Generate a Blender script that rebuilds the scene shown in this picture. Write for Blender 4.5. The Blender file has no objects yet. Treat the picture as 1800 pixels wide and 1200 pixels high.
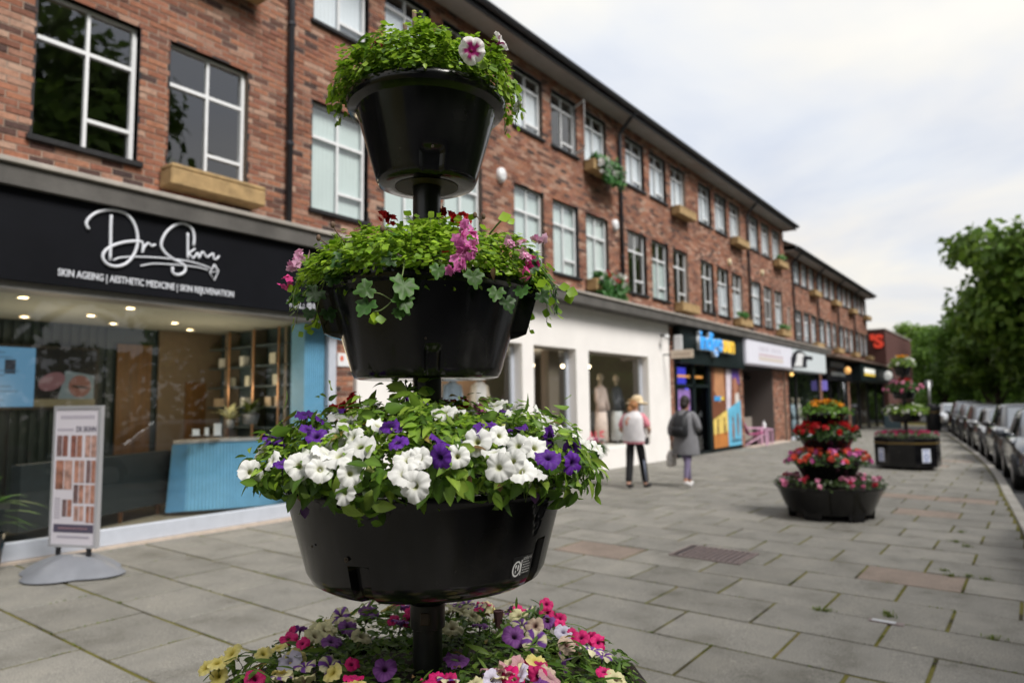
import bpy, math, random
import numpy as np
from mathutils import Vector, Matrix
random.seed(7)
RNG = np.random.default_rng(11)
sc = bpy.context.scene
COL = sc.collection
PI = math.pi

# ------------------------------------------------------------------ camera
F = 1235.0; CAMH = 1.55
YAW, PITCH, ROLL = math.radians(36.55), math.radians(5.11), math.radians(-0.74)
_fw = np.array([math.cos(PITCH)*math.cos(YAW), math.cos(PITCH)*math.sin(YAW), math.sin(PITCH)])
_r0 = np.array([math.sin(YAW), -math.cos(YAW), 0.0]); _u0 = np.cross(_r0, _fw)
_rt = _r0*math.cos(ROLL)+_u0*math.sin(ROLL); _up = _u0*math.cos(ROLL)-_r0*math.sin(ROLL)
CAMP = np.array([0.0, 0.0, CAMH])
cd = bpy.data.cameras.new('camera'); cam = bpy.data.objects.new('camera', cd); COL.objects.link(cam)
cam.matrix_world = Matrix(((_rt[0], _up[0], -_fw[0], 0), (_rt[1], _up[1], -_fw[1], 0), (_rt[2], _up[2], -_fw[2], CAMH), (0, 0, 0, 1)))
cd.sensor_width = 36; cd.lens = F/1800*36; cd.clip_start = .05; cd.clip_end = 2000
cd.dof.use_dof = True; cd.dof.focus_distance = 1.72; cd.dof.aperture_fstop = 2.6; cd.dof.aperture_blades = 0
sc.camera = cam

# ------------------------------------------------------------------ sky, sun, exposure
SUN_EL, SUN_AZ = math.radians(50), math.radians(-98)       # azimuth measured from +X towards +Y
w = bpy.data.worlds.new('World'); sc.world = w; w.use_nodes = True
nt = w.node_tree; N = nt.nodes; L = nt.links
for n in list(N): N.remove(n)
def wn(t, **k):
    n = N.new(t)
    for a, b in k.items(): setattr(n, a, b)
    return n
out = wn('ShaderNodeOutputWorld'); bg = wn('ShaderNodeBackground'); bg.inputs[1].default_value = 0.1
sky = wn('ShaderNodeTexSky', sky_type='NISHITA'); sky.sun_disc = False
sky.sun_elevation = SUN_EL; sky.sun_rotation = PI/2-SUN_AZ
sky.air_density = 1.0; sky.dust_density = 2.0; sky.altitude = 40
tc = wn('ShaderNodeTexCoord')
# clouds: noise on the direction flattened to a cloud deck, so that it stretches towards the horizon
sep = wn('ShaderNodeSeparateXYZ'); L.new(tc.outputs['Generated'], sep.inputs[0])
zc = wn('ShaderNodeMath', operation='MAXIMUM'); L.new(sep.outputs[2], zc.inputs[0]); zc.inputs[1].default_value = 0.0
za = wn('ShaderNodeMath', operation='ADD'); L.new(zc.outputs[0], za.inputs[0]); za.inputs[1].default_value = 0.16
dx = wn('ShaderNodeMath', operation='DIVIDE'); L.new(sep.outputs[0], dx.inputs[0]); L.new(za.outputs[0], dx.inputs[1])
dy = wn('ShaderNodeMath', operation='DIVIDE'); L.new(sep.outputs[1], dy.inputs[0]); L.new(za.outputs[0], dy.inputs[1])
cmb = wn('ShaderNodeCombineXYZ'); L.new(dx.outputs[0], cmb.inputs[0]); L.new(dy.outputs[0], cmb.inputs[1])
n1 = wn('ShaderNodeTexNoise'); n1.inputs['Scale'].default_value = 1.1; n1.inputs['Detail'].default_value = 5; n1.inputs['Roughness'].default_value = .5
n1.inputs['Distortion'].default_value = .35
L.new(cmb.outputs[0], n1.inputs['Vector'])
n2 = wn('ShaderNodeTexNoise'); n2.inputs['Scale'].default_value = .8; n2.inputs['Detail'].default_value = 3
mp = wn('ShaderNodeMapping'); mp.inputs['Location'].default_value = (7.3, 2.1, 4.0); L.new(cmb.outputs[0], mp.inputs[0]); L.new(mp.outputs[0], n2.inputs['Vector'])
r1 = wn('ShaderNodeValToRGB'); L.new(n1.outputs[0], r1.inputs[0])
e = r1.color_ramp.elements
e[0].position = .33; e[0].color = (2.45, 2.65, 3.05, 1)
e[1].position = .66; e[1].color = (3.7, 3.55, 3.25, 1)
q = r1.color_ramp.elements.new(.47); q.color = (3.0, 3.08, 3.22, 1)
q = r1.color_ramp.elements.new(.58); q.color = (3.4, 3.34, 3.18, 1)
r2 = wn('ShaderNodeValToRGB'); L.new(n2.outputs[0], r2.inputs[0])
r2.color_ramp.elements[0].position = .42; r2.color_ramp.elements[0].color = (1, 1, 1, 1)
r2.color_ramp.elements[1].position = .66; r2.color_ramp.elements[1].color = (1.04, .985, .92, 1)
mul = wn('ShaderNodeMix', data_type='RGBA', blend_type='MULTIPLY'); mul.inputs[0].default_value = 1
L.new(r1.outputs[0], mul.inputs[6]); L.new(r2.outputs[0], mul.inputs[7])
ze = wn('ShaderNodeMapRange'); L.new(sep.outputs[2], ze.inputs[0]); ze.inputs[1].default_value = 0; ze.inputs[2].default_value = .7; ze.inputs[3].default_value = .86; ze.inputs[4].default_value = 1.02   # an overcast sky is brightest overhead
mz = wn('ShaderNodeVectorMath', operation='SCALE'); L.new(mul.outputs[2], mz.inputs[0]); L.new(ze.outputs[0], mz.inputs['Scale'])
mx = wn('ShaderNodeMix', data_type='RGBA'); mx.inputs[0].default_value = .95
L.new(sky.outputs[0], mx.inputs[6]); L.new(mz.outputs[0], mx.inputs[7])
L.new(mx.outputs[2], bg.inputs[0]); L.new(bg.outputs[0], out.inputs[0])
sd = bpy.data.lights.new('sun', 'SUN'); sd.energy = 1.5; sd.angle = math.radians(22); sd.color = (1, .96, .9)
sun = bpy.data.objects.new('sun', sd); COL.objects.link(sun)
_sv = Vector((math.cos(SUN_EL)*math.cos(SUN_AZ), math.cos(SUN_EL)*math.sin(SUN_AZ), math.sin(SUN_EL)))
sun.rotation_euler = _sv.to_track_quat('Z', 'Y').to_euler(); sun.location = (0, -6, 30)
vs = sc.view_settings; vs.view_transform = 'Standard'; vs.look = 'None'; vs.gamma = 1; vs.exposure = 1.6; vs.use_curve_mapping = False
sc.render.engine = 'CYCLES'
try:
    sc.cycles.use_denoising = True; sc.cycles.denoiser = 'OPENIMAGEDENOISE'
    sc.cycles.use_adaptive_sampling = True; sc.cycles.adaptive_threshold = .012
    sc.cycles.max_bounces = 7; sc.cycles.transparent_max_bounces = 12; sc.cycles.caustics_reflective = False; sc.cycles.caustics_refractive = False
    sc.cycles.sample_clamp_indirect = 6
except Exception: pass

# ------------------------------------------------------------------ projection helpers (used to measure where things stand)
def ray(x, y): return _fw+_rt*(x-900)/F+_up*(600-y)/F
def gz(x, y): return .0145*y-.0045*x                        # pavement plane: falls to the kerb and along the street
def on_ground(x, y, dz=0.0):
    d = ray(x, y); n = np.array([.0045, -.0145, 1.0])
    return CAMP+d*((dz-CAMP@n)/(d@n))
def on_z(x, y, z):
    d = ray(x, y); return CAMP+d*((z-CAMH)/d[2])
def on_Y(x, y, Y):
    d = ray(x, y); return CAMP+d*(Y/d[1])
def on_X(x, y, X):
    d = ray(x, y); return CAMP+d*(X/d[0])
def proj(p):
    v = np.asarray(p, float)-CAMP; z = v@_fw; return 900+F*(v@_rt)/z, 600-F*(v@_up)/z, z

# ------------------------------------------------------------------ mesh helpers
class MB:
    def __init__(s): s.v = []; s.f = []; s.m = []; s.cur = 0; s.c = []
    def add(s, vs, fs, col=None):
        o = len(s.v); s.v.extend([tuple(float(q) for q in p) for p in vs]); s.f.extend([tuple(i+o for i in f) for f in fs]); s.m.extend([s.cur]*len(fs))
        if col is not None: s.c.extend([tuple(col)]*len(vs))
        return s
    def box(s, x0, x1, y0, y1, z0, z1, col=None):
        return s.add([(x0,y0,z0),(x1,y0,z0),(x1,y1,z0),(x0,y1,z0),(x0,y0,z1),(x1,y0,z1),(x1,y1,z1),(x0,y1,z1)],
                     [(3,2,1,0),(4,5,6,7),(0,1,5,4),(1,2,6,5),(2,3,7,6),(3,0,4,7)], col)
    def bbox(s, x0, x1, y0, y1, z0, z1, b=.01):
        # chamfered box
        P = []; Fc = []
        cs = [(x0,y0,z0),(x1,y0,z0),(x1,y1,z0),(x0,y1,z0),(x0,y0,z1),(x1,y0,z1),(x1,y1,z1),(x0,y1,z1)]
        cx, cy, cz = (x0+x1)/2, (y0+y1)/2, (z0+z1)/2
        for (x,y,z) in cs:
            ix = b if x < cx else -b; iy = b if y < cy else -b; iz = b if z < cz else -b
            P += [(x,y+iy,z+iz),(x+ix,y,z+iz),(x+ix,y+iy,z)]
        q = lambda i, k: 3*i+k
        Fc += [(q(0,2),q(3,2),q(2,2),q(1,2)),(q(4,2),q(5,2),q(6,2),q(7,2)),(q(0,1),q(1,1),q(5,1),q(4,1)),(q(1,0),q(2,0),q(6,0),q(5,0)),(q(2,1),q(3,1),q(7,1),q(6,1)),(q(3,0),q(0,0),q(4,0),q(7,0))]
        for a, c, k1, k2 in ((0,1,1,2),(1,2,0,2),(2,3,1,2),(3,0,0,2),(4,5,1,2),(5,6,0,2),(6,7,1,2),(7,4,0,2),(0,4,0,1),(1,5,0,1),(2,6,0,1),(3,7,0,1)):
            Fc.append((q(a,k1),q(c,k1),q(c,k2),q(a,k2)))
        for i in range(8): Fc.append((q(i,0),q(i,1),q(i,2)))
        return s.add(P, Fc)
    def quad(s, a, b, c, d, col=None): return s.add([a,b,c,d], [(0,1,2,3)], col)
    def tube(s, pts, rad, n=8, caps=True, flat=1.0, col=None):
        pts = [np.array(p, float) for p in pts]; k = len(pts)
        rad = [rad]*k if np.isscalar(rad) else list(rad)
        V = []; prev = None
        for i, p in enumerate(pts):
            t = pts[min(i+1, k-1)]-pts[max(i-1, 0)]; t = t/(np.linalg.norm(t)+1e-9)
            if prev is None:
                a = np.array([0,0,1.]) if abs(t[2]) < .9 else np.array([1.,0,0]); u = np.cross(t, a)
            else: u = prev-t*(prev@t)
            u = u/(np.linalg.norm(u)+1e-9); prev = u; v = np.cross(t, u)
            for j in range(n):
                an = 2*PI*j/n; V.append(p+rad[i]*(u*math.cos(an)+v*math.sin(an)*flat))
        Fc = [(i*n+j, i*n+(j+1)%n, (i+1)*n+(j+1)%n, (i+1)*n+j) for i in range(k-1) for j in range(n)]
        if caps: Fc += [tuple(range(n-1, -1, -1)), tuple((k-1)*n+j for j in range(n))]
        return s.add(V, Fc, col)
    def lathe(s, prof, n=32, c=(0,0,0), cap=True, rf=None):
        V = []
        for (r, z) in prof:
            for j in range(n):
                a = 2*PI*j/n; rr = r if rf is None else rf(a, z, r)
                V.append((c[0]+rr*math.cos(a), c[1]+rr*math.sin(a), c[2]+z))
        k = len(prof)
        Fc = [(i*n+j, i*n+(j+1)%n, (i+1)*n+(j+1)%n, (i+1)*n+j) for i in range(k-1) for j in range(n)]
        if cap: Fc += [tuple(range(n-1, -1, -1)), tuple((k-1)*n+j for j in range(n))]
        return s.add(V, Fc)
    def loft(s, rings, n=16, cap=True, sq=2.0):
        # rings: (cx,cy,cz, rx,ry) horizontal super-ellipses
        V = []
        for (cx, cy, cz, rx, ry) in rings:
            for j in range(n):
                a = 2*PI*j/n; ca, sa = math.cos(a), math.sin(a)
                V.append((cx+rx*math.copysign(abs(ca)**(2/sq), ca), cy+ry*math.copysign(abs(sa)**(2/sq), sa), cz))
        k = len(rings)
        Fc = [(i*n+j, i*n+(j+1)%n, (i+1)*n+(j+1)%n, (i+1)*n+j) for i in range(k-1) for j in range(n)]
        if cap: Fc += [tuple(range(n-1, -1, -1)), tuple((k-1)*n+j for j in range(n))]
        return s.add(V, Fc)
    def ball(s, c, r, n=10, sz=1.0, sx=1.0, sy=1.0):
        prof = [(r*math.sin(PI*i/n), -r*math.cos(PI*i/n)*sz) for i in range(n+1)]
        prof[0] = (1e-4, prof[0][1]); prof[-1] = (1e-4, prof[-1][1]); o = len(s.v)
        s.lathe(prof, 2*n, c)
        for i in range(o, len(s.v)):
            x, y, z = s.v[i]; s.v[i] = (c[0]+(x-c[0])*sx, c[1]+(y-c[1])*sy, z)
        return s
    def mesh(s, name, mats, smooth=False, auto=None):
        me = bpy.data.meshes.new(name); me.from_pydata(s.v, [], s.f)
        mats = mats if isinstance(mats, (list, tuple)) else [mats]
        for m in mats: me.materials.append(m)
        if len(mats) > 1: me.polygons.foreach_set('material_index', s.m)
        if smooth: me.polygons.foreach_set('use_smooth', [True]*len(me.polygons))
        if s.c and len(s.c) == len(s.v):
            at = me.color_attributes.new('Col', 'FLOAT_COLOR', 'POINT')
            at.data.foreach_set('color', np.array([(*c[:3], 1) for c in s.c], float).ravel())
        if smooth and auto: me.set_sharp_from_angle(angle=math.radians(auto))
        me.update(); return me
    def build(s, name, mats, parent=None, smooth=False, world=True, auto=None, stuff=False):
        return link(name, s.mesh(name, mats, smooth, auto), parent, world, stuff)

def link(name, me, parent=None, world=True, stuff=False):
    o = bpy.data.objects.new(name, me); COL.objects.link(o)
    if parent is not None:
        o.parent = parent
        if world: o.matrix_parent_inverse = Matrix.Translation(-abs_loc(parent))
    if stuff: o['kind'] = 'stuff'
    return o
def abs_loc(p):
    l = p.location.copy()
    q = p
    while q.parent is not None:
        l = q.matrix_parent_inverse @ l; q = q.parent; l = l+q.location
    return l
def thing(name, label, cat, loc=(0,0,0), rz=0, group=None):
    o = bpy.data.objects.new(name, None); COL.objects.link(o); o.empty_display_size = .2
    o.location = loc; o.rotation_euler = (0, 0, rz)
    return tag(o, label, cat, group)
def tag(o, label, cat, group=None):
    o['label'] = label; o['category'] = cat
    if group: o['group'] = group
    return o
def struct(o): o['kind'] = 'structure'; return o
def dup(o, parent=None):
    c = o.copy(); COL.objects.link(c); mi = o.matrix_parent_inverse.copy()
    if parent is not None: c.parent = parent; c.matrix_parent_inverse = mi
    for ch in o.children: dup(ch, c)
    return c

# ------------------------------------------------------------------ material helpers
def newmat(name):
    m = bpy.data.materials.new(name); m.use_nodes = True
    t = m.node_tree; b = t.nodes['Principled BSDF']; return m, t, b
def _mixrgb(t, blend='MIX', fac=None):
    n = t.nodes.new('ShaderNodeMix'); n.data_type = 'RGBA'; n.blend_type = blend
    if fac is not None: n.inputs[0].default_value = fac
    return n
def pmat(name, col, rough=.6, spec=.4, metal=0.0, var=0.0, vscale=8.0, bump=0.0, bscale=60.0, coat=0.0, emit=None, estr=0.0, dirt=0.0, aspect=None):
    m, t, b = newmat(name)
    b.inputs['Base Color'].default_value = (*col, 1); b.inputs['Roughness'].default_value = rough
    b.inputs['Specular IOR Level'].default_value = spec; b.inputs['Metallic'].default_value = metal
    if coat: b.inputs['Coat Weight'].default_value = coat; b.inputs['Coat Roughness'].default_value = .06
    if emit: b.inputs['Emission Color'].default_value = (*emit, 1); b.inputs['Emission Strength'].default_value = estr
    tcn = t.nodes.new('ShaderNodeTexCoord'); vec = tcn.outputs['Object']
    if aspect:
        mpn = t.nodes.new('ShaderNodeMapping'); mpn.inputs['Scale'].default_value = aspect; t.links.new(vec, mpn.inputs[0]); vec = mpn.outputs[0]
    if var:
        nz = t.nodes.new('ShaderNodeTexNoise'); nz.inputs['Scale'].default_value = vscale; nz.inputs['Detail'].default_value = 6; nz.inputs['Roughness'].default_value = .65
        t.links.new(vec, nz.inputs['Vector'])
        rp = t.nodes.new('ShaderNodeValToRGB'); rp.color_ramp.elements[0].position = .3; rp.color_ramp.elements[1].position = .7
        rp.color_ramp.elements[0].color = (*[max(0, c*(1-var)) for c in col], 1); rp.color_ramp.elements[1].color = (*[min(1, c*(1+var)) for c in col], 1)
        t.links.new(nz.outputs[0], rp.inputs[0]); t.links.new(rp.outputs[0], b.inputs['Base Color'])
        mr = t.nodes.new('ShaderNodeMapRange'); mr.inputs[3].default_value = max(.02, rough-.12); mr.inputs[4].default_value = min(1, rough+.12)
        t.links.new(nz.outputs[0], mr.inputs[0]); t.links.new(mr.outputs[0], b.inputs['Roughness'])
    if bump:
        nb = t.nodes.new('ShaderNodeTexNoise'); nb.inputs['Scale'].default_value = bscale; nb.inputs['Detail'].default_value = 5
        t.links.new(vec, nb.inputs['Vector'])
        bp = t.nodes.new('ShaderNodeBump'); bp.inputs['Strength'].default_value = bump; bp.inputs['Distance'].default_value = .01
        t.links.new(nb.outputs[0], bp.inputs['Height']); t.links.new(bp.outputs[0], b.inputs['Normal'])
    return m
def rnd_socket(t, island):
    if island: return t.nodes.new('ShaderNodeNewGeometry').outputs['Random Per Island']
    return t.nodes.new('ShaderNodeObjectInfo').outputs['Random']
def ramp(t, fac, stops, interp='LINEAR'):
    r = t.nodes.new('ShaderNodeValToRGB'); r.color_ramp.interpolation = interp; el = r.color_ramp.elements
    while len(el) < len(stops): el.new(.5)
    for e_, (p, c) in zip(el, stops): e_.position = p; e_.color = (*c, 1)
    t.links.new(fac, r.inputs[0]); return r.outputs[0]
def glassmat(name, ior=1.75, tint=(.93,.96,.95), rough=0.0, boost=1.0):
    m, t, b = newmat(name); t.nodes.remove(b); o = t.nodes['Material Output']
    tr = t.nodes.new('ShaderNodeBsdfTransparent'); tr.inputs[0].default_value = (*tint, 1)
    gl = t.nodes.new('ShaderNodeBsdfGlossy'); gl.inputs['Roughness'].default_value = rough; gl.inputs[0].default_value = (.95,.97,1,1)
    fr = t.nodes.new('ShaderNodeFresnel'); ge = t.nodes.new('ShaderNodeNewGeometry'); mr = t.nodes.new('ShaderNodeMapRange')   # a thin pane reflects alike from both sides
    mr.inputs[3].default_value = ior; mr.inputs[4].default_value = 1/ior; t.links.new(ge.outputs['Backfacing'], mr.inputs[0]); t.links.new(mr.outputs[0], fr.inputs[0])
    ml = t.nodes.new('ShaderNodeMath'); ml.operation = 'MULTIPLY'; ml.use_clamp = True; ml.inputs[1].default_value = boost
    t.links.new(fr.outputs[0], ml.inputs[0])
    ms = t.nodes.new('ShaderNodeMixShader'); t.links.new(ml.outputs[0], ms.inputs[0]); t.links.new(tr.outputs[0], ms.inputs[1]); t.links.new(gl.outputs[0], ms.inputs[2])
    t.links.new(ms.outputs[0], o.inputs[0]); return m
def leafmat(name, rough=.42, trans=.32, gain=1.0):
    # leaf colour comes from each leaf's own attribute; light passes through
    m, t, b = newmat(name); o = t.nodes['Material Output']
    at = t.nodes.new('ShaderNodeAttribute'); at.attribute_name = 'Col'
    b.inputs['Roughness'].default_value = rough; b.inputs['Specular IOR Level'].default_value = .35
    hs = t.nodes.new('ShaderNodeHueSaturation'); hs.inputs['Value'].default_value = gain
    oi = t.nodes.new('ShaderNodeObjectInfo'); mr = t.nodes.new('ShaderNodeMapRange'); mr.inputs[3].default_value = .8*gain; mr.inputs[4].default_value = 1.2*gain
    t.links.new(oi.outputs['Random'], mr.inputs[0]); t.links.new(mr.outputs[0], hs.inputs['Value'])
    t.links.new(at.outputs['Color'], hs.inputs['Color']); t.links.new(hs.outputs[0], b.inputs['Base Color'])
    tr = t.nodes.new('ShaderNodeBsdfTranslucent'); t.links.new(hs.outputs[0], tr.inputs[0])
    ms = t.nodes.new('ShaderNodeMixShader'); ms.inputs[0].default_value = trans
    t.links.new(b.outputs[0], ms.inputs[1]); t.links.new(tr.outputs[0], ms.inputs[2]); t.links.new(ms.outputs[0], o.inputs[0]); return m

M = {}
M['white_paint'] = pmat('white_paint', (.70,.71,.73), .4, var=.06, vscale=5)
M['black_paint'] = pmat('black_paint', (.014,.014,.016), .45, var=.3, vscale=9)
M['pipe'] = pmat('pipe', (.03,.032,.04), .4, var=.3, vscale=4)
M['concrete'] = pmat('concrete', (.34,.31,.28), .85, var=.25, vscale=3, bump=.4, bscale=40)
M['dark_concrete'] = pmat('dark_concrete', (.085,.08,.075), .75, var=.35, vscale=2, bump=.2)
M['mortar'] = pmat('mortar', (.3,.23,.185), .95, var=.25, vscale=6)
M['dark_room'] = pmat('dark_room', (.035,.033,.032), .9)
M['glass'] = glassmat('glass', 2.1)
M['shop_glass'] = glassmat('shop_glass', 1.58, (.95,.98,.97))
M['asphalt'] = pmat('asphalt', (.06,.06,.062), .9, var=.25, vscale=1.5, bump=.5, bscale=150)
M['metal_grey'] = pmat('metal_grey', (.45,.46,.48), .35, metal=.7, var=.08)
# ================================================================== ground
KP = np.array([(-40,-2.6),(-10,-.95),(0,-.38),(10.36,.21),(14.7,.55),(18,.79),(21.5,1.14),(25.65,1.63),(30.6,2.28),(40.1,3.54),(50,5.0),(60,6.6),(80,10.5),(120,19)], float)
def kerb_y(x): return float(np.interp(x, KP[:,0], KP[:,1]))
def kerb_dir(x): return math.atan2(kerb_y(x+1.5)-kerb_y(x-1.5), 3.0)
FY = 8.0                                                       # facade plane
g = MB(); g.quad((-300,-400,gz(-300,-400)-.35), (700,-400,gz(700,-400)-.35), (700,400,gz(700,400)-.35), (-300,400,gz(-300,400)-.35))
M['earth'] = pmat('earth', (.09,.10,.045), .95, var=.3, vscale=.5)
struct(g.build('ground', M['earth']))
# road: a sheet following the kerb line
xs = list(range(-40, 121, 4)); r_ = MB()
for a, b in zip(xs[:-1], xs[1:]):
    f = lambda x, y: (x, y, gz(x, y)-.13)
    r_.quad(f(a, kerb_y(a)-9.5), f(b, kerb_y(b)-9.5), f(b, kerb_y(b)+.05), f(a, kerb_y(a)+.05))
struct(r_.build('road', M['asphalt']))
vg = MB()
for a, b in zip(xs[:-1], xs[1:]):
    f = lambda x, y: (x, y, gz(x, y)-.06)
    vg.quad(f(a, kerb_y(a)-60), f(b, kerb_y(b)-60), f(b, kerb_y(b)-9.4), f(a, kerb_y(a)-9.4))
M['grass_verge'] = pmat('grass_verge', (.045,.075,.02), .95, var=.4, vscale=2, bump=.8, bscale=30)
struct(vg.build('grass_verge', M['grass_verge']))

# pavement: bedding seen in the joints, slabs laid on it
def slabmat(name, island, pink=False):
    m, t, b = newmat(name); rs = rnd_socket(t, island)
    base = ramp(t, rs, [(0,(.17,.164,.148)),(.35,(.20,.193,.175)),(.7,(.19,.184,.168)),(1,(.225,.216,.195))] if not pink else [(0,(.205,.165,.14)),(1,(.235,.19,.16))])
    ge = t.nodes.new('ShaderNodeNewGeometry')
    n_ = t.nodes.new('ShaderNodeTexNoise'); n_.inputs['Scale'].default_value = 150; n_.inputs['Detail'].default_value = 2; t.links.new(ge.outputs['Position'], n_.inputs['Vector'])
    sp = ramp(t, n_.outputs[0], [(.28,(.42,.42,.42)),(.45,(.92,.92,.92)),(.60,(1.08,1.08,1.08)),(.72,(1.75,1.75,1.72))])
    m1 = _mixrgb(t, 'MULTIPLY', 1); t.links.new(base, m1.inputs[6]); t.links.new(sp, m1.inputs[7])
    n2_ = t.nodes.new('ShaderNodeTexNoise'); n2_.inputs['Scale'].default_value = 2.3; n2_.inputs['Detail'].default_value = 6; n2_.inputs['Roughness'].default_value = .6; t.links.new(ge.outputs['Position'], n2_.inputs['Vector'])
    st = ramp(t, n2_.outputs[0], [(.28,(.62,.61,.58)),(.42,(.9,.9,.89)),(.5,(1,1,1)),(.74,(1.2,1.19,1.16))])
    m2 = _mixrgb(t, 'MULTIPLY', 1); t.links.new(m1.outputs[2], m2.inputs[6]); t.links.new(st, m2.inputs[7])
    vo = t.nodes.new('ShaderNodeTexVoronoi'); vo.inputs['Scale'].default_value = 3.4; t.links.new(ge.outputs['Position'], vo.inputs['Vector'])      # trodden gum and spots
    gs = ramp(t, vo.outputs['Distance'], [(.0,(1.35,1.34,1.3)),(.045,(1.3,1.29,1.26)),(.07,(1,1,1))]); m3 = _mixrgb(t, 'MULTIPLY', 1); t.links.new(m2.outputs[2], m3.inputs[6]); t.links.new(gs, m3.inputs[7])
    v2 = t.nodes.new('ShaderNodeTexVoronoi'); v2.inputs['Scale'].default_value = 2.1; t.links.new(ge.outputs['Position'], v2.inputs['Vector'])
    g2 = ramp(t, v2.outputs['Distance'], [(.0,(.55,.54,.52)),(.03,(.6,.6,.58)),(.055,(1,1,1))]); m4 = _mixrgb(t, 'MULTIPLY', 1); t.links.new(m3.outputs[2], m4.inputs[6]); t.links.new(g2, m4.inputs[7])
    t.links.new(m4.outputs[2], b.inputs['Base Color']); b.inputs['Roughness'].default_value = .82; b.inputs['Specular IOR Level'].default_value = .25
    bp = t.nodes.new('ShaderNodeBump'); bp.inputs['Strength'].default_value = .35; bp.inputs['Distance'].default_value = .004
    t.links.new(n_.outputs[0], bp.inputs['Height']); t.links.new(bp.outputs[0], b.inputs['Normal']); return m
M['slab'] = slabmat('slab', False); M['slab_i'] = slabmat('slab_far', True); M['slab_pink'] = slabmat('slab_pink', False, True)
def mossmat():
    m, t, b = newmat('joint_moss'); ge = t.nodes.new('ShaderNodeNewGeometry')
    n_ = t.nodes.new('ShaderNodeTexNoise'); n_.inputs['Scale'].default_value = 3.1; n_.inputs['Detail'].default_value = 7; t.links.new(ge.outputs['Position'], n_.inputs['Vector'])
    c = ramp(t, n_.outputs[0], [(.36,(.055,.048,.032)),(.43,(.10,.09,.035)),(.5,(.14,.128,.036)),(.6,(.15,.14,.04)),(.7,(.19,.145,.075))])
    t.links.new(c, b.inputs['Base Color']); b.inputs['Roughness'].default_value = .95; b.inputs['Specular IOR Level'].default_value = .1
    n2_ = t.nodes.new('ShaderNodeTexNoise'); n2_.inputs['Scale'].default_value = 220; t.links.new(ge.outputs['Position'], n2_.inputs['Vector'])
    bp = t.nodes.new('ShaderNodeBump'); bp.inputs['Strength'].default_value = .9; bp.inputs['Distance'].default_value = .01
    t.links.new(n2_.outputs[0], bp.inputs['Height']); t.links.new(bp.outputs[0], b.inputs['Normal']); return m
M['moss'] = mossmat()
pb = MB()
for a, b in zip(xs[:-1], xs[1:]):
    f = lambda x, y: (x, y, gz(x, y)-.0075)
    top = lambda x: FY+.3 if x < 53 else FY+30
    pb.quad(f(a, kerb_y(a)), f(b, kerb_y(b)), f(b, top(a)), f(a, top(a)))
pave = struct(pb.build('pavement', M['moss']))
RW, SL = .607, .797
X0, Y0 = 4.47, 1.38
gap = .024
sv = MB()
def slab_geo(mb, x0, x1, y0, y1, tz):
    # bevelled slab top, sheared to the pavement plane
    b = .006; z = lambda x, y, d: gz(x, y)+d+tz
    o = [(x0,y0),(x1,y0),(x1,y1),(x0,y1)]; i = [(x0+b,y0+b),(x1-b,y0+b),(x1-b,y1-b),(x0+b,y1-b)]
    V = [(x,y,z(x,y,-.03)) for x,y in o]+[(x,y,z(x,y,-.004)) for x,y in o]+[(x,y,z(x,y,0)) for x,y in i]
    Fc = [(8,9,10,11)]+[(k,(k+1)%4,4+(k+1)%4,4+k) for k in range(4)]+[(4+k,4+(k+1)%4,8+(k+1)%4,8+k) for k in range(4)]
    mb.add(V, Fc)
_sm = MB()
slab_geo(_sm, -RW/2+gap/2, RW/2-gap/2, -SL/2+gap/2, SL/2-gap/2, 0)
SLABS = [_sm.mesh('slab', M['slab']), _sm.mesh('slab', M['slab_pink'])]
cand = []
grate = (6.76, 7.36, 2.36, 3.08)
for k in range(-12, 90):
    xa = X0+RW*k; xb = xa+RW; xm = (xa+xb)/2
    if xb > 53.5: break
    ylo = max(kerb_y(xa), kerb_y(xb))+.01; yhi = FY-.04
    off = 0 if k % 2 == 0 else SL*.5+random.uniform(-.07, .07)
    j0 = math.floor((ylo-Y0-off)/SL)-1
    for j in range(j0, j0+16):
        ya = Y0+off+SL*j; yb = ya+SL
        if yb < ylo+.05 or ya > yhi-.05: continue
        cut = ya < ylo or yb > yhi
        pa, pb_ = max(ya, ylo), min(yb, yhi)
        if xa < grate[1] and xb > grate[0] and ya < grate[3] and yb > grate[2] and False: continue
        pr = proj((xm, (pa+pb_)/2, gz(xm, (pa+pb_)/2)))
        vis = -60 < pr[0] < 1860 and pr[1] < 1320 and pr[2] > 0
        cand.append((pr[2] if vis else 999, cut, xa, xb, pa, pb_, k, j))
cand.sort(key=lambda c: c[0])
pinks = [(6.6, 3.55), (11.6, 1.5), (7.3, 1.0), (13.4, 1.0), (13.4, 1.8), (15.2, 3.4), (20, 1.9), (21.5, 1.8)]
nind = 0
for (d, cut, xa, xb, ya, yb, k, j) in cand:
    xm, ym = (xa+xb)/2, (ya+yb)/2; tz = max(-.003, min(.003, random.gauss(0, .0013)))
    if d < 900 and not cut and nind < 300:
        pk = any(abs(xm-px) < RW/2 and abs(ym-py) < SL/2 for px, py in pinks)
        o = bpy.data.objects.new('paving_slab', SLABS[1 if pk else 0]); COL.objects.link(o); o.parent = pave
        o.location = (xm, ym, gz(xm, ym)+tz); o.rotation_euler = (random.gauss(0,.0016), random.gauss(0,.0016), random.gauss(0,.003)); nind += 1
    else:
        slab_geo(sv, xa+gap/2, xb-gap/2, ya+gap/2, yb-gap/2, tz)
sv.build('paving_slabs_far', M['slab_i'], pave, stuff=True)

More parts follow.
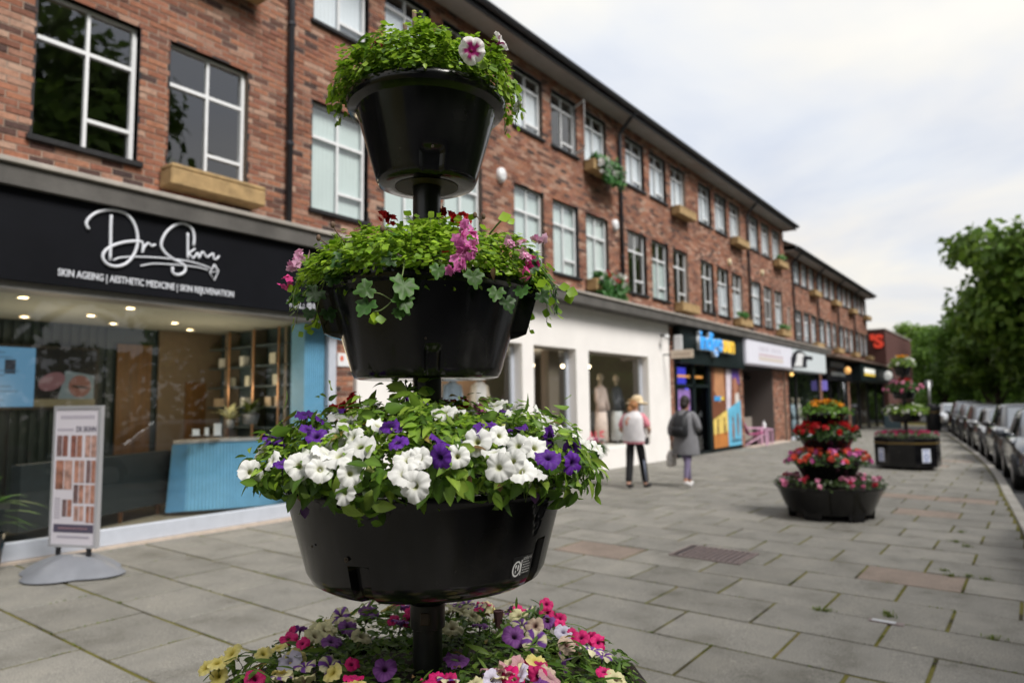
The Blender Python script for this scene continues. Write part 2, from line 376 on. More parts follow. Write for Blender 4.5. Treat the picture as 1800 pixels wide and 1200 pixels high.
# moss and weeds growing in the joints
def grass_tuft(mb, c, n, h, spread, cols):
    for _ in range(n):
        a = random.uniform(0, 2*PI); rr = abs(random.gauss(0, spread)); x, y = c[0]+rr*math.cos(a), c[1]+rr*math.sin(a); z = gz(x, y)-.004
        hh = h*random.uniform(.4, 1); l = random.uniform(.2, .9)*hh; wd = random.uniform(.0015, .004); ax = a+random.gauss(0, .8)
        dx_, dy_ = math.cos(ax), math.sin(ax); px_, py_ = -dy_*wd, dx_*wd
        mb.add([(x-px_,y-py_,z),(x+px_,y+py_,z),(x+dx_*l*.5+px_*.8,y+dy_*l*.5+py_*.8,z+hh*.7),(x+dx_*l*.5-px_*.8,y+dy_*l*.5-py_*.8,z+hh*.7),(x+dx_*l,y+dy_*l,z+hh*.85)], [(0,1,2,3),(3,2,4)], random.choice(cols))
M['weed'] = leafmat('weed', .6, .25)
wm = MB(); GC = [(.13,.19,.03),(.18,.21,.04),(.10,.15,.02),(.20,.19,.05)]
for (d, cut, xa, xb, ya, yb, k, j) in cand[:900]:
    if d > 40: continue
    for (p, q_) in (((xa,ya),(xb,ya)), ((xa,ya),(xa,yb))):
        if random.random() < .8:
            s0 = random.random(); nb = random.randint(3, 9)
            for i in range(nb):
                s = min(1, max(0, s0+random.gauss(0, .13))); grass_tuft(wm, (p[0]+(q_[0]-p[0])*s, p[1]+(q_[1]-p[1])*s), 5, .012, .004, GC)
for (px, py) in [(1672,1012),(1702,1013),(1735,1018),(1436,1072),(1452,1074),(1559,1078),(1563,1083),(1660,1003),(1745,1122),(1700,960),(1680,952),(1690,935)]:
    p = on_ground(px, py); grass_tuft(wm, (p[0], p[1]), 60, .035, .03, GC[:3])
wm.build('joint_moss_tufts', M['weed'], pave, stuff=True)

# kerb stones
M['kerbstone'] = pmat('kerbstone', (.30,.285,.26), .8, var=.2, vscale=5, bump=.4, bscale=80)
x = -20.0; stones = []
while x < 110:
    x2 = x+.9; stones.append((x, x2)); x = x2
kerb_base = MB()
for (a, b) in stones: 
    za, zb = gz(a, kerb_y(a)), gz(b, kerb_y(b))
    kerb_base.add([(a,kerb_y(a)-.13,za-.2),(b,kerb_y(b)-.13,zb-.2),(b,kerb_y(b)+.0,zb-.02),(a,kerb_y(a)+.0,za-.02),(a,kerb_y(a)-.13,za-.02),(b,kerb_y(b)-.13,zb-.02)],[(0,1,5,4),(4,5,2,3)])
kerb = struct(kerb_base.build('kerb', M['dark_concrete']))
_k = MB(); _k.bbox(-.445,.445,-.15,-.004,-.14,.004,.012); KM = _k.mesh('kerb_stone', M['kerbstone'])
for (a, b) in stones:
    m = (a+b)/2
    if m < 8 or m > 70: continue
    o = bpy.data.objects.new('kerb_stone', KM); COL.objects.link(o); o.parent = kerb
    o.location = (m, kerb_y(m), gz(m, kerb_y(m))+random.gauss(0,.002)); o.rotation_euler = (0, 0.0045, kerb_dir(m))
# drain cover and valve cover let into the slabs
M['iron'] = pmat('cast_iron', (.19,.15,.145), .6, metal=.4, var=.35, vscale=30)
gx0, gx1, gy0, gy1 = grate
dc = thing('drain_cover', 'rusty rectangular grated drain cover set into the paving', 'drain cover', ((gx0+gx1)/2, (gy0+gy1)/2, gz(7, 2.7)))
def gbox(mb, x0, x1, y0, y1, h0, h1):
    V = [(x,y,gz(x,y)+h) for h in (h0,h1) for x,y in ((x0,y0),(x1,y0),(x1,y1),(x0,y1))]
    mb.add(V, [(3,2,1,0),(4,5,6,7),(0,1,5,4),(1,2,6,5),(2,3,7,6),(3,0,4,7)])
fr = MB()
for a in ((gx0,gx1,gy0,gy0+.03),(gx0,gx1,gy1-.03,gy1),(gx0,gx0+.03,gy0+.03,gy1-.03),(gx1-.03,gx1,gy0+.03,gy1-.03)): gbox(fr, *a, .0, .011)
fr.build('frame', M['iron'], dc)
fp = MB(); gbox(fp, gx0+.03, gx1-.03, gy0+.03, gy1-.03, .0, .002); fp.build('pit', M['black_paint'], dc)
yy = gy0+.045
while yy < gy1-.06:
    bb = MB(); gbox(bb, gx0+.03, gx1-.03, yy, yy+.030, .002, .010); bb.build('bar', M['iron'], dc); yy += .056
p = on_ground(1558, 1094)
vc = thing('valve_cover', 'small iron valve cover sunk in a joint between slabs', 'valve cover', (p[0], p[1], gz(p[0],p[1])))
v_ = MB(); gbox(v_, p[0]-.035, p[0]+.035, p[1]-.11, p[1]+.11, .001, .008); v_.build('frame', M['iron'], vc)
v_ = MB(); gbox(v_, p[0]-.026, p[0]+.026, p[1]-.06, p[1]+.09, .008, .011); v_.build('lid', M['metal_grey'], vc)
# ================================================================== brick buildings
def brickmat(name, island):
    m, t, b = newmat(name); rs = rnd_socket(t, island)
    base = ramp(t, rs, [(0,(.05,.036,.035)),(.06,(.09,.052,.045)),(.16,(.17,.078,.056)),(.36,(.25,.106,.068)),(.52,(.31,.14,.086)),(.64,(.225,.096,.068)),(.76,(.30,.165,.118)),(.88,(.38,.25,.19)),(.96,(.32,.145,.088)),(1,(.11,.062,.053))])
    ge = t.nodes.new('ShaderNodeNewGeometry'); n_ = t.nodes.new('ShaderNodeTexNoise'); n_.inputs['Scale'].default_value = 22; n_.inputs['Detail'].default_value = 6; n_.inputs['Roughness'].default_value = .7
    t.links.new(ge.outputs['Position'], n_.inputs['Vector'])
    sp = ramp(t, n_.outputs[0], [(.3,(.62,.60,.60)),(.5,(1,1,1)),(.7,(1.3,1.28,1.25))])
    m1 = _mixrgb(t, 'MULTIPLY', 1); t.links.new(base, m1.inputs[6]); t.links.new(sp, m1.inputs[7])
    n3 = t.nodes.new('ShaderNodeTexNoise'); n3.inputs['Scale'].default_value = .9; n3.inputs['Detail'].default_value = 4; t.links.new(ge.outputs['Position'], n3.inputs['Vector'])
    s3 = ramp(t, n3.outputs[0], [(.28,(.74,.73,.74)),(.45,(.95,.94,.93)),(.58,(1.02,1.02,1.02)),(.74,(1.28,1.27,1.26))])
    m2 = _mixrgb(t, 'MULTIPLY', 1); t.links.new(m1.outputs[2], m2.inputs[6]); t.links.new(s3, m2.inputs[7])
    t.links.new(m2.outputs[2], b.inputs['Base Color']); b.inputs['Roughness'].default_value = .88; b.inputs['Specular IOR Level'].default_value = .2
    bp = t.nodes.new('ShaderNodeBump'); bp.inputs['Strength'].default_value = .5; bp.inputs['Distance'].default_value = .006
    t.links.new(n_.outputs[0], bp.inputs['Height']); t.links.new(bp.outputs[0], b.inputs['Normal']); return m
M['brick'] = brickmat('brick', False); M['brick_i'] = brickmat('brick_far', True)
M['sandstone'] = pmat('sandstone', (.34,.23,.11), .9, var=.35, vscale=6, bump=.5, bscale=50)
M['soffit'] = pmat('soffit', (.30,.28,.265), .7, var=.12, vscale=2)
M['roof_tile'] = pmat('roof_tile', (.08,.06,.05), .8, var=.3)
M['blind'] = pmat('blind', (.80,.83,.90), .8, var=.03)
M['blind_pale'] = pmat('blind_pale', (.62,.70,.70), .7, var=.08, vscale=1.2)
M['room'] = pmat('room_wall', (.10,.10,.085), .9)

def solids(x0, x1, z0, z1, holes):
    zs = sorted({z0, z1, *[h[2] for h in holes if z0 < h[2] < z1], *[h[3] for h in holes if z0 < h[3] < z1]})
    for a, b in zip(zs[:-1], zs[1:]):
        cuts = sorted([(h[0], h[1]) for h in holes if h[2] < b-1e-6 and h[3] > a+1e-6]); x = x0
        for c, d in cuts:
            if c > x+1e-6: yield (x, min(c, x1), a, b)
            x = max(x, d)
        if x < x1-1e-6: yield (x, x1, a, b)
CH, BL, JT = .0745, .2275, .0105
def brick_cells(x0, x1, z0, z1, holes):
    k = 0; z = z0
    while z+CH <= z1+.03:
        a, b = z+JT/2, min(z+CH-JT/2, z1)
        off = 0 if k % 2 == 0 else BL/2
        iv = [(x0, x1)]
        for h in holes:
            if h[2] < b-.012 and h[3] > a+.012:
                nv = []
                for c, d in iv:
                    if h[1] <= c or h[0] >= d: nv.append((c, d)); continue
                    if h[0] > c: nv.append((c, h[0]))
                    if h[1] < d: nv.append((h[1], d))
                iv = nv
        for c, d in iv:
            j = math.floor((c-x0-off)/BL); x = x0+off+j*BL
            while x < d:
                p, q_ = max(x, c), min(x+BL, d)
                if q_-p > .03: yield (p+JT/2, q_-JT/2, a, b, q_-p > BL-.001)
                x += BL
        z += CH; k += 1
_bm = MB(); hw, hh = (BL-JT)/2, (CH-JT)/2
_bm.add([(-hw,0,-hh),(hw,0,-hh),(hw,0,hh),(-hw,0,hh),(-hw+.003,-.006,-hh+.003),(hw-.003,-.006,-hh+.003),(hw-.003,-.006,hh-.003),(-hw+.003,-.006,hh-.003)],
        [(4,5,6,7),(0,1,5,4),(1,2,6,5),(2,3,7,6),(3,0,4,7)])
BRICK = _bm.mesh('brick', M['brick'])
def brick_wall(name, root, x0, x1, z0, z1, holes, Y, budget, piers=()):
    wb = MB()
    for (a, b, c, d) in solids(x0, x1, z0, z1, holes): wb.box(a, b, Y+.004, Y+.24, c, d)
    for (a, b, c, d, y_) in piers: wb.box(a, b, y_+.004, y_+.3, c, d)
    wall = wb.build(name, M['mortar'], root)
    cells = [(*c, Y) for c in brick_cells(x0, x1, z0, z1, holes)]
    for (a, b, c, d, y_) in piers: cells += [(*q_, y_) for q_ in brick_cells(a, b, c, d, [])]
    def key(c):
        pr = proj(((c[0]+c[1])/2, c[5], (c[2]+c[3])/2)); return pr[2] if (0 < pr[0] < 1800 and 0 < pr[1] < 1200 and c[4]) else 999
    cells.sort(key=key); jb = MB()
    for i, c in enumerate(cells):
        t = random.gauss(0, .0022)
        if i < budget and key(c) < 900:
            o = bpy.data.objects.new('brick', BRICK); COL.objects.link(o); o.parent = wall
            o.location = ((c[0]+c[1])/2, c[5]+.004+t, (c[2]+c[3])/2)
        else:
            a, b, z_, zt, y_ = c[0], c[1], c[2], c[3], c[5]+.004; f = y_-.006+t
            jb.add([(a,y_,z_),(b,y_,z_),(b,y_,zt),(a,y_,zt),(a+.003,f,z_+.003),(b-.003,f,z_+.003),(b-.003,f,zt-.003),(a+.003,f,zt-.003)], [(4,5,6,7),(0,1,5,4),(1,2,6,5),(2,3,7,6),(3,0,4,7)])
    jb.build('brickwork', M['brick_i'], wall, stuff=True)
    return wall

# --- steel windows: frame with a transom and an opening light, separate panes
def win_meshes(W, Hh, tr, hop):
    fr = MB(); b = .028; y0, y1 = .0, .045
    fr.box(0,b,y0,y1,0,Hh); fr.box(W-b,W,y0,y1,0,Hh); fr.box(b,W-b,y0,y1,0,b); fr.box(b,W-b,y0,y1,Hh-b,Hh)
    m = W*.5; fr.box(m-.018,m+.018,y0-.004,y1,b,Hh-b)
    fr.box(b,m-.018,y0-.008,y1,Hh-tr-.022,Hh-tr+.022); fr.box(m+.018,W-b,y0-.008,y1,Hh-tr-.022,Hh-tr+.022)
    fr.box(m+.018,W-b,y0-.008,y1,hop-.02,hop+.02)
    fr.box(W-b-.026,W-b,y0-.012,y1-.002,b,Hh-b)
    frame = fr.mesh('window', M['white_paint'])
    panes = []
    for (a, c, d, e_) in ((b,m-.018,b,Hh-tr-.022),(b,m-.018,Hh-tr+.022,Hh-b),(m+.018,W-b-.026,b,hop-.02),(m+.018,W-b-.026,hop+.02,Hh-tr-.022),(m+.018,W-b-.026,Hh-tr+.022,Hh-b)):
        q_ = MB(); q_.quad((a,.022,d),(c,.022,d),(c,.022,e_),(a,.022,e_)); panes.append(q_.mesh('pane', M['glass']))
    s = MB(); t_ = .028
    s.box(-t_,0,-.085,.05,-.02,Hh+t_); s.box(W,W+t_,-.085,.05,-.02,Hh+t_); s.box(0,W,-.085,.05,Hh,Hh+t_)
    sur = s.mesh('surround', M['black_paint'])
    s = MB(); s.bbox(-.06,W+.06,-.14,.05,-.06,0,.008); sill = s.mesh('sill', M['black_paint'])
    s = MB(); n = 14
    for i in range(n):
        a = .01+(W-.02)*i/n; c = .01+(W-.02)*(i+1)/n; s.quad((a,.060,.02),(c,.062,.02),(c,.062,1),(a,.060,1))
    return frame, panes, sur, sill, s
def make_window(root, X, Z, ms, Hh, Y, blind=None, btop=1.0, wv=0.0):
    frame, panes, sur, sill, bl = ms
    o = link('window', frame, root, False); o.location = Vector((X, Y+.085, Z))-root.location
    for p_ in panes:
        c = link('pane', p_, o, False); c.rotation_euler = (random.gauss(0,.004), 0, random.gauss(0,.004))
    link('surround', sur, o, False); link('sill', sill, o, False)
    if blind:
        b = link('blind', blind, o, False); b.scale = (1, 1, Hh*btop-.02); b.location = (0, 0, 0)
    return o
W1, H1, Z1 = 1.03, 1.59, 4.33
W2, H2, Z2 = 1.03, 1.23, 7.10
MS1 = win_meshes(W1, H1, .50, .35); MS2 = win_meshes(W2, H2, .30, .22)
def blind_mesh(src, mat): return src[4].mesh('blind', mat)
BL_W = blind_mesh(MS1, M['blind']); BL_P = blind_mesh(MS1, M['blind_pale'])
BX = [1.28-4.83*2, 1.28-4.83, 1.28, 6.10, 10.93, 15.75, 20.58, 25.42]
holes = []
for bx in BX:
    for i in range(3):
        x_ = bx+1.385*i
        holes += [(x_, x_+W1, Z1, Z1+H1), (x_, x_+W2, Z2, Z2+H2)]
B1 = thing('brick_building', 'long three storey red brick building with white steel windows above the row of shops', 'building', (12, FY, 0))
piers = [(6.50,6.84,.05,3.64,7.95),(17.82,18.18,.02,3.64,7.95),(23.48,23.86,-.02,3.64,7.95),(27.62,28.95,-.03,2.74,8.05),(28.95,29.3,-.03,2.74,7.95)]
wall1 = brick_wall('wall', B1, -8.5, 29.78, 3.9, 8.6, holes, FY, 300, piers)
for bi, bx in enumerate(BX):
    for i in range(3):
        x_ = bx+1.385*i
        b1 = {3: BL_P, 4: BL_P}.get(bi)
        if bi == 5 and i == 1: b1 = BL_P
        if bi == 6 and i == 1: b1 = BL_W
        if bi == 7: b1 = BL_W if i != 1 else None
        if bi == 6 and i == 2: b1 = BL_W
        make_window(B1, x_, Z1, MS1, H1, FY, b1, .98 if bi in (3, 4) else random.choice([.6,.7,.95]))
        make_window(B1, x_, Z2, MS2, H2, FY, BL_W if not (bi == 4 and i == 1) else None, random.choice([.74,.77,.8]) if bi != 3 or i else .97)
# an opened casement
oc = MB(); a_ = math.radians(62)
px_, py_ = BX[4]+1.385+W2-.02, FY+.06
def leaf_pt(s, z): return (px_-s*math.cos(a_)*.5, py_-s*math.sin(a_)*.5, z)
for (s0, s1, z0, z1) in ((0,.06,Z2+.05,Z2+H2-.05),(.9,.97,Z2+.05,Z2+H2-.05)):
    p0, p1 = leaf_pt(s0, z0), leaf_pt(s1, z0)
    oc.add([(p0[0],p0[1],z0),(p1[0],p1[1],z0),(p1[0],p1[1],z1),(p0[0],p0[1],z1),(p0[0]+.03,p0[1]+.01,z0),(p1[0]+.03,p1[1]+.01,z0),(p1[0]+.03,p1[1]+.01,z1),(p0[0]+.03,p0[1]+.01,z1)], [(0,1,2,3),(7,6,5,4),(0,3,7,4),(1,5,6,2),(0,4,5,1),(3,2,6,7)])
for z0 in (Z2+.05, Z2+H2-.09):
    p0, p1 = leaf_pt(.06, z0), leaf_pt(.9, z0); z1 = z0+.04
    oc.add([(p0[0],p0[1],z0),(p1[0],p1[1],z0),(p1[0],p1[1],z1),(p0[0],p0[1],z1),(p0[0]+.03,p0[1]+.01,z0),(p1[0]+.03,p1[1]+.01,z0),(p1[0]+.03,p1[1]+.01,z1),(p0[0]+.03,p0[1]+.01,z1)], [(0,1,2,3),(7,6,5,4),(0,3,7,4),(1,5,6,2),(0,4,5,1),(3,2,6,7)])
oc.build('open_casement', M['white_paint'], B1)
# inside: floors, back and end walls
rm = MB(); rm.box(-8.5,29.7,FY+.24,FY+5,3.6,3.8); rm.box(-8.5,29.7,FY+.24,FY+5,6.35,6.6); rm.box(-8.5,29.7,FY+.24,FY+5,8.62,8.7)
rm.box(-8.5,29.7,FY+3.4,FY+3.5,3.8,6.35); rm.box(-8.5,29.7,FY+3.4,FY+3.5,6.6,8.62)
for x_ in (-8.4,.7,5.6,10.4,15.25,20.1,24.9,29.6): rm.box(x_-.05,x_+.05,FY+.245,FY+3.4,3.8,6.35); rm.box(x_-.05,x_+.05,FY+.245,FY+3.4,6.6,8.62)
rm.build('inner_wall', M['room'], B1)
bw = MB(); bw.box(-8.5,29.7,FY+5,FY+5.2,0,8.6); bw.box(29.72,29.78,FY+.25,FY+5,0,8.6); bw.box(-8.5,-8.4,FY+.25,FY+5,0,8.6); bw.build('rear_wall', M['mortar'], B1)
def roof(root, x0, x1, ze, rise=2.2, deep=5.2):
    r = MB(); r.add([(x0,7.5,ze+.2),(x1,7.5,ze+.2),(x1,FY+deep/2,ze+rise),(x0,FY+deep/2,ze+rise),(x0,FY+deep+.5,ze+.2),(x1,FY+deep+.5,ze+.2)], [(0,1,2,3),(3,2,5,4),(0,3,4),(1,5,2)])
    ro = r.build('roof', M['roof_tile'], root)
    s = MB(); s.box(x0,x1,7.56,FY+.25,ze-.012,ze+.02); s.build('soffit', M['soffit'], ro)
    s = MB(); s.box(x0-.02,x1+.02,7.53,7.56,ze-.03,ze+.16); s.build('fascia', M['black_paint'], ro)
    s = MB(); n = 8
    V = []
    for xx in (x0-.03, x1+.03):
        for i in range(n+1):
            a = PI+PI*i/n; V.append((xx, 7.465+.065*math.cos(a), ze+.13+.07*math.sin(a)))
    s.add(V, [(i, i+1, n+2+i, n+1+i) for i in range(n)]); s.box(x0-.03,x1+.03,7.395,7.405,ze+.12,ze+.14); s.build('gutter', M['pipe'], ro)
    return ro
roof(B1, -8.6, 30.05, 8.6)
def ledge(root, x0, x1):
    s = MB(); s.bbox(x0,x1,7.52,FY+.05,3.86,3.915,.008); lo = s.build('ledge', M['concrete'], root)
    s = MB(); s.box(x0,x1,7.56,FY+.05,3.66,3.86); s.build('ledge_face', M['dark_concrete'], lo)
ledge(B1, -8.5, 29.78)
def downpipe(root, x_, z0, z1, eave):
    s = MB(); s.tube([(x_,7.93,z0),(x_,7.93,z1-.5),(x_,7.93,z1-.42),(x_,7.9,z1-.34),(x_+.0,7.56,z1-.02),(x_+.0,7.48,z1+.06)], .043, 10)
    o = s.build('downpipe', M['pipe'], root, True)
    for z_ in (z0+1.2, z0+2.9):
        q_ = MB(); q_.lathe([(.05,-.03),(.056,-.02),(.056,.02),(.05,.03)], 10, (x_,7.93,z_)); q_.build('bracket', M['pipe'], o)
for x_ in (5.68, 15.32, 25.0, -4.0): downpipe(B1, x_, 3.92, 8.62, 8.6)
# stone window boxes under every third window
_wb = MB(); w_, d_, h_ = 1.22, .30, .25
_wb.bbox(0,w_,-d_,-.03,0,h_-.05,.015); _wb.bbox(0,w_,-d_,-d_+.05,h_-.05,h_,.01); _wb.bbox(0,.05,-d_+.05,-.03,h_-.05,h_,.01); _wb.bbox(w_-.05,w_,-d_+.05,-.03,h_-.05,h_,.01)
WBOX = _wb.mesh('window_box', M['sandstone'])
BOXES = []
for bi, bx in enumerate(BX):
    for z_ in (Z1-.24, Z2-.25):
        o = link('window_box', WBOX, B1, False); o.location = Vector((bx+2.77-.1, FY, z_))-B1.location; BOXES.append((bx+2.77-.1, z_))
# alarm boxes and small wall lamps
def alarm(x_, z_, lab, s_=1.0, mat='white_paint'):
    t = thing('alarm_box', lab, 'alarm box', (x_, FY, z_), 0)
    n = 16; V = []; 
    for (r_, y_) in ((.13,0),(.13,-.05),(.11,-.085),(.05,-.1)):
        for j in range(n):
            a = 2*PI*j/n; V.append((x_+r_*.85*s_*math.cos(a), FY-.004+y_, z_+r_*1.15*s_*math.sin(a)))
    q_ = MB(); q_.add(V, [(i*n+j, (i+1)*n+j, (i+1)*n+(j+1)%n, i*n+(j+1)%n) for i in range(3) for j in range(n)]+[tuple(3*n+n-1-j for j in range(n))])
    q_.build('cover', M[mat], t, True)
    q_ = MB(); q_.box(x_-.03*s_,x_+.03*s_,FY-.107,FY-.1,z_-.02,z_+.02); q_.build('lamp', pmat('alarm_lamp', (.5,.5,.55), .3), t)
alarm(10.47, 5.93, 'white oval alarm box on brickwork left of the first floor window row')
alarm(15.03, 5.86, 'white oval alarm box close beside the drainpipe on the brick wall')
M['cream'] = pmat('cream_plastic', (.6,.5,.32), .5)
alarm(23.05, 6.2, 'small cream alarm box above the first floor windows of third bay', .8, 'cream'); alarm(26.6, 6.35, 'small cream alarm box right of the farther drainpipe on brick', .8, 'cream')

# --- second, lower brick building
B2 = thing('brick_building', 'lower brick building with flower boxes adjoining the end of the long one', 'building', (38, FY, 0))
BX2 = [31.15, 35.35, 39.5, 43.6]; h2 = []
W3 = 1.0; MS3 = win_meshes(W3, 1.27, .40, .28); MS4 = win_meshes(W3, 1.06, .28, .2)
for bx in BX2:
    for i in range(3): h2 += [(bx+1.26*i, bx+1.26*i+W3, 4.15, 5.42), (bx+1.26*i, bx+1.26*i+W3, 6.57, 7.63)]
h2.append((29.95, 30.3, 4.5, 5.42))
brick_wall('wall', B2, 29.8, 47.2, 3.75, 7.75, h2, FY, 0, [(34.35,34.7,-.1,3.6,7.9),(40.3,40.65,-.12,3.6,7.9)])
for bi, bx in enumerate(BX2):
    for i in range(3):
        make_window(B2, bx+1.26*i, 4.15, MS3, 1.27, FY, BL_W if (bi+i) % 3 else None, .75); make_window(B2, bx+1.26*i, 6.57, MS4, 1.06, FY, BL_W, .8)
    for z_ in (4.15-.24, 6.57-.25):
        o = link('window_box', WBOX, B2, False); o.location = Vector((bx+2.5-.1, FY, z_))-B2.location; BOXES.append((bx+2.5-.1, z_))
q_ = MB(); q_.box(29.95,30.3,FY+.08,FY+.12,4.5,5.42); q_.build('stair_window', M['white_paint'], B2)
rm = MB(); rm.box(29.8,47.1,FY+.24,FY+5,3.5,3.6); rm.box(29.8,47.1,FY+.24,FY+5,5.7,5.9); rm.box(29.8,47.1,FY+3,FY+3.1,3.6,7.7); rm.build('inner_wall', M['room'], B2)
bw = MB(); bw.box(29.8,47.2,FY+5,FY+5.2,-.3,7.7); bw.box(47.12,47.2,FY+.25,FY+5,-.3,7.7); bw.build('rear_wall', M['mortar'], B2)
roof(B2, 29.82, 47.5, 7.72, 1.9); ledge(B2, 29.8, 35.4)
for x_ in (30.75, 34.9, 39.1, 43.2): downpipe(B2, x_, 3.9, 7.74, 7.7)

# --- dark brick block at the far end, with red letters facing up the street
M['dark_brick'] = pmat('dark_brick', (.085,.033,.028), .9, var=.25, vscale=12)
B3 = thing('brick_block', 'dark red brick block with glowing red sign letters at far end', 'building', (54, 8, -.2))
q_ = MB(); q_.box(52,64,7.76,18,-.4,6.18); q_.build('wall', M['dark_brick'], B3)
q_ = MB(); q_.box(51.95,64.05,7.7,18,6.18,6.26); q_.build('coping', M['concrete'], B3)
# ================================================================== shop fronts
def bx(name, mat, root, x0, x1, y0, y1, z0, z1, b=0):
    q = MB(); q.bbox(x0,x1,y0,y1,z0,z1,b) if b else q.box(x0,x1,y0,y1,z0,z1)
    return q.build(name, M[mat] if isinstance(mat, str) else mat, root)
def pane(root, x0, x1, z0, z1, Y, mat='shop_glass'):
    q = MB(); q.quad((x0,Y,z0),(x1,Y,z0),(x1,Y,z1),(x0,Y,z1)); return q.build('pane', M[mat], root)
def emis(name, col, s): return pmat(name, col, .5, emit=col, estr=s*.7)
def scr(name, col): return pmat(name, (.003,.003,.003), .3, emit=col, estr=.2)
def room(root, x0, x1, y0, y1, z0, z1, wall, floor, ceil):
    q = MB(); q.box(x0,x1,y1,y1+.06,z0,z1); q.box(x0-.05,x0,y0,y1+.06,z0,z1); q.box(x1,x1+.05,y0,y1+.06,z0,z1)
    q.build('inner_wall', wall, root)
    q = MB(); q.box(x0-.05,x1+.05,y0,y1+.06,z0-.06,z0); q.build('inner_floor', floor, root)
    q = MB(); q.box(x0-.05,x1+.05,y0,y1+.06,z1,z1+.06); q.build('inner_ceiling', ceil, root)
FONT = None
def text_mesh(name, s, height, width=None, ext=.004, bold=0.0, spacing=1.0):
    cu = bpy.data.curves.new(name, 'FONT'); cu.body = s; cu.size = 1; cu.extrude = ext/height; cu.offset = bold; cu.space_character = spacing; cu.resolution_u = 3
    o = bpy.data.objects.new(name, cu); COL.objects.link(o); dg = bpy.context.evaluated_depsgraph_get()
    me = bpy.data.meshes.new_from_object(o.evaluated_get(dg)); bpy.data.objects.remove(o)
    co = np.empty(len(me.vertices)*3); me.vertices.foreach_get('co', co); co = co.reshape(-1, 3)
    mn, mxx = co.min(0), co.max(0); sx = height/(mxx[1]-mn[1]); sw = sx if width is None else width/(mxx[0]-mn[0])
    co[:,0] = (co[:,0]-mn[0])*sw; co[:,1] = (co[:,1]-mn[1])*sx; co[:,2] *= height
    V = np.stack([co[:,0], -co[:,2], co[:,1]], 1)          # stands in the XZ plane, faces -Y
    me.vertices.foreach_set('co', V.ravel()); me.update(); return me
def put_text(name, s, mat, parent, x, y, z, height, width=None, ext=.004, bold=0.0, rz=0.0):
    me = text_mesh(name, s, height, width, ext, bold); me.materials.clear(); me.materials.append(mat)
    o = link(name, me, parent, True); o.location = (x, y, z); o.rotation_euler = (0, 0, rz); return o

M['sign_black'] = pmat('sign_black', (.004,.0045,.007), .6, spec=.12, var=.2, vscale=2)
M['letter_white'] = pmat('letter_white', (.62,.64,.70), .4)
M['frame_grey'] = pmat('frame_grey', (.46,.49,.56), .4, var=.06)
M['pale_stone'] = pmat('pale_stone', (.5,.42,.36), .85, var=.15)
M['teal'] = pmat('teal_panel', (.016,.03,.037), .6, var=.15)
M['wood_brown'] = pmat('wood_brown', (.10,.05,.016), .5, var=.35, vscale=2, aspect=(8,8,1))
M['tan_wall'] = pmat('tan_wall', (.13,.10,.07), .8, var=.08)
M['ceiling_pale'] = pmat('ceiling_pale', (.34,.35,.31), .8)
M['copper'] = pmat('copper', (.75,.42,.24), .3, metal=.8)
M['blue_flute'] = pmat('blue_flute', (.17,.40,.60), .5, var=.08)
M['floor_tan'] = pmat('floor_tan', (.22,.19,.14), .35, var=.2)
M['sofa'] = pmat('sofa_velvet', (.008,.013,.015), .7, var=.25)
M['leg_wood'] = pmat('leg_wood', (.30,.13,.05), .5)
M['downlight'] = emis('downlight', (1.0,.72,.38), 12)
M['marble'] = pmat('marble', (.36,.36,.37), .25, var=.2, vscale=4)

# ---------------- shop 1
S1 = thing('shop_front', 'black fronted skin clinic with white script sign and lit interior', 'shop front', (4, FY, .1))
sp = bx('sign_panel', 'sign_black', S1, -7.6, 6.34, 7.64, 7.75, 2.775, 3.66)
bx('soffit_strip', pmat('strip_grey', (.19,.185,.18), .6, var=.1), S1, -7.6, 6.5, 7.70, 8.0, 2.70, 2.775)
bx('bottom_rail', 'frame_grey', S1, -7.6, 6.36, 7.91, 7.99, .125, .30, .008)
bx('stone_sill', 'pale_stone', S1, -7.6, 6.5, 7.87, 8.02, .03, .125)
bx('jamb', 'frame_grey', S1, 6.36, 6.495, 7.91, 8.02, .125, 2.70, .006)
bx('jamb', 'frame_grey', S1, .9, .97, 7.91, 7.99, .30, 2.70)
pane(S1, .97, 6.36, .30, 2.70, 7.95); pane(S1, -7.6, .9, .30, 2.70, 7.95)
room(S1, -7.6, 6.33, 8.0, 10.62, .12, 2.735, M['teal'], M['floor_tan'], M['ceiling_pale'])
# back wall dressing
q = MB()
for i in range(46): q.box(-.6+i*.115, -.6+i*.115+.06, 10.585, 10.615, .12, 2.73)
q.build('wall_slats', M['teal'], S1, stuff=True)
bx('timber_panel', 'wood_brown', S1, 4.71, 5.2, 10.55, 10.58, .12, 2.49)
bx('tan_panel', 'tan_wall', S1, 5.3, 6.32, 10.54, 10.57, .12, 2.73)
bx('inner_door', 'wood_brown', S1, 5.72, 6.05, 10.52, 10.54, .12, 1.95)
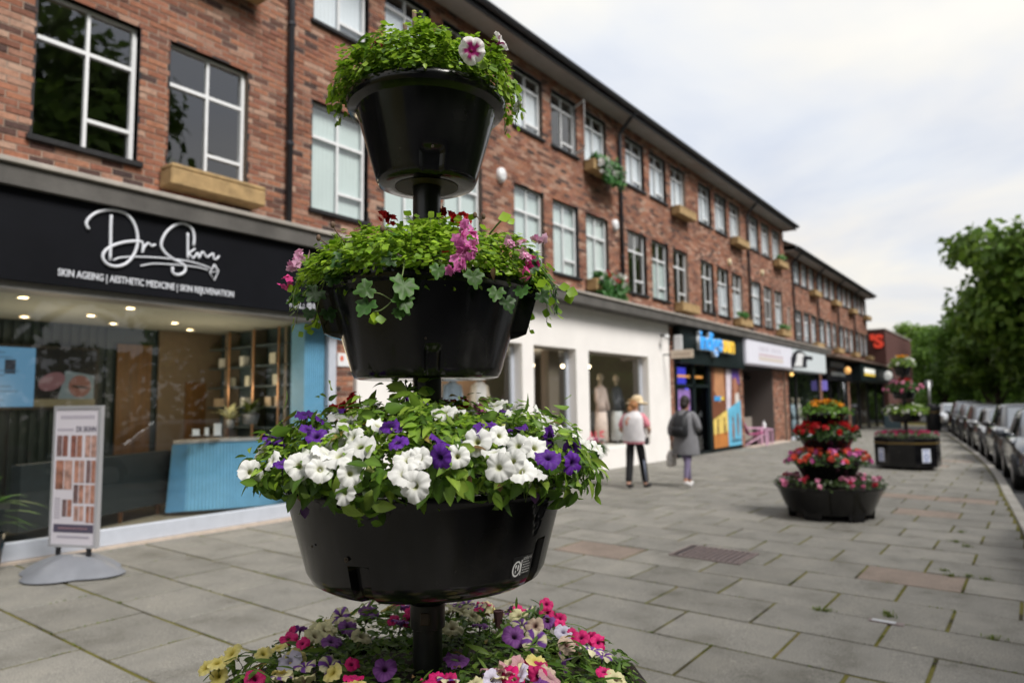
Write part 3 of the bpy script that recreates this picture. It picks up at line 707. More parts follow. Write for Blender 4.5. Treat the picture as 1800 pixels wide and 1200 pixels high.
# screen: price list and a close-up picture
scn = bx('screen', 'black_paint', S1, 2.3, 4.42, 10.44, 10.5, 1.56, 2.40)
M['scr_blue'] = scr('screen_blue', (.14,.33,.52)); M['scr_black'] = scr('screen_black', (.004,.004,.005))
def flat(root, name, mat, pts, Y):
    q = MB(); q.add([(x, Y, z) for x, z in pts], [tuple(range(len(pts)))]); return q.build(name, mat, root)
def rect(root, name, mat, x0, x1, z0, z1, Y): return flat(root, name, mat, [(x0,z0),(x1,z0),(x1,z1),(x0,z1)], Y)
rect(scn, 'price_list', M['scr_blue'], 2.34, 3.64, 1.60, 2.36, 10.436); rect(scn, 'picture', M['scr_black'], 3.64, 4.38, 1.60, 2.36, 10.436)
rect(scn, 'caption_strip', scr('scr_sand', (.16,.13,.07)), 3.64, 4.38, 1.60, 1.70, 10.432)
def oval(cx, cz, rx, rz_, n=18, rot=0): return [(cx+rx*math.cos(2*PI*i/n)*math.cos(rot)-rz_*math.sin(2*PI*i/n)*math.sin(rot), cz+rx*math.cos(2*PI*i/n)*math.sin(rot)+rz_*math.sin(2*PI*i/n)*math.cos(rot)) for i in range(n)]
flat(scn, 'picture_shape', scr('scr_pink', (.17,.08,.085)), oval(3.84,1.93,.17,.11,18,.5), 10.428)
flat(scn, 'picture_shape', scr('scr_grey', (.14,.17,.17)), [(3.92,1.70),(4.36,1.70),(4.36,2.02),(4.0,2.08)], 10.43)
flat(scn, 'picture_shape', scr('scr_skin', (.18,.075,.055)), oval(4.18,1.87,.14,.15), 10.426)
flat(scn, 'picture_shape', M['scr_black'], oval(4.18,1.86,.11,.018,18,-.1), 10.422)
for i, (a, z_) in enumerate([(3.05,2.28),(3.05,2.22),(2.95,2.05),(3.0,1.99),(3.05,1.85),(3.0,1.79),(3.05,1.68)]): rect(scn, 'list_line', scr('scr_text', (.08,.17,.26)), 2.75, 3.3+.08*(i % 3), z_, z_+.016, 10.43)
rect(scn, 'list_picture', scr('scr_pot', (.02,.03,.05)), 3.30, 3.42, 2.02, 2.2, 10.43)
# recessed downlights
for i, (px, py) in enumerate([(41,522),(43,556),(89,569),(160,554),(229,541),(199,568),(231,579),(307,567),(334,579),(348,588)]):
    p = on_z(px, py, 2.733); p[1] = max(p[1], 8.2); 
    dl = MB(); dl.lathe([(.05,-.004),(.062,-.012),(.062,-.001)], 14, (p[0],p[1],2.733)); o = dl.build('downlight', M['white_paint'], S1)
    dl = MB(); dl.lathe([(.001,-.006),(.045,-.006),(.045,-.001)], 12, (p[0],p[1],2.733)); dl.build('bulb', M['downlight'], o)
for (x_, y_) in ((3.4,9.2),(5.3,9.2)):
    ld = bpy.data.lights.new('shop_lamp', 'POINT'); ld.energy = 9; ld.color = (1,.8,.55); ld.shadow_soft_size = .35
    lo = bpy.data.objects.new('shop_lamp', ld); COL.objects.link(lo); lo.location = (x_, y_, 1.75)
# shelving along the side wall, copper rods
sh = bx('shelf_unit', pmat('shelf_back', (.05,.075,.09), .6), S1, 6.29, 6.325, 8.35, 10.5, .9, 2.72)
for z_ in (1.25, 1.55, 1.85, 2.15, 2.45): bx('shelf', pmat('shelf_board', (.06,.085,.10), .4), S1, 6.05, 6.29, 8.4, 10.45, z_, z_+.02)
for px in (404, 447, 491):
    p = on_X(px, 640, 6.04); q = MB(); q.tube([(6.03,p[1],.95),(6.03,p[1],2.7)], .017, 8); q.build('copper_rod', M['copper'], S1, True)
for y_ in (8.45, 9.25, 9.95): bx('shelf_divider', pmat('divider', (.16,.13,.10), .6), S1, 6.05, 6.27, y_, y_+.05, .95, 2.7)
for i, (y_, z_, lab_) in enumerate([(8.7,1.87,'product box nearest the glass on the middle clinic shelf'),(8.85,1.57,'second product box from the glass on the lowest clinic shelf'),(8.65,1.57,'product box nearest the glass on the lowest clinic shelf'),(9.4,1.87,'product box midway along the middle clinic shelf'),(9.55,2.17,'product box midway along the top clinic shelf'),(9.5,1.57,'third product box from the glass on the lowest clinic shelf'),(9.9,1.87,'product box deepest in the room on the middle clinic shelf'),(10.2,1.57,'product box deepest in the room on the lowest clinic shelf'),(10.1,2.17,'product box deepest in the room on the top clinic shelf'),(8.75,2.17,'product box nearest the glass on the top clinic shelf')]):
    tag(bx('product_box', pmat('carton_%d' % i, random.choice([(.5,.5,.42),(.45,.36,.26),(.55,.57,.55)]), .6), None, 6.08, 6.18, y_, y_+random.uniform(.08,.15), z_+.002, z_+random.uniform(.12,.17)), lab_, 'box', 'boxes on the clinic shelves')
bx('fluted_end', 'blue_flute', S1, 6.02, 6.355, 8.0, 8.3, .30, 2.70)
q = MB()
for i in range(9): q.tube([(6.05+i*.035,7.995,.3),(6.05+i*.035,7.995,2.7)], .013, 6, False)
q.build('flutes', M['blue_flute'], S1, True, stuff=True)
# curved reception counter with fluted blue front
ct = thing('reception_counter', 'curved reception counter with pale blue fluted front behind the glass', 'counter', (5.4, 9.2, .12))
tp = [((303,781),9.45),((330,779),9.25),((400,775),9.0),((460,773),8.8),((510,772),8.6)]
bt = [((290,901),9.45),((325,898),9.25),((400,893),9.0),((460,888),8.8),((512,884),8.6)]
def smooth_poly(P, n):
    P = np.array(P); t_ = np.linspace(0, 1, len(P)); u = np.linspace(0, 1, n)
    return np.stack([np.interp(u, t_, P[:,k]) for k in range(3)], 1)
TP = smooth_poly([on_Y(*a, y_) for a, y_ in tp], 48); BT = smooth_poly([on_Y(*a, y_) for a, y_ in bt], 48)
q = MB()
for i in range(47):
    a, b, c, d = BT[i], BT[i+1], TP[i+1], TP[i]; m = (a+b)/2+np.array([-.006,-.018,0]); m2 = (c+d)/2+np.array([-.006,-.018,0])
    q.add([a, m, b, c, m2, d], [(0,1,4,5),(1,2,3,4)])
q.build('fluted_front', M['blue_flute'], ct)
q = MB()
for i in range(47):
    a, b = TP[i]+[0,-.03,0], TP[i+1]+[0,-.03,0]; q.add([a, b, b+[.25,.5,0], a+[.25,.5,0], a+[0,0,.035], b+[0,0,.035], b+[.25,.5,.035], a+[.25,.5,.035]], [(0,1,5,4),(4,5,6,7),(3,2,1,0)])
q.build('counter_top', M['marble'], ct)
q = MB()
for i in range(47):
    a, b = BT[i]+[.1,.12,0], BT[i+1]+[.1,.12,0]; q.quad((a[0],a[1],.12),(b[0],b[1],.12),tuple(b),tuple(a))
q.build('plinth', M['pale_stone'], ct)
# cards, orchid and potted plant on the counter
for i, (px, wd, hh_, lab) in enumerate([(384,.10,.17,'tall white leaflet stand at left end of the counter'),(346,.09,.09,'low white card holder left on reception counter'),(365,.05,.11,'slim white bottle between the card holders')]):
    p = on_Y(px, 766, 8.95); t = thing('leaflet_stand', lab, 'leaflet stand', (p[0], 8.98, p[2]))
    bx('stand_base', 'marble', t, p[0]-wd*.6, p[0]+wd*.6, 8.95, 9.03, p[2], p[2]+.015); bx('leaflet', 'white_paint', t, p[0]-wd/2, p[0]+wd/2, 8.97, 8.99, p[2]+.015, p[2]+hh_)
M['dull_leaf'] = leafmat('dull_leaf', .5, .2)
def potted(px, Y, py, lab, n, ln, col, pot=(.2,.21,.23), ph=.16, pr=.1):
    p = on_Y(px, py, Y); t = thing('potted_plant', lab, 'plant', tuple(p))
    q = MB(); q.lathe([(pr*.7,0),(pr,ph),(pr*.9,ph),(pr*.85,ph-.02)], 18, tuple(p)); q.build('pot', pmat('pot', pot, .4), t, True)
    q = MB()
    for i in range(n):
        a = random.uniform(0, 2*PI); l = ln*random.uniform(.6, 1.1); el = random.uniform(.5, 1.4); w_ = l*.14
        b = np.array([p[0], p[1], p[2]+ph-.01]); d = np.array([math.cos(a)*math.cos(el), math.sin(a)*math.cos(el), math.sin(el)]); s_ = np.array([-math.sin(a), math.cos(a), 0])*w_
        m = b+d*l*.55; e_ = b+d*l+np.array([math.cos(a), math.sin(a), -1])*l*.22
        q.add([b-s_*.3, b+s_*.3, m+s_, m-s_, e_], [(0,1,2,3),(3,2,4)], tuple(np.array(col)*random.uniform(.7, 1.3)))
    q.build('leaves', M['dull_leaf'], t); return t
potted(440, 9.1, 745, 'leafy plant in grey pot on the reception counter', 34, .30, (.16,.22,.05), ph=.14, pr=.13)
potted(405, 9.15, 752, 'pale drooping orchid left of the pot on the counter', 16, .3, (.35,.36,.2), ph=.12, pr=.06)
# dark sofa on turned legs
sf = thing('sofa', 'dark velvet sofa on wooden legs behind the clinic window', 'sofa', (4, 9.4, .12))
A_, B_ = np.array([2.95, 8.75, 0]), np.array([4.95, 9.72, 0]); d_ = (B_-A_)/np.linalg.norm(B_-A_); n_ = np.array([-d_[1], d_[0], 0])
def obox(mb, s0, s1, t0, t1, z0, z1):
    V = [A_+d_*s+n_*t+np.array([0,0,z]) for z in (z0, z1) for s, t in ((s0,t0),(s1,t0),(s1,t1),(s0,t1))]
    mb.add(V, [(3,2,1,0),(4,5,6,7),(0,1,5,4),(1,2,6,5),(2,3,7,6),(3,0,4,7)])
q = MB(); obox(q, -.1, 2.3, 0, .62, .30, .52); q.build('seat', M['sofa'], sf)
q = MB(); obox(q, -.1, 2.3, -.12, -.004, .28, .98); q.build('backrest', M['sofa'], sf)
for s in (.5, 1.5, 2.2): 
    q = MB(); P = A_+d_*s; q.tube([(P[0],P[1],.12),(P[0],P[1],.32)], [.022,.05], 8); q.build('leg', M['leg_wood'], sf, True)
# script sign: traced strokes, each a raised letter stroke
def zpt(zx, zy): p = on_Y(120+zx/5.453, 340+zy/5.453, 7.625); return (p[0], 7.625, p[2])
STR = [([(195,345),(172,290),(200,235),(270,185),(370,160),(470,165),(560,200),(620,270),(655,360),(665,460),(645,550),(600,630),(540,680),(460,700),(380,680),(335,630),(335,580),(370,535),(440,495),(540,468),(640,458),(700,462)], .02),
 ([(412,210),(407,300),(405,450),(400,645)], .02), ([(705,460),(716,500),(710,570),(725,520),(760,480),(785,490),(800,505),(835,490)], .016),
 ([(1200,505),(1206,420),(1190,350),(1150,305),(1090,285),(1020,305),(950,360),(905,430),(890,500),(920,560),(990,620),(1070,660),(1115,695),(1120,740),(1090,770),(1040,780),(1000,755),(1000,705)], .02),
 ([(1145,380),(1145,500),(1145,630)], .018), ([(1215,530),(1150,580),(1172,592),(1195,622),(1215,600)], .014), ([(1215,600),(1240,570),(1250,620),(1285,560),(1310,590),(1330,612),(1370,585),(1390,580),(1395,625),(1420,630),(1445,600)], .015),
 ([(430,640),(500,615),(650,608),(850,615),(1000,630),(1150,650),(1280,685),(1360,715)], .011), ([(690,695),(800,675),(950,678),(1100,690),(1250,710),(1340,735)], .010),
 ([(1400,680),(1440,740),(1400,835),(1355,760),(1400,680)], .009), ([(1355,760),(1440,740),(1385,700),(1440,740)], .006)]
def catmull(P, n=4):
    P = [np.array(p, float) for p in P]; P = [2*P[0]-P[1]]+P+[2*P[-1]-P[-2]]; o = []
    for i in range(1, len(P)-2):
        for k in range(n):
            t = k/n; a, b, c, d = P[i-1:i+3]; o.append(.5*((2*b)+(-a+c)*t+(2*a-5*b+4*c-d)*t*t+(-a+3*b-3*c+d)*t**3))
    return o+[P[-2]]
for pts, r_ in STR:
    q = MB(); P3 = [zpt(*p) for p in pts]; q.tube(catmull(P3) if r_ > .0095 else P3, r_*.82, 8); q.build('sign_stroke', M['letter_white'], sp, True)
put_text('lettering', 'SKIN AGEING | AESTHETIC MEDICINE | SKIN REJUVENATION', M['letter_white'], sp, 2.82, 7.634, 2.845, .095, 1.89, .004, .012)
put_text('lettering', 'TEL: 01', M['letter_white'], sp, 5.47, 7.634, 2.835, .085, .42, .004, .012)
# plaque on the brick pier
pl = thing('wall_plaque', 'small white plaque with red mark on the brick pier', 'plaque', (6.65, 7.94, 2.2))
bx('plate', 'white_paint', pl, 6.53, 6.80, 7.925, 7.945, 2.12, 2.31, .004); rect(pl, 'red_mark', pmat('red_mark', (.6,.12,.06), .5), 6.57, 6.63, 2.2, 2.27, 7.922)

# ---------------- shop 2: white rendered boutique
M['render_white'] = pmat('render_white', (.76,.735,.72), .8, var=.05, vscale=1.4, bump=.15, bscale=120)
M['boutique_wall'] = pmat('boutique_wall', (.11,.10,.08), .8); M['boutique_floor'] = pmat('boutique_floor', (.2,.17,.13), .5)
S2 = thing('shop_front', 'white rendered boutique front with three tall openings', 'shop front', (12, FY, .05))
hl = [(8.0,10.98,.52,2.72),(11.37,12.97,.06,2.72),(13.5,16.5,.52,2.72)]
q = MB()
for (a, b, c, d) in solids(6.86, 17.8, -.05, 3.655, hl): q.box(a, b, 7.9, 8.16, c, d)
q.build('rendered_wall', M['render_white'], S2)
for (a, b, c, d) in hl: 
    bx('opening_frame', pmat('putty_frame', (.30,.27,.23), .5), S2, a, b, 8.10, 8.15, d-.05, d)
    bx('opening_frame', 'frame_grey', S2, b-.09, b, 8.10, 8.15, c, d-.05)
pane(S2, 8.0, 10.89, .52, 2.67, 8.12); pane(S2, 13.5, 16.41, .52, 2.67, 8.12); pane(S2, 12.1, 12.88, .06, 2.67, 8.12)
room(S2, 6.9, 17.75, 8.17, 12.5, .07, 2.95, M['boutique_wall'], M['boutique_floor'], pmat('boutique_ceiling', (.4,.39,.36), .8))
bx('display_plinth', 'render_white', S2, 8.0, 10.98, 8.17, 9.0, .07, .5); bx('display_plinth', 'render_white', S2, 13.5, 16.5, 8.17, 9.1, .07, .5)
bx('door_curtain', pmat('brown_curtain', (.15,.12,.095), .8), S2, 12.5, 12.9, 8.3, 8.5, .07, 2.7)
bx('rail_wall', pmat('rail_brown', (.14,.085,.055), .7), S2, 10.9, 13.2, 10.6, 10.7, .07, 2.6)
for z_ in (2.28, 2.43): bx('strip_light', emis('strip_light', (1,.7,.3), 3), S2, 11.9, 12.45, 10.5, 10.58, z_, z_+.06)
for (x_, y_) in ((15.1,9.6),(14.2,9.9),(15.9,9.3),(9.3,9.8)):
    q = MB(); q.ball((x_, y_, 2.5), .045, 6); q.build('spot_lamp', emis('spot_lamp', (1,.8,.5), 4), S2)
    q = MB(); q.tube([(x_,y_,2.55),(x_,y_,2.95)], .012, 6); q.build('lamp_stem', M['black_paint'], S2)
for (x_, y_) in ((15,10),(9.5,10),(12.2,9.6)):
    ld = bpy.data.lights.new('boutique_lamp', 'POINT'); ld.energy = 14; ld.color = (1,.84,.62); ld.shadow_soft_size = .3
    lo = bpy.data.objects.new('boutique_lamp', ld); COL.objects.link(lo); lo.location = (x_, y_, 2.2)
def mannequin(x_, y_, z_, top, skirt, lab, sleeves=True, head=True):
    t = thing('mannequin', lab, 'mannequin', (x_, y_, z_)); mt = pmat('dress', top, .8, var=.2, vscale=9); ms = pmat('skirt', skirt, .8, var=.15, vscale=9); sk = pmat('mannequin_skin', (.5,.42,.34), .5)
    q = MB(); q.loft([(x_,y_,z_+.0,.06,.06),(x_,y_,z_+.02,.13,.13),(x_,y_,z_+.03,.02,.02),(x_,y_,z_+.8,.02,.02)], 12); q.build('stand', M['metal_grey'], t)
    q = MB(); q.loft([(x_,y_,z_+.1,.21,.16),(x_,y_,z_+.5,.19,.15),(x_,y_,z_+.85,.165,.125)], 16); q.build('skirt', ms, t, True)
    q = MB(); q.loft([(x_,y_,z_+.84,.17,.13),(x_,y_,z_+1.05,.13,.1),(x_,y_,z_+1.28,.18,.12),(x_,y_,z_+1.42,.17,.1),(x_,y_,z_+1.5,.06,.06)], 16); q.build('bodice', mt, t, True)
    for s in (-1, 1):
        q = MB(); q.tube([(x_+s*.17,y_,z_+1.42),(x_+s*.23,y_-.02,z_+1.15),(x_+s*.22,y_-.08,z_+.88)], [.06,.055,.045], 8); q.build('sleeve', mt if sleeves else sk, t, True)
    q = MB(); q.tube([(x_,y_,z_+1.48),(x_,y_,z_+1.58)], .045, 8); q.ball((x_,y_,z_+1.68), .085, 8, 1.25)
    if head: q.build('head', sk, t, True)
    else:
        q = MB(); q.tube([(x_,y_,z_+1.48),(x_,y_,z_+1.56)], .045, 8); q.build('neck', M['black_paint'], t, True)
mannequin(on_Y(1056,700,8.7)[0], 8.7, .5, (.55,.42,.38), (.6,.47,.42), 'shop mannequin in long pale pink floral dress behind the boutique window')
mannequin(on_Y(1084,700,8.75)[0], 8.75, .5, (.06,.06,.07), (.45,.45,.46), 'shop mannequin in dark top and white trousers behind the boutique window')
mannequin(on_Y(843,700,8.7)[0], 8.7, .5, (.7,.66,.66), (.6,.58,.58), 'headless mannequin in a white vest in the boutique window', False, False)
mannequin(on_Y(795,700,8.75)[0], 8.75, .5, (.18,.22,.27), (.18,.22,.28), 'mannequin in a slate blue dress at left in the boutique window')
put_text('lettering', 'SALE', pmat('sale_red', (.5,.05,.08), .5), S2, 13.55, 8.114, .62, .3, .95, .002, .02)
tag_ = thing('hanging_sign', 'small cream blade sign projecting from the white boutique wall', 'sign', (17.4, 7.5, 2.8))
bx('board', pmat('board_cream', (.62,.52,.42), .6), tag_, 17.4, 17.43, 7.06, 7.68, 2.70, 2.92, .004); q = MB(); q.tube([(17.415,7.68,2.81),(17.415,7.92,2.81)], .018, 8); q.build('bracket', M['black_paint'], tag_)
q = MB()
for i in range(9): q.box(17.394, 17.399, 7.16+i*.05, 7.16+i*.05+.03, 2.79, 2.825)
q.build('lettering', pmat('letter_tan', (.4,.3,.22), .6), tag_, stuff=True)
cv = thing('security_camera', 'white security camera high on the boutique wall', 'camera', (17.3, 7.9, 3.2))
q = MB(); q.tube([(17.3,7.9,3.32),(17.3,7.78,3.3),(17.26,7.72,3.27)], .03, 8); q.build('bracket', M['black_paint'], cv, True)
q = MB(); q.ball((17.22,7.7,3.27), .07, 7, .8, 1.5, 1); q.build('housing', M['white_paint'], cv, True)
cv = thing('hanging_sign', 'narrow white upright blade sign between boutique and tanning shop', 'sign', (17.9, 7.8, 3.1))
bx('board', 'white_paint', cv, 17.88, 17.92, 7.55, 7.8, 2.93, 3.36, .02); bx('bracket', 'black_paint', cv, 17.89, 17.91, 7.8, 7.945, 3.1, 3.14)

# ---------------- shop 3: tanning shop
M['dark_green'] = pmat('dark_green', (.006,.012,.013), .5, spec=.2, var=.2, vscale=2)
S3 = thing('shop_front', 'dark fronted tanning shop with blue and yellow lettering', 'shop front', (20.8, FY, 0))
sp3 = bx('sign_panel', 'dark_green', S3, 18.2, 23.46, 7.74, 7.9, 2.63, 3.655)
M['ind_blue'] = pmat('ind_blue', (.05,.33,.80), .4, emit=(.05,.33,.8), estr=.12); M['ind_yel'] = pmat('ind_yel', (.80,.50,.06), .4, emit=(.8,.5,.06), estr=.1); M['ind_edge'] = pmat('ind_edge', (.6,.63,.66), .5)
x_ = 19.3
for ch, wd, hh_, dz in (('i',.14,.52,0),('n',.32,.36,0),('d',.34,.54,0),('i',.14,.52,0),('g',.34,.52,-.16),('o',.36,.38,0)):
    put_text('letter', ch, M['ind_edge'], sp3, x_-.02, 7.66, 3.06+dz-.02, hh_+.03, wd+.03, .05, .03); put_text('letter_face', ch, M['ind_blue'], sp3, x_, 7.60, 3.06+dz, hh_, wd, .012, .02); x_ += wd+.03
for ch, wd in (('s',.30),('u',.33),('n',.33)):
    put_text('letter', ch, M['ind_edge'], sp3, x_-.02, 7.66, 3.04, .40, wd+.03, .05, .03); put_text('letter_face', ch, M['ind_yel'], sp3, x_, 7.60, 3.06, .37, wd, .012, .03); x_ += wd+.03
bx('front_frame', 'dark_green', S3, 18.2, 18.3, 7.9, 8.0, .0, 2.63); bx('front_frame', 'dark_green', S3, 19.42, 19.56, 7.9, 8.0, .0, 2.63); bx('front_frame', 'dark_green', S3, 20.62, 20.84, 7.9, 8.0, .0, 2.63); bx('front_frame', 'dark_green', S3, 18.3, 23.46, 7.9, 8.0, -.02, .1); bx('front_frame', 'dark_green', S3, 18.3, 20.62, 7.9, 8.0, 1.98, 2.06)
bx('step', 'pale_stone', S3, 18.2, 23.46, 7.86, 8.0, -.1, -.02)
pane(S3, 18.3, 19.42, .1, 1.98, 7.96); pane(S3, 18.3, 19.42, 2.06, 2.63, 7.96); pane(S3, 19.56, 20.62, .1, 1.98, 8.03); pane(S3, 19.56, 20.62, 2.06, 2.63, 7.96)
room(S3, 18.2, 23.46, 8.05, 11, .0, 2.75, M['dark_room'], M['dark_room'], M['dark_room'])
bx('light_panel', emis('blue_light', (.06,.06,.62), .5), S3, 19.62, 20.55, 8.6, 8.62, 2.1, 2.6); bx('light_tube', emis('blue_tube', (.12,.12,1), 1.0), S3, 19.60, 19.74, 8.2, 8.24, .9, 1.95)
bx('amber_strip', emis('amber_strip', (.7,.3,.08), .5), S3, 18.3, 20.6, 8.08, 8.12, 2.26, 2.33)
rect(S3, 'window_poster', pmat('poster_mix', (.22,.10,.30), .5, var=.9, vscale=4, emit=(.15,.1,.25), estr=.4), 18.4, 19.38, .9, 1.92, 8.0)
ps = bx('poster_board', 'dark_green', S3, 20.84, 23.44, 7.93, 7.97, .1, 2.63)
def post(col, pts): flat(ps, 'poster_print', pmat('print', col, .5, var=.2, vscale=3), pts, 7.925-.002*post.n); post.n += 1
post.n = 0
post((.17,.06,.03), [(20.9,1.0),(23.4,1.6),(23.4,2.6),(20.9,2.6)]); post((.45,.22,.11), [(21.1,1.9),(21.5,1.5),(22.0,1.75),(21.95,2.6),(21.2,2.6)]); post((.62,.55,.62), [(22.1,1.2),(22.5,1.3),(22.7,2.6),(22.2,2.6)]); post((.10,.05,.28), [(22.75,2.3),(23.4,2.1),(23.4,2.6),(22.6,2.6)])
post((.38,.17,.11), oval(23.0,2.05,.22,.3)); post((.6,.55,.52), [(22.9,1.45),(23.35,1.5),(23.3,1.85),(22.95,1.8)]); post((.30,.12,.07), [(22.55,1.3),(22.85,1.35),(22.9,1.9),(22.65,1.8)])
post((.05,.30,.65), [(21.05,1.58),(21.7,1.58),(21.7,1.72),(21.05,1.72)]); post((.7,.5,.05), [(21.6,1.6),(21.9,1.6),(21.9,1.7),(21.6,1.7)])
post((.70,.52,.14), [(20.9,.55),(22.15,.6),(22.15,1.3),(20.9,1.0)]); post((.45,.17,.04), [(20.9,.14),(22.15,.14),(22.15,.6),(20.9,.55)]); post((.12,.42,.62), [(22.15,.14),(23.4,.14),(23.4,1.6),(22.15,1.3)])
post((.08,.03,.025), oval(21.25,.72,.07,.2)); post((.06,.03,.02), oval(21.27,.97,.05,.06)); post((.12,.05,.025), oval(21.85,.72,.07,.22)); post((.10,.04,.02), oval(21.85,1.0,.05,.06)); post((.28,.12,.07), oval(22.6,.62,.09,.32)); post((.2,.09,.06), oval(22.6,1.0,.07,.08)); post((.25,.10,.06), oval(23.05,.8,.07,.4)); post((.05,.16,.24), oval(22.85,.3,.5,.05))

# ---------------- shop 4: recessed shop under a plain white box sign
M['sign_white'] = pmat('sign_white', (.66,.66,.74), .35, emit=(.66,.66,.75), estr=.04)
S4 = thing('shop_front', 'recessed shop entrance under a plain white box sign', 'shop front', (26, FY, -.05))
sp4 = bx('sign_box', 'sign_white', S4, 23.4, 28.86, 7.6, 7.9, 2.78, 3.645, .05)
fz = pmat('faint_print', (.54,.52,.60), .5)
for i in range(11):
    if i != 5: bx('lettering', fz, sp4, 24.65+i*.24, 24.65+i*.24+random.uniform(.08,.17), 7.596, 7.6, 3.3, 3.46)
bx('lettering', pmat('faint_rose', (.55,.42,.46), .5), sp4, 24.6, 27.5, 7.595, 7.6, 3.14, 3.2); bx('lettering', pmat('faint_sand', (.6,.54,.50), .5), sp4, 24.6, 27.5, 7.595, 7.6, 2.96, 3.1)
bx('step', 'pale_stone', S4, 23.9, 28.4, 7.7, 9.5, -.16, .02)
room(S4, 23.9, 27.6, 8.06, 10.5, .02, 2.72, pmat('s4_wall', (.14,.12,.11), .8), M['floor_tan'], M['dark_room'])
bx('shop_window_wall', pmat('s4_beige', (.30,.26,.23), .7), S4, 25.8, 27.58, 8.9, 8.95, .02, .95); pane(S4, 25.8, 27.58, .95, 2.4, 8.92); bx('door_frame', 'black_paint', S4, 25.7, 25.8, 8.88, 8.98, .02, 2.6); bx('door_frame', 'black_paint', S4, 25.8, 27.58, 8.88, 8.98, 2.4, 2.5)
rect(S4, 'window_notice', M['white_paint'], 25.0, 25.6, .5, 1.3, 9.3); rect(S4, 'mirror', pmat('mirror_pane', (.3,.36,.35), .2), 26.2, 26.9, 1.1, 2.3, 9.4)
for i, (x_, z_, c) in enumerate([(26.2,1.3,(.4,.36,.3)),(26.6,1.2,(.1,.2,.1)),(27.1,1.5,(.3,.12,.1)),(26.9,1.15,(.5,.48,.45)),(24.6,1.5,(.25,.18,.14))]): 
    q = MB(); q.lathe([(.08,0),(.13,.1),(.1,.28),(.05,.33),(.06,.38)], 12, (x_, 9.15, z_-.25)); tag(q.build('vase', pmat('vase_%d' % i, c, .4), None, True), ['pale tan vase in the recessed shop window','dark green vase in the recessed shop window','dull red vase in the recessed shop window','whitish vase in the recessed shop window','brown vase near the left of the recessed shop'][i], 'vase')
    bx('vase_shelf', 'black_paint', S4, x_-.16, x_+.16, 9.0, 9.3, z_-.28, z_-.252)

# ---------------- shop 5: white sign with black emblem
S5 = thing('shop_front', 'glazed shop with white sign carrying a black arch emblem', 'shop front', (32, FY, -.1))
sp5 = bx('sign_box', pmat('sign_pale', (.56,.61,.64), .4, emit=(.56,.61,.65), estr=.02), S5, 28.95, 34.34, 7.6, 7.88, 2.74, 3.645, .04)
def em(zx, zy): p = on_Y(1300+zx/10, 570+zy/10, 7.59); return (p[0], p[2])
bk = pmat('emblem_black', (.012,.012,.02), .5)
flat(sp5, 'emblem', bk, [em(*p) for p in [(910,760),(905,600),(940,510),(1000,460),(1070,455),(1130,490),(1170,550),(1280,565),(1290,600),(1275,630),(1200,615),(1180,660),(1185,760)]], 7.594)
flat(sp5, 'emblem', M['white_paint'], [em(*p) for p in [(960,735),(1000,620),(1010,520),(1050,500),(1110,510),(1140,545),(1110,580),(1105,735)]], 7.588)
for x_ in (29.3, 30.4, 34.25): bx('front_frame', 'black_paint', S5, x_, x_+.09, 7.92, 8.0, -.12, 2.74)
bx('stall_riser', 'frame_grey', S5, 29.3, 34.34, 7.9, 7.98, -.2, .1)
pane(S5, 29.39, 30.4, .1, 2.74, 7.96); pane(S5, 30.49, 34.25, .1, 2.74, 7.96)
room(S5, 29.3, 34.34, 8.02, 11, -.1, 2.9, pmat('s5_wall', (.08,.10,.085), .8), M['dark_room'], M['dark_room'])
for i, (x_, c) in enumerate([(29.9,(.5,.5,.5)),(31.2,(.4,.28,.16)),(32.2,(.3,.38,.45)),(33.2,(.45,.42,.4))]): mannequin(x_, 8.6, -.1, c, tuple(np.array(c)*.8), ['mannequin in grey clothes left of the emblem shop door','mannequin in tan clothes in emblem shop window','mannequin in pale blue clothes in emblem shop window','mannequin in stone coloured clothes at right of emblem shop window'][i])
q = MB(); q.ball((29.15,7.75,2.6), .07, 6); tag(q.build('wall_lamp', emis('brass_lamp', (.8,.5,.15), 1.0), None, True), 'small brass lamp under the white emblem sign', 'lamp')

# ---------------- shops 6 and 7: dark fronts under a long canopy
S6 = thing('shop_front', 'black fronted shop with dim grey lettering under canopy', 'shop front', (37.5, FY, -.15))
sp6 = bx('sign_panel', 'sign_black', S6, 34.72, 40.28, 7.66, 7.9, 2.5, 3.55)
for i in range(7): bx('lettering', pmat('dim_grey', (.22,.23,.25), .5), sp6, 35.6+i*.42, 35.6+i*.42+.3, 7.655, 7.66, 3.15, 3.4)
bx('lettering', pmat('dim_bar', (.10,.11,.115), .5), sp6, 35.6, 38.6, 7.655, 7.66, 2.72, 2.9)
for x_ in (34.72, 36.5, 38.4, 40.2): bx('front_frame', 'black_paint', S6, x_, x_+.08, 7.92, 8.0, -.2, 2.5)
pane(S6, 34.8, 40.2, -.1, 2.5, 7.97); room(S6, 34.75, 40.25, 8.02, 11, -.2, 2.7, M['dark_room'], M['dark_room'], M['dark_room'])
lb = thing('blade_sign', 'small violet lit sign on the brown post beside dark shop', 'sign', (34.5, 7.8, 2.2)); bx('board', emis('violet', (.16,.13,.42), .35), lb, 34.45, 34.49, 7.62, 7.86, 2.0, 2.45, .02)
S7 = thing('shop_front', 'far dark green canopied shop with bright white and yellow sign', 'shop front', (45, FY, -.2))
sp7 = bx('canopy', 'dark_green', S7, 40.7, 51.2, 7.3, 7.95, 2.55, 3.45)
bx('canopy_cap', pmat('cap_brown', (.16,.11,.085), .7), S7, 34.5, 51.3, 7.2, 7.99, 3.56, 3.66)
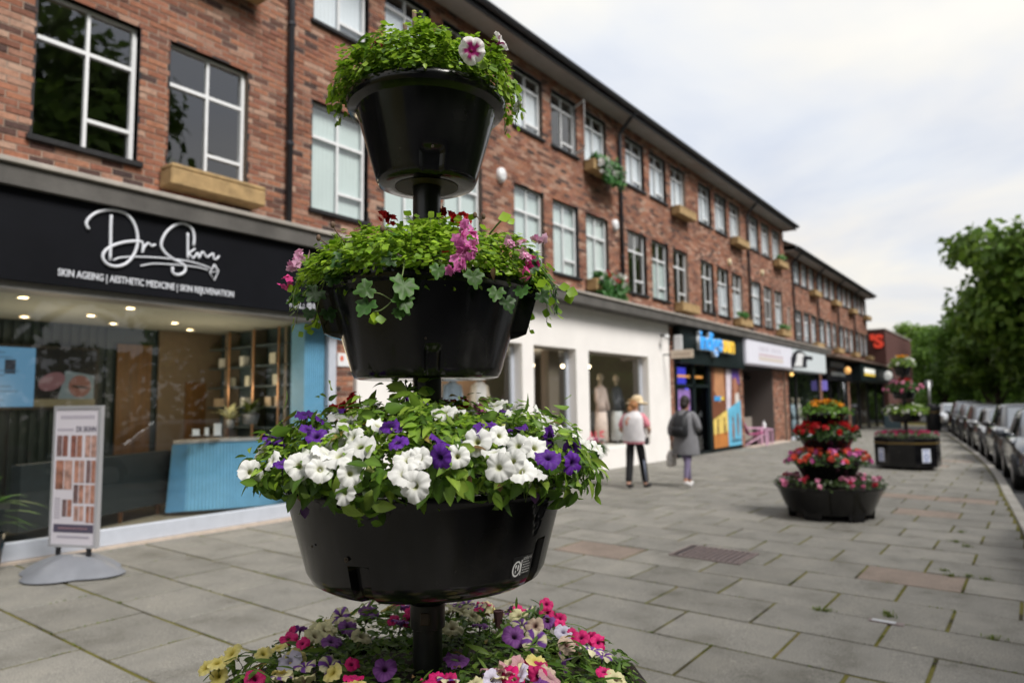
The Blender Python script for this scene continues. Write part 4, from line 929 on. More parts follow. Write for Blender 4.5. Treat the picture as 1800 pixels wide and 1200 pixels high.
lt = bx('lit_sign', emis('lit_white', (.75,.75,.68), .3), sp7, 41.6, 44.6, 7.27, 7.3, 3.0, 3.25); bx('lit_sign', emis('lit_yellow', (.7,.5,.06), .3), sp7, 41.6, 44.6, 7.27, 7.3, 2.86, 2.97)
for x_ in (40.72, 43.2, 45.8, 48.5, 51): bx('front_frame', 'black_paint', S7, x_, x_+.12, 7.9, 8.0, -.3, 2.6)
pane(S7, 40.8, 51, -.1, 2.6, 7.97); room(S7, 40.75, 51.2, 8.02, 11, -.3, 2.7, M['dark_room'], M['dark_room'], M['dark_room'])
def globe(px, py, Y, r_, col, s_, lab):
    p = on_Y(px, py, Y); t = thing('globe_lamp', lab, 'lamp', tuple(p)); q = MB(); q.ball(tuple(p), r_, 8, 1.2); q.build('globe', emis('globe', col, s_), t, True)
    q = MB(); q.tube([tuple(p), (p[0], Y+.3, p[2]+.05)], .03, 6); q.build('bracket', M['black_paint'], t)
globe(1490, 651, 7.25, .15, (.8,.42,.13), .3, 'amber globe lamp on brown post between dark shops'); globe(1561, 660, 7.1, .24, (.8,.8,.76), .15, 'white globe lamp at the far end of the canopy')
# red letters on the far block, facing up the street
rl = emis('red_letter', (.6,.05,.025), .22)
put_text('letter', "'S", rl, B3, 51.93, 8.66, 4.95, .95, .80, .05, .05, -PI/2)
# ================================================================== plants: templates
def norm(v): return v/(np.linalg.norm(v, axis=-1, keepdims=True)+1e-9)
def leaf_ovate(w=.5, fold=.18, curl=.35, rows=5, tip=1.0):
    # unit length along +X, normal +Z
    V = []; Fc = []
    for i in range(rows):
        t = i/(rows-1); wd = w*.5*(math.sin(PI*min(1, t**.75*.97+.03))**.8)+(.012 if i in (0,) else 0)
        if i == rows-1: wd = .015
        z = -curl*t*t*.6+.08*t
        for s in (-1, 0, 1): V.append((t, s*wd, z+abs(s)*fold*wd*1.6))
    for i in range(rows-1):
        for j in range(2): a = i*3+j; Fc.append((a, a+1, a+4, a+3))
    return np.array(V), Fc
def leaf_round(n=8, scallop=.12, cup=.18):
    V = [(.48, 0, -.05)]
    for i in range(n):
        a = 2*PI*i/n+PI; r = .46*(1+scallop*(1 if i % 2 else -1)); V.append((.48+r*math.cos(a)*1.05, r*math.sin(a), cup*r*r*2-.04))
    V[1] = (0.05, 0, 0)
    return np.array(V), [(0, 1+i, 1+(i+1) % n) for i in range(n)]
def leaf_ivy():
    out = [(.06,.0),(-.16,.14),(-.20,.34),(-.02,.40),(.10,.62),(.30,.60),(.36,.40),(.55,.44),(.72,.30),(.74,.16),(.98,.10),(1.02,.0)]
    pts = out+[(x, -y) for x, y in out[-2:0:-1]]; n = len(pts)
    V = [(.26, 0, -.05)]+[(.26+(x-.26)*.55, y*.55, .02+.05*math.sin(7*x+5*abs(y))) for x, y in pts]+[(x, y, .10*math.cos(5*math.atan2(y, x-.2))*.6-.10*(x-.3)**2+.04*abs(y)) for x, y in pts]
    return np.array(V), [(0, 1+i, 1+(i+1) % n) for i in range(n)]+[(1+i, 1+n+i, 1+n+(i+1) % n, 1+(i+1) % n) for i in range(n)]
def leaf_lance():
    V = []; rows = 4
    for i, (t, wd) in enumerate([(0,.02),(.35,.11),(.7,.09),(1,.01)]):
        for s in (-1, 0, 1): V.append((t, s*wd, -.25*t*t+abs(s)*.03))
    return np.array(V), [(i*3+j, i*3+j+1, i*3+j+4, i*3+j+3) for i in range(rows-1) for j in range(2)]
def frames(nrm, tip):
    # columns: x = tip direction, z = normal
    z = norm(nrm); x = norm(tip-z*np.sum(tip*z, 1, keepdims=True)); y = np.cross(z, x); return np.stack([x, y, z], 2)
def merge(name, tpl, R, P, S, colors, mat, parent=None, vary=None):
    V, Fc = tpl; n = len(P); k = len(V)
    W = np.einsum('nij,kj->nki', R, V)*S[:,None,None]+P[:,None,:]
    nf = len(Fc); me = bpy.data.meshes.new(name)
    me.vertices.add(n*k); me.vertices.foreach_set('co', W.reshape(-1).astype(np.float32))
    lens = np.array([len(f) for f in Fc]); flat_ = np.concatenate([np.array(f) for f in Fc])
    idx = (np.arange(n)[:,None]*k+flat_[None,:]).reshape(-1); me.loops.add(len(idx)); me.loops.foreach_set('vertex_index', idx.astype(np.int32))
    st = np.concatenate([[0], np.cumsum(np.tile(lens, n))[:-1]]); me.polygons.add(n*nf)
    me.polygons.foreach_set('loop_start', st.astype(np.int32)); me.polygons.foreach_set('use_smooth', np.ones(n*nf, bool))
    me.update(calc_edges=True); me.validate()
    at = me.color_attributes.new('Col', 'FLOAT_COLOR', 'POINT'); C = np.ones((n, k, 4)); C[:,:,:3] = colors[:,None,:]
    if vary is not None: C[:,:,:3] *= vary[None,:,None]
    at.data.foreach_set('color', C.reshape(-1).astype(np.float32)); me.materials.append(mat)
    return me
def single_leaf_mesh(name, tpl, col, mat, vary=None):
    return merge(name, tpl, np.eye(3)[None], np.zeros((1,3)), np.ones(1), np.array([col]), mat, vary=vary)
LT = {'ovate': leaf_ovate(.55), 'ovate2': leaf_ovate(.48, .25, .6), 'round': leaf_round(), 'ivy': leaf_ivy(), 'lance': leaf_lance(), 'small': leaf_ovate(.75, .2, .25, 4)}
M['leaf'] = leafmat('leaf', .4, .42); M['leaf_shiny'] = leafmat('leaf_shiny', .48, .28)
M['petal'] = leafmat('petal', .6, .30)
M['stem'] = pmat('stem', (.12,.17,.05), .6, var=.2); M['dry_stem'] = pmat('dry_stem', (.12,.075,.05), .8)
M['soil'] = pmat('soil', (.02,.014,.01), .95, var=.5, vscale=30, bump=1, bscale=60)

# petunia bloom: funnel, five frilled lobes, green calyx; faces +Z, centre of the face at the origin
def petunia_mesh(name, colf, seed, R=.034, frill=.004, openness=1.0, n=40):
    rg = random.Random(seed); V = []; C = []; Fc = []
    ph = [rg.uniform(0, 2*PI) for _ in range(4)]
    rings = [(.10,-.55),(.16,-.30),(.30,-.10),(.55,.0),(.80,.03),(1.0,-.02)]
    for k, (r, z) in enumerate(rings):
        for j in range(n):
            a = 2*PI*j/n; c5 = math.cos(5*a)
            lobe = 1+(.085*abs(math.cos(2.5*a))**.6-.05)*r*1.2
            rr = R*r*lobe*(1+.04*math.sin(3*a+ph[0])*r)
            fr = frill*(r**3)*(math.sin(10*a+ph[1])+.7*math.sin(17*a+ph[2])+.8*math.sin(5*a+ph[3]))
            zz = R*z*openness+fr-.0035*r*r*abs(math.sin(2.5*a))-R*.12*r**3*(1+.8*math.sin(2*a+ph[3]))
            V.append((rr*math.cos(a), rr*math.sin(a), zz)); C.append(colf(r, a))
    for k in range(len(rings)-1):
        for j in range(n): a = k*n+j; b = k*n+(j+1) % n; Fc.append((a, b, b+n, a+n))
    o = len(V); tube = [(.10,-.55),(.075,-1.0),(.06,-1.3)]
    for (r, z) in tube:
        for j in range(8): a = 2*PI*j/8; V.append((R*r*math.cos(a), R*r*math.sin(a), R*z)); C.append(tuple(np.array(colf(.2, 0))*.8+np.array((.03,.05,.01))))
    for k in range(2):
        for j in range(8): a = o+k*8+j; b = o+k*8+(j+1) % 8; Fc.append((a, b, b+8, a+8))
    for s in range(5):                                       # sepals
        a = 2*PI*s/5; i = len(V)
        for (r, z, w_) in ((.05,-1.35,0),(.16,-1.15,.06),(.24,-.85,0)):
            for q in ((-w_, w_) if w_ else (0,)): V.append((R*(r*math.cos(a)-q*math.sin(a)), R*(r*math.sin(a)+q*math.cos(a)), R*z)); C.append((.09,.14,.03))
        Fc += [(i, i+1, i+2), (i+1, i+3, i+2)]
    i = len(V)
    for k, (z, x) in enumerate([(-1.3,0),(-1.9,.1),(-2.6,.35)]):
        for j in range(4): a = 2*PI*j/4; V.append((R*(x+.035*math.cos(a)), R*.035*math.sin(a), R*z)); C.append((.10,.14,.04))
    for k in range(2):
        for j in range(4): a = i+k*4+j; b = i+k*4+(j+1) % 4; Fc.append((a, b, b+4, a+4))
    me = bpy.data.meshes.new(name); me.from_pydata(V, [], Fc); me.polygons.foreach_set('use_smooth', [True]*len(Fc)); me.materials.append(M['petal'])
    at = me.color_attributes.new('Col', 'FLOAT_COLOR', 'POINT'); at.data.foreach_set('color', np.array([(*c, 1) for c in C], float).ravel()); me.update(); return me
def mixc(a, b, t): t = min(1, max(0, t)); return tuple(a[i]*(1-t)+b[i]*t for i in range(3))
def vein(a): return .5+.5*math.cos(15*a)
CF = {
 'white': lambda r, a: mixc(mixc((.35,.38,.08), (.78,.78,.76), (r-.12)/.2), (.60,.62,.60), .35*(vein(a) if r > .3 else 0)*(1.1-r)),
 'purple': lambda r, a: mixc((.02,.005,.05), mixc((.125,.024,.33), (.09,.015,.24), vein(a)), (r-.12)/.3),
 'yellow': lambda r, a: mixc((.35,.28,.03), mixc((.72,.58,.10), (.76,.68,.28), r), (r-.1)/.3),
 'magenta': lambda r, a: mixc((.10,.005,.05), (.62,.015,.16), (r-.1)/.25),
 'cream': lambda r, a: mixc((.12,.06,.04), (.66,.62,.36), (r-.1)/.25),
 'star': lambda r, a: mixc((.06,.02,.05), (.16,.05,.30) if abs(math.cos(2.5*a)) > .35+.55*r else (.68,.64,.42), (r-.1)/.15),
 'violet': lambda r, a: mixc((.03,.01,.03), mixc((.23,.07,.30), (.16,.045,.22), vein(a)), (r-.12)/.25),
 'rose': lambda r, a: mixc((.15,.06,.05), mixc((.62,.28,.38), (.68,.55,.42), .6*vein(a)), (r-.1)/.25),
 'tan': lambda r, a: mixc((.14,.05,.05), (.55,.42,.33), (r-.1)/.4),
 'lilac': lambda r, a: mixc((.3,.25,.4), (.70,.66,.82), (r-.1)/.25),
 'picotee': lambda r, a: (.34,.015,.16) if r < .56+.16*math.cos(5*a+.6)+.05*math.sin(3*a) else (.80,.76,.78),
}
PET = {k: [petunia_mesh('%s_bloom' % k, f, 5+i*7, frill=(.0042 if k in ('white','purple') else .0035)) for i in range(3)] for k, f in CF.items()}
def floret_head(name, cols, nfl, rad, pet=.013, seed=0, flatten=.6):
    # cluster of five-petalled florets on a dome, faces +Z
    rg = np.random.default_rng(seed); P = []; R = []; C = []; S = []
    for i in range(nfl):
        th = math.acos(1-rg.uniform(0, .75)); ph = rg.uniform(0, 2*PI); d = np.array([math.sin(th)*math.cos(ph), math.sin(th)*math.sin(ph), math.cos(th)*flatten]); c = d*rad*rg.uniform(.7, 1.05)
        z = norm((d+rg.normal(0, .3, 3))[None])[0]; t0 = norm(np.cross(z, rg.normal(0, 1, 3))[None])[0]; b = np.cross(z, t0); col = np.array(cols[rg.integers(len(cols))])
        for k in range(5):
            a = 2*PI*k/5; tip = t0*math.cos(a)+b*math.sin(a)+z*.25; P.append(c); R.append(frames((z+tip*-.1)[None], tip[None])[0]); C.append(col*rg.uniform(.8, 1.15)); S.append(pet*rg.uniform(.85, 1.15))
    me = merge(name, leaf_ovate(.85, .05, .15, 4), np.array(R), np.array(P), np.array(S), np.array(C), M['petal']); return me

# ------------------------------------------------------------------ planting on a mound of revolution
class Mound:
    def __init__(s, c, prof): s.c = np.array(c, float); s.p = np.array(prof, float)
    def rz(s, u):
        seg = np.sqrt((np.diff(s.p, axis=0)**2).sum(1)); cl = np.concatenate([[0], np.cumsum(seg)]); cl /= cl[-1]
        return np.interp(u, cl, s.p[:,0]), np.interp(u, cl, s.p[:,1])
    def sample(s, n, rng, umin=0., umax=1., phi=None):
        u = np.linspace(umin, umax, 400); r, z = s.rz(u); wgt = np.maximum(r, .02); cdf = np.cumsum(wgt); cdf /= cdf[-1]
        uu = np.interp(rng.random(n), cdf, u); ph = rng.uniform(0, 2*PI, n) if phi is None else phi(n, rng)
        return s.at(uu, ph), uu, ph
    def at(s, uu, ph):
        r, z = s.rz(uu); r2, z2 = s.rz(np.clip(uu+.02, 0, 1)); r1, z1 = s.rz(np.clip(uu-.02, 0, 1))
        P = np.stack([s.c[0]+r*np.cos(ph), s.c[1]+r*np.sin(ph), z], 1); dr, dz = r2-r1, z2-z1
        nr, nz = -dz, dr; Nn = norm(np.stack([nr*np.cos(ph), nr*np.sin(ph), nz], 1)); T = norm(np.stack([dr*np.cos(ph), dr*np.sin(ph), dz], 1)); return P, Nn, T
    def hit(s, px, py):
        d = ray(px, py); best = None
        uu = np.linspace(0, 1, 60); rr, zz = s.rz(uu)
        for t in np.linspace(.9, 3.2, 700):
            p = CAMP+d*t; r = math.hypot(p[0]-s.c[0], p[1]-s.c[1])
            dist = np.min((rr-r)**2+(zz-p[2])**2)
            if best is None or dist < best[0]-1e-7: best = (dist, t)
            if best and best[0] < 4e-5 and dist > best[0]: break
        p = CAMP+d*best[1]; r = math.hypot(p[0]-s.c[0], p[1]-s.c[1]); i = int(np.argmin((rr-r)**2+(zz-p[2])**2)); ph = math.atan2(p[1]-s.c[1], p[0]-s.c[0])
        _, Nn, T = s.at(np.array([uu[i]]), np.array([ph])); return p, Nn[0], T[0]
def leaves_on(m, n, size, cols, rng, tpl, umin=0., umax=1., inset=.25, up=.5, mat='leaf', depth=.05, phi=None, jit=.45):
    (P, Nn, T), uu, ph = m.sample(n, rng, umin, umax, phi)
    lump = .022*(np.sin(5*ph+3*uu)+np.sin(9*ph-7*uu+1.3)+np.sin(17*ph+11*uu))*(.35+.65*np.minimum(1, uu*2))*(.6 if size < .025 else 1.0)
    dep = rng.random(n)**2*depth; P = P-Nn*(dep-np.clip(lump, -.03, .045))[:,None]+rng.normal(0, .006, (n,3))
    z = norm(Nn+np.array([0,0,up])+rng.normal(0, jit, (n,3))); tip = norm(T*.8+rng.normal(0, .7, (n,3))+np.array([0,0,.1]))
    c = np.array(cols)[rng.integers(len(cols), size=n)]*rng.uniform(.75, 1.25, (n,1)); S = size*rng.uniform(.6, 1.25, n)
    return P, frames(z, tip), S, c
VARY = {k: None for k in LT}
VARY['ovate'] = np.array([(.8 if i % 3 != 1 else 1.18) for i in range(15)]); VARY['ovate2'] = VARY['ovate']
_iv = np.ones(len(LT['ivy'][0])); _iv[0] = .8; _n = (len(_iv)-1)//2; _iv[1:1+_n] = .55; VARY['ivy'] = _iv*1.05
def foliage(root, m, specs, rng, indiv=0, mats=None):
    """specs: (template, count, size, colours, kwargs). The leaves nearest the eye become parts of their own."""
    for (tp, n, size, cols, kw) in specs:
        P, R, S, C = leaves_on(m, n, size, cols, rng, LT[tp], **kw); mat = M[kw.get('mat', 'leaf')]
        d = (P-CAMP)@_fw; order = np.argsort(d-S*4); k = min(kw_ind.get((id(root), tp), 0), n); ind = order[:k]; rest = order[k:]
        if k:
            protos = [single_leaf_mesh('leaf', LT[tp], c, mat, VARY[tp]) for c in cols]
            for i in ind:
                o = bpy.data.objects.new('leaf', protos[int(rng.integers(len(protos)))]); COL.objects.link(o); o.parent = root
                Mx = Matrix(((*R[i][0]*S[i], P[i][0]), (*R[i][1]*S[i], P[i][1]), (*R[i][2]*S[i], P[i][2]), (0,0,0,1)))
                o.matrix_basis = Matrix.Translation(-root.location) @ Mx
        if len(rest): link('foliage', merge('foliage', LT[tp], R[rest], P[rest], S[rest], C[rest], mat, vary=VARY[tp]), root, True, True)
kw_ind = {}
TOCAM = lambda p: norm((CAMP-p)[None])[0]
def bloom(root, me, p, n, size=1.0, name='flower', spin=None):
    z = norm(np.array(n)[None])[0]; t = np.cross(z, np.array([.3,.2,.9])); f = frames(z[None], norm(t[None]))[0]*size
    a = random.uniform(0, 2*PI) if spin is None else spin; f = f @ np.array([[math.cos(a),-math.sin(a),0],[math.sin(a),math.cos(a),0],[0,0,1]])
    o = bpy.data.objects.new(name, me); COL.objects.link(o); o.parent = root
    o.matrix_basis = Matrix.Translation(-root.location) @ Matrix(((*f[0], p[0]), (*f[1], p[1]), (*f[2], p[2]), (0,0,0,1))); return o
def blooms_px(root, m, pts, kind, size=1.0, lift=.022, cam=.55, jit=.35, flat=0.0):
    for (px, py) in pts:
        p, n, t = m.hit(px, py); tc_ = TOCAM(p); p = p+tc_*lift*1.9+n*.006
        d = norm((n*(1-cam)+tc_*cam+np.random.default_rng(int(px*7+py)).normal(0, jit, 3)+np.array([0,0,.15]))[None])[0]
        bloom(root, random.choice(PET[kind]), p, d, size*random.uniform(.78, 1.14))
def blooms_rand(root, m, n, kinds, rng, size=1.0, umin=.2, umax=.9, phi0=None, span=2.2, meshes=None, lift=.02):
    # blooms on the side away from the photograph
    for i in range(n):
        ph = (phi0 if phi0 is not None else 0)+rng.uniform(-span, span); u = rng.uniform(umin, umax); P, Nn, T = m.at(np.array([u]), np.array([ph])); k = kinds[int(rng.integers(len(kinds)))]
        me = random.choice(PET[k]) if meshes is None else meshes[int(rng.integers(len(meshes)))]
        bloom(root, me, P[0]+Nn[0]*lift, Nn[0]+rng.normal(0, .35, 3)+np.array([0,0,.2]), size*rng.uniform(.85, 1.12))

# ------------------------------------------------------------------ the near tower
def potmat():
    m, t, b = newmat('black_plastic'); b.inputs['Base Color'].default_value = (.0075,.0075,.009,1); b.inputs['Specular IOR Level'].default_value = .38
    tcn = t.nodes.new('ShaderNodeTexCoord'); mp_ = t.nodes.new('ShaderNodeMapping'); mp_.inputs['Scale'].default_value = (14,14,2.2); t.links.new(tcn.outputs['Object'], mp_.inputs[0])
    n_ = t.nodes.new('ShaderNodeTexNoise'); n_.inputs['Scale'].default_value = 1.0; n_.inputs['Detail'].default_value = 6; t.links.new(mp_.outputs[0], n_.inputs['Vector'])
    mr = t.nodes.new('ShaderNodeMapRange'); mr.inputs[1].default_value = .3; mr.inputs[2].default_value = .75; mr.inputs[3].default_value = .10; mr.inputs[4].default_value = .26; t.links.new(n_.outputs[0], mr.inputs[0]); t.links.new(mr.outputs[0], b.inputs['Roughness'])
    n2_ = t.nodes.new('ShaderNodeTexNoise'); n2_.inputs['Scale'].default_value = 95; n2_.inputs['Detail'].default_value = 2; t.links.new(tcn.outputs['Object'], n2_.inputs['Vector'])
    c = ramp(t, n2_.outputs[0], [(.0,(.003,.003,.004)),(.745,(.004,.004,.005)),(.80,(.03,.029,.026))]); 
    n3_ = t.nodes.new('ShaderNodeTexNoise'); n3_.inputs['Scale'].default_value = 5; n3_.inputs['Detail'].default_value = 7; t.links.new(tcn.outputs['Object'], n3_.inputs['Vector'])
    dd = ramp(t, n3_.outputs[0], [(.46,(0,0,0)),(.62,(.006,.0058,.0053)),(.8,(.024,.022,.02))]); ad = _mixrgb(t, 'ADD', 1); t.links.new(c, ad.inputs[6]); t.links.new(dd, ad.inputs[7]); t.links.new(ad.outputs[2], b.inputs['Base Color'])
    bp = t.nodes.new('ShaderNodeBump'); bp.inputs['Strength'].default_value = .06; bp.inputs['Distance'].default_value = .02; t.links.new(n_.outputs[0], bp.inputs['Height']); t.links.new(bp.outputs[0], b.inputs['Normal']); return m
M['pot'] = potmat()
M['pole'] = pmat('pole_black', (.012,.012,.013), .32, var=.5, vscale=20)
M['rust'] = pmat('rusty_black', (.045,.03,.018), .6, var=.7, vscale=14)
TX, TY = 1.430, 1.3555
CAMPHI = math.atan2(-TY, -TX)
def adiff(a, b): return (a-b+PI) % (2*PI)-PI
def bowl_profile(rt, rb, zt, zb, lip=.0, n=10, rnd=.03, lipd=.03):
    pr = [(.02, zb), (rb-rnd, zb), (rb-rnd*.3, zb+rnd*.28), (rb, zb+rnd)]
    for i in range(1, n+1):
        t = i/n; pr.append((rb+(rt-rb)*t, zb+rnd+(zt-lipd-zb-rnd)*t))
    pr += [(rt+lip*.6, zt-lipd+.002), (rt+lip, zt-lipd+.01), (rt+lip, zt-.008), (rt+lip-.006, zt), (rt+lip-.02, zt), (rt-.028, zt-.01), (rt-.034, zt-.05), (.02, zt-.055)]
    return pr
def bowl(root, x, y, pr, mat, mods=None, n=96, name='bowl'):
    q = MB(); q.lathe(pr, n, (x, y, 0), False, mods); return q.build(name, mat, root, True, auto=40)
def octagon(root, x, y, R, z0, z1, ph0, band=None):
    def ring(r, z): return [(x+r*math.cos(ph0+2*PI*i/8), y+r*math.sin(ph0+2*PI*i/8), z) for i in range(8)]
    prof = [(R*.95,z0),(R,z0+.02),(R,z1-.03),(R*1.0,z1-.008),(R*.99,z1),(R*.945,z1),(R*.935,z1-.008),(R*.93,z1-.06),(.02,z1-.065)]
    q = MB(); V = sum([ring(r, z) for r, z in prof], []); k = len(prof)
    q.add(V, [(i*8+j, i*8+(j+1) % 8, (i+1)*8+(j+1) % 8, (i+1)*8+j) for i in range(k-1) for j in range(8)]+[tuple(range(7, -1, -1))])
    o = q.build('base_tub', M['pot'], root)
    if band:
        q = MB(); V = ring(R+.004, band[0])+ring(R+.004, band[1]); q.add(V, [(j, (j+1) % 8, 8+(j+1) % 8, 8+j) for j in range(8)]); q.build('gold_band', M['band'], o)
    return o
M['band'] = pmat('gold_band', (.16,.11,.035), .4, metal=.5)
gz_t = gz(TX, TY)
T1 = thing('planter_tower', 'tall black tiered planter tower in the foreground', 'planter', (TX, TY, gz_t))
octagon(T1, TX, TY, .69, gz_t+.06, .74, math.radians(-25), (.60,.64))
for i in range(4):
    a = math.radians(-25)+PI/8+PI/2*i; q = MB(); q.bbox(-.07,.07,-.07,.07,gz_t,gz_t+.062,.01); o = q.build('foot', M['pot'], T1); o.location = (TX+.45*math.cos(a), TY+.45*math.sin(a), 0)
q = MB(); q.tube([(TX,TY,.5),(TX,TY,1.03),(TX,TY,1.6),(TX,TY,2.25)], .0395, 24, True); q.build('pole', M['pole'], T1, True, auto=50)
q = MB(); q.lathe([(.040,.955),(.047,.958),(.047,1.02),(.040,1.025)], 24, (TX,TY,0)); q.build('collar', M['pole'], T1, True, auto=40)
q = MB(); q.bbox(-.012,.012,-.004,.004,-.016,.016,.002); o = q.build('rusty_patch', M['rust'], T1); a = CAMPHI-.15; o.location = (TX+.0475*math.cos(a), TY+.0475*math.sin(a), .99); o.rotation_euler = (0, 0, a+PI/2)
LEFT, RIGHT = CAMPHI-PI/2, CAMPHI+PI/2            # image left and right of the tower
# lowest bowl, with drainage notches and a moulded half-joint
def m_pet(a, z, r):
    d = adiff(a, CAMPHI-.50); 
    if abs(d) < .075 and z < 1.180 and r > .2: r -= .022*min(1, (.075-abs(d))/.012)
    d = adiff(a, CAMPHI+.98)
    if abs(d) < .07 and z < 1.215 and r > .2: r -= .028*min(1, (.07-abs(d))/.012)
    d = adiff(a, CAMPHI+.86)
    if 1.235 < z < 1.335 and r > .3 and abs(d) < .10*(z-1.235)/.10: r -= .008
    return r
pr_ = [(.02,1.085),(.235,1.085),(.280,1.091),(.304,1.105),(.318,1.128)]+[(.318+.053*i/24, 1.128+.195*i/24) for i in range(1,25)]+[(.374,1.328),(.377,1.337),(.375,1.344),(.362,1.346),(.352,1.34),(.345,1.305),(.02,1.30)]
bw_pet = bowl(T1, TX, TY, pr_, M['pot'], m_pet, 288)
# middle bowl with two side pockets
def m_pink(a, z, r):
    for s, off in ((LEFT,.16),(RIGHT,-.25)):
        d = adiff(a, s+off*-1)
        if abs(d) < .33 and 1.735 < z < 1.90 and r > .2: r += (.042 if z < 1.86 else .03)*min(1, (.33-abs(d))/.04)*min(1, (z-1.735)/.008)
    d = adiff(a, CAMPHI+.06)
    if abs(d) < .10 and z < 1.70 and r > .15: r -= .012*min(1, (.10-abs(d))/.03)*min(1, (1.70-z)/.01)
    return r
pr_ = [(.02,1.622),(.185,1.622),(.198,1.626),(.206,1.64)]+[(.206+.063*i/28, 1.64+.215*i/28) for i in range(1,29)]+[(.276,1.858),(.288,1.863),(.290,1.872),(.279,1.876),(.279,1.886),(.273,1.892),(.26,1.892),(.25,1.885),(.245,1.85),(.02,1.845)]
bw_pink = bowl(T1, TX, TY, pr_, M['pot'], m_pink, 288)
def m_top(a, z, r):
    d = adiff(a, CAMPHI+.10)
    if abs(d) < .24 and z < 2.240 and r > .1: r -= .014*min(1, (.24-abs(d))/.08)*min(1, (2.240-z)/.012)
    return r
pr_ = [(.02,2.175),(.055,2.175),(.075,2.169),(.128,2.169),(.137,2.173),(.142,2.183)]+[(.142+.056*i/22, 2.183+.195*i/22) for i in range(1,23)]+[(.203,2.381),(.222,2.387),(.2275,2.397),(.2275,2.411),(.222,2.418),(.205,2.420),(.19,2.410),(.185,2.36),(.02,2.380)]
bw_top = bowl(T1, TX, TY, pr_, M['pot'], m_top, 192)
q = MB(); q.lathe([(.041,2.1675),(.09,2.1675)], 32, (TX,TY,0), False); q.build('rust_ring', M['rust'], bw_top)
def on_bowl(a, z, r, up_slope=0.0): return (TX+r*math.cos(a), TY+r*math.sin(a), z)
def rivet(par, a, z, r, rr=.006):
    q = MB(); q.lathe([(rr,0),(rr,.002),(rr*.5,.002),(rr*.45,-.001),(.0005,-.001)], 10, (0,0,0), False); o = q.build('drain_hole', M['rust'], par, True); o.location = on_bowl(a, z, r); o.rotation_euler = (0, PI/2, a); return o
for (par, a, z, r, rr) in ((bw_pet, CAMPHI-.57, 1.20, .341, .006), (bw_pet, CAMPHI-.9, 1.22, .347, .003), (bw_pink, CAMPHI-.015, 1.715, .2285, .003), (bw_top, CAMPHI+.10, 2.231, .156, .004)):
    rivet(par, a, z, r, rr)
# maker's sticker: globe in a letter a, name and small lines of print, curved with the bowl
stm = pmat('sticker_black', (.012,.012,.013), .35); stw = pmat('sticker_white', (.72,.72,.72), .5)
SA, SZ = CAMPHI+.665, 1.133
def stick(u, v, lift=.0012):
    # u along the rim (metres), v up
    z = SZ+v; r = .318+.053*max(0, z-1.128)/.195+lift; a = SA+u/r; return (TX+r*math.cos(a), TY+r*math.sin(a), z)
def decal(name, mat, polys, par, lift):
    q = MB()
    for P in polys: q.add([stick(u, v, lift) for u, v in P], [tuple(range(len(P)))])
    return q.build(name, mat, par)
def strip(P, w):
    o = []
    for (a, b), (c, d) in zip(P[:-1], P[1:]):
        l = math.hypot(c-a, d-b)+1e-9; nx, ny = -(d-b)/l*w/2, (c-a)/l*w/2; o.append([(a+nx,b+ny),(a-nx,b-ny),(c-nx,d-ny),(c+nx,d+ny)])
    return o
sk_ = decal('sticker', stm, [[(-.002+i*.0085,0),(.0065+i*.0085,0),(.0065+i*.0085,.052),(-.002+i*.0085,.052)] for i in range(9)], bw_pet, .0008)
C_ = [(.015+.0135*math.cos(2*PI*i/20), .022+.0175*math.sin(2*PI*i/20)) for i in range(21)]
decal('emblem', stw, strip(C_, .0042)+strip([(.0305,.042),(.0305,.004)], .0035), sk_, .0016)
decal('emblem', stw, [[(.008,.03),(.013,.034),(.014,.027),(.010,.022)],[(.011,.02),(.014,.017),(.012,.010),(.010,.014)],[(.018,.033),(.023,.028),(.022,.018),(.018,.016),(.017,.024)]], sk_, .0016)
tm = text_mesh('maker_name', 'amberol', .0105, .034, .0, .0)
co = np.empty(len(tm.vertices)*3); tm.vertices.foreach_get('co', co); co = co.reshape(-1,3); tm.vertices.foreach_set('co', np.array([stick(.035+c[0], .040+c[2], .0016) for c in co]).ravel()); tm.materials.clear(); tm.materials.append(stw); tm.update(); link('maker_name', tm, sk_, True)
decal('small_print', stw, sum([[[(.036+.0062*k+(.0008), .034-.0066*i),(.036+.0062*k+.0046,.034-.0066*i),(.036+.0062*k+.0046,.0366-.0066*i),(.036+.0062*k+.0008,.0366-.0066*i)] for k in range(5 if i else 4)] for i in range(5)], []), sk_, .0016)

GR_B = [(.20,.34,.022),(.25,.41,.026),(.145,.27,.018),(.32,.48,.04),(.10,.20,.015)]       # fresh small-leaved trailing plant
GR_P = [(.14,.26,.03),(.095,.19,.022),(.19,.32,.035),(.26,.38,.055),(.075,.155,.02)]        # petunia
GR_G = [(.04,.12,.018),(.06,.155,.02),(.03,.085,.014)]                                      # ivy-leaved geranium
GR_D = [(.075,.15,.02),(.105,.19,.028),(.055,.115,.016),(.15,.24,.04)]
rng = np.random.default_rng(3)
def bias(frac, width):
    def f(n, g):
        k = g.random(n) < frac; return np.where(k, CAMPHI+g.normal(0, width, n), g.uniform(0, 2*PI, n))
    return f
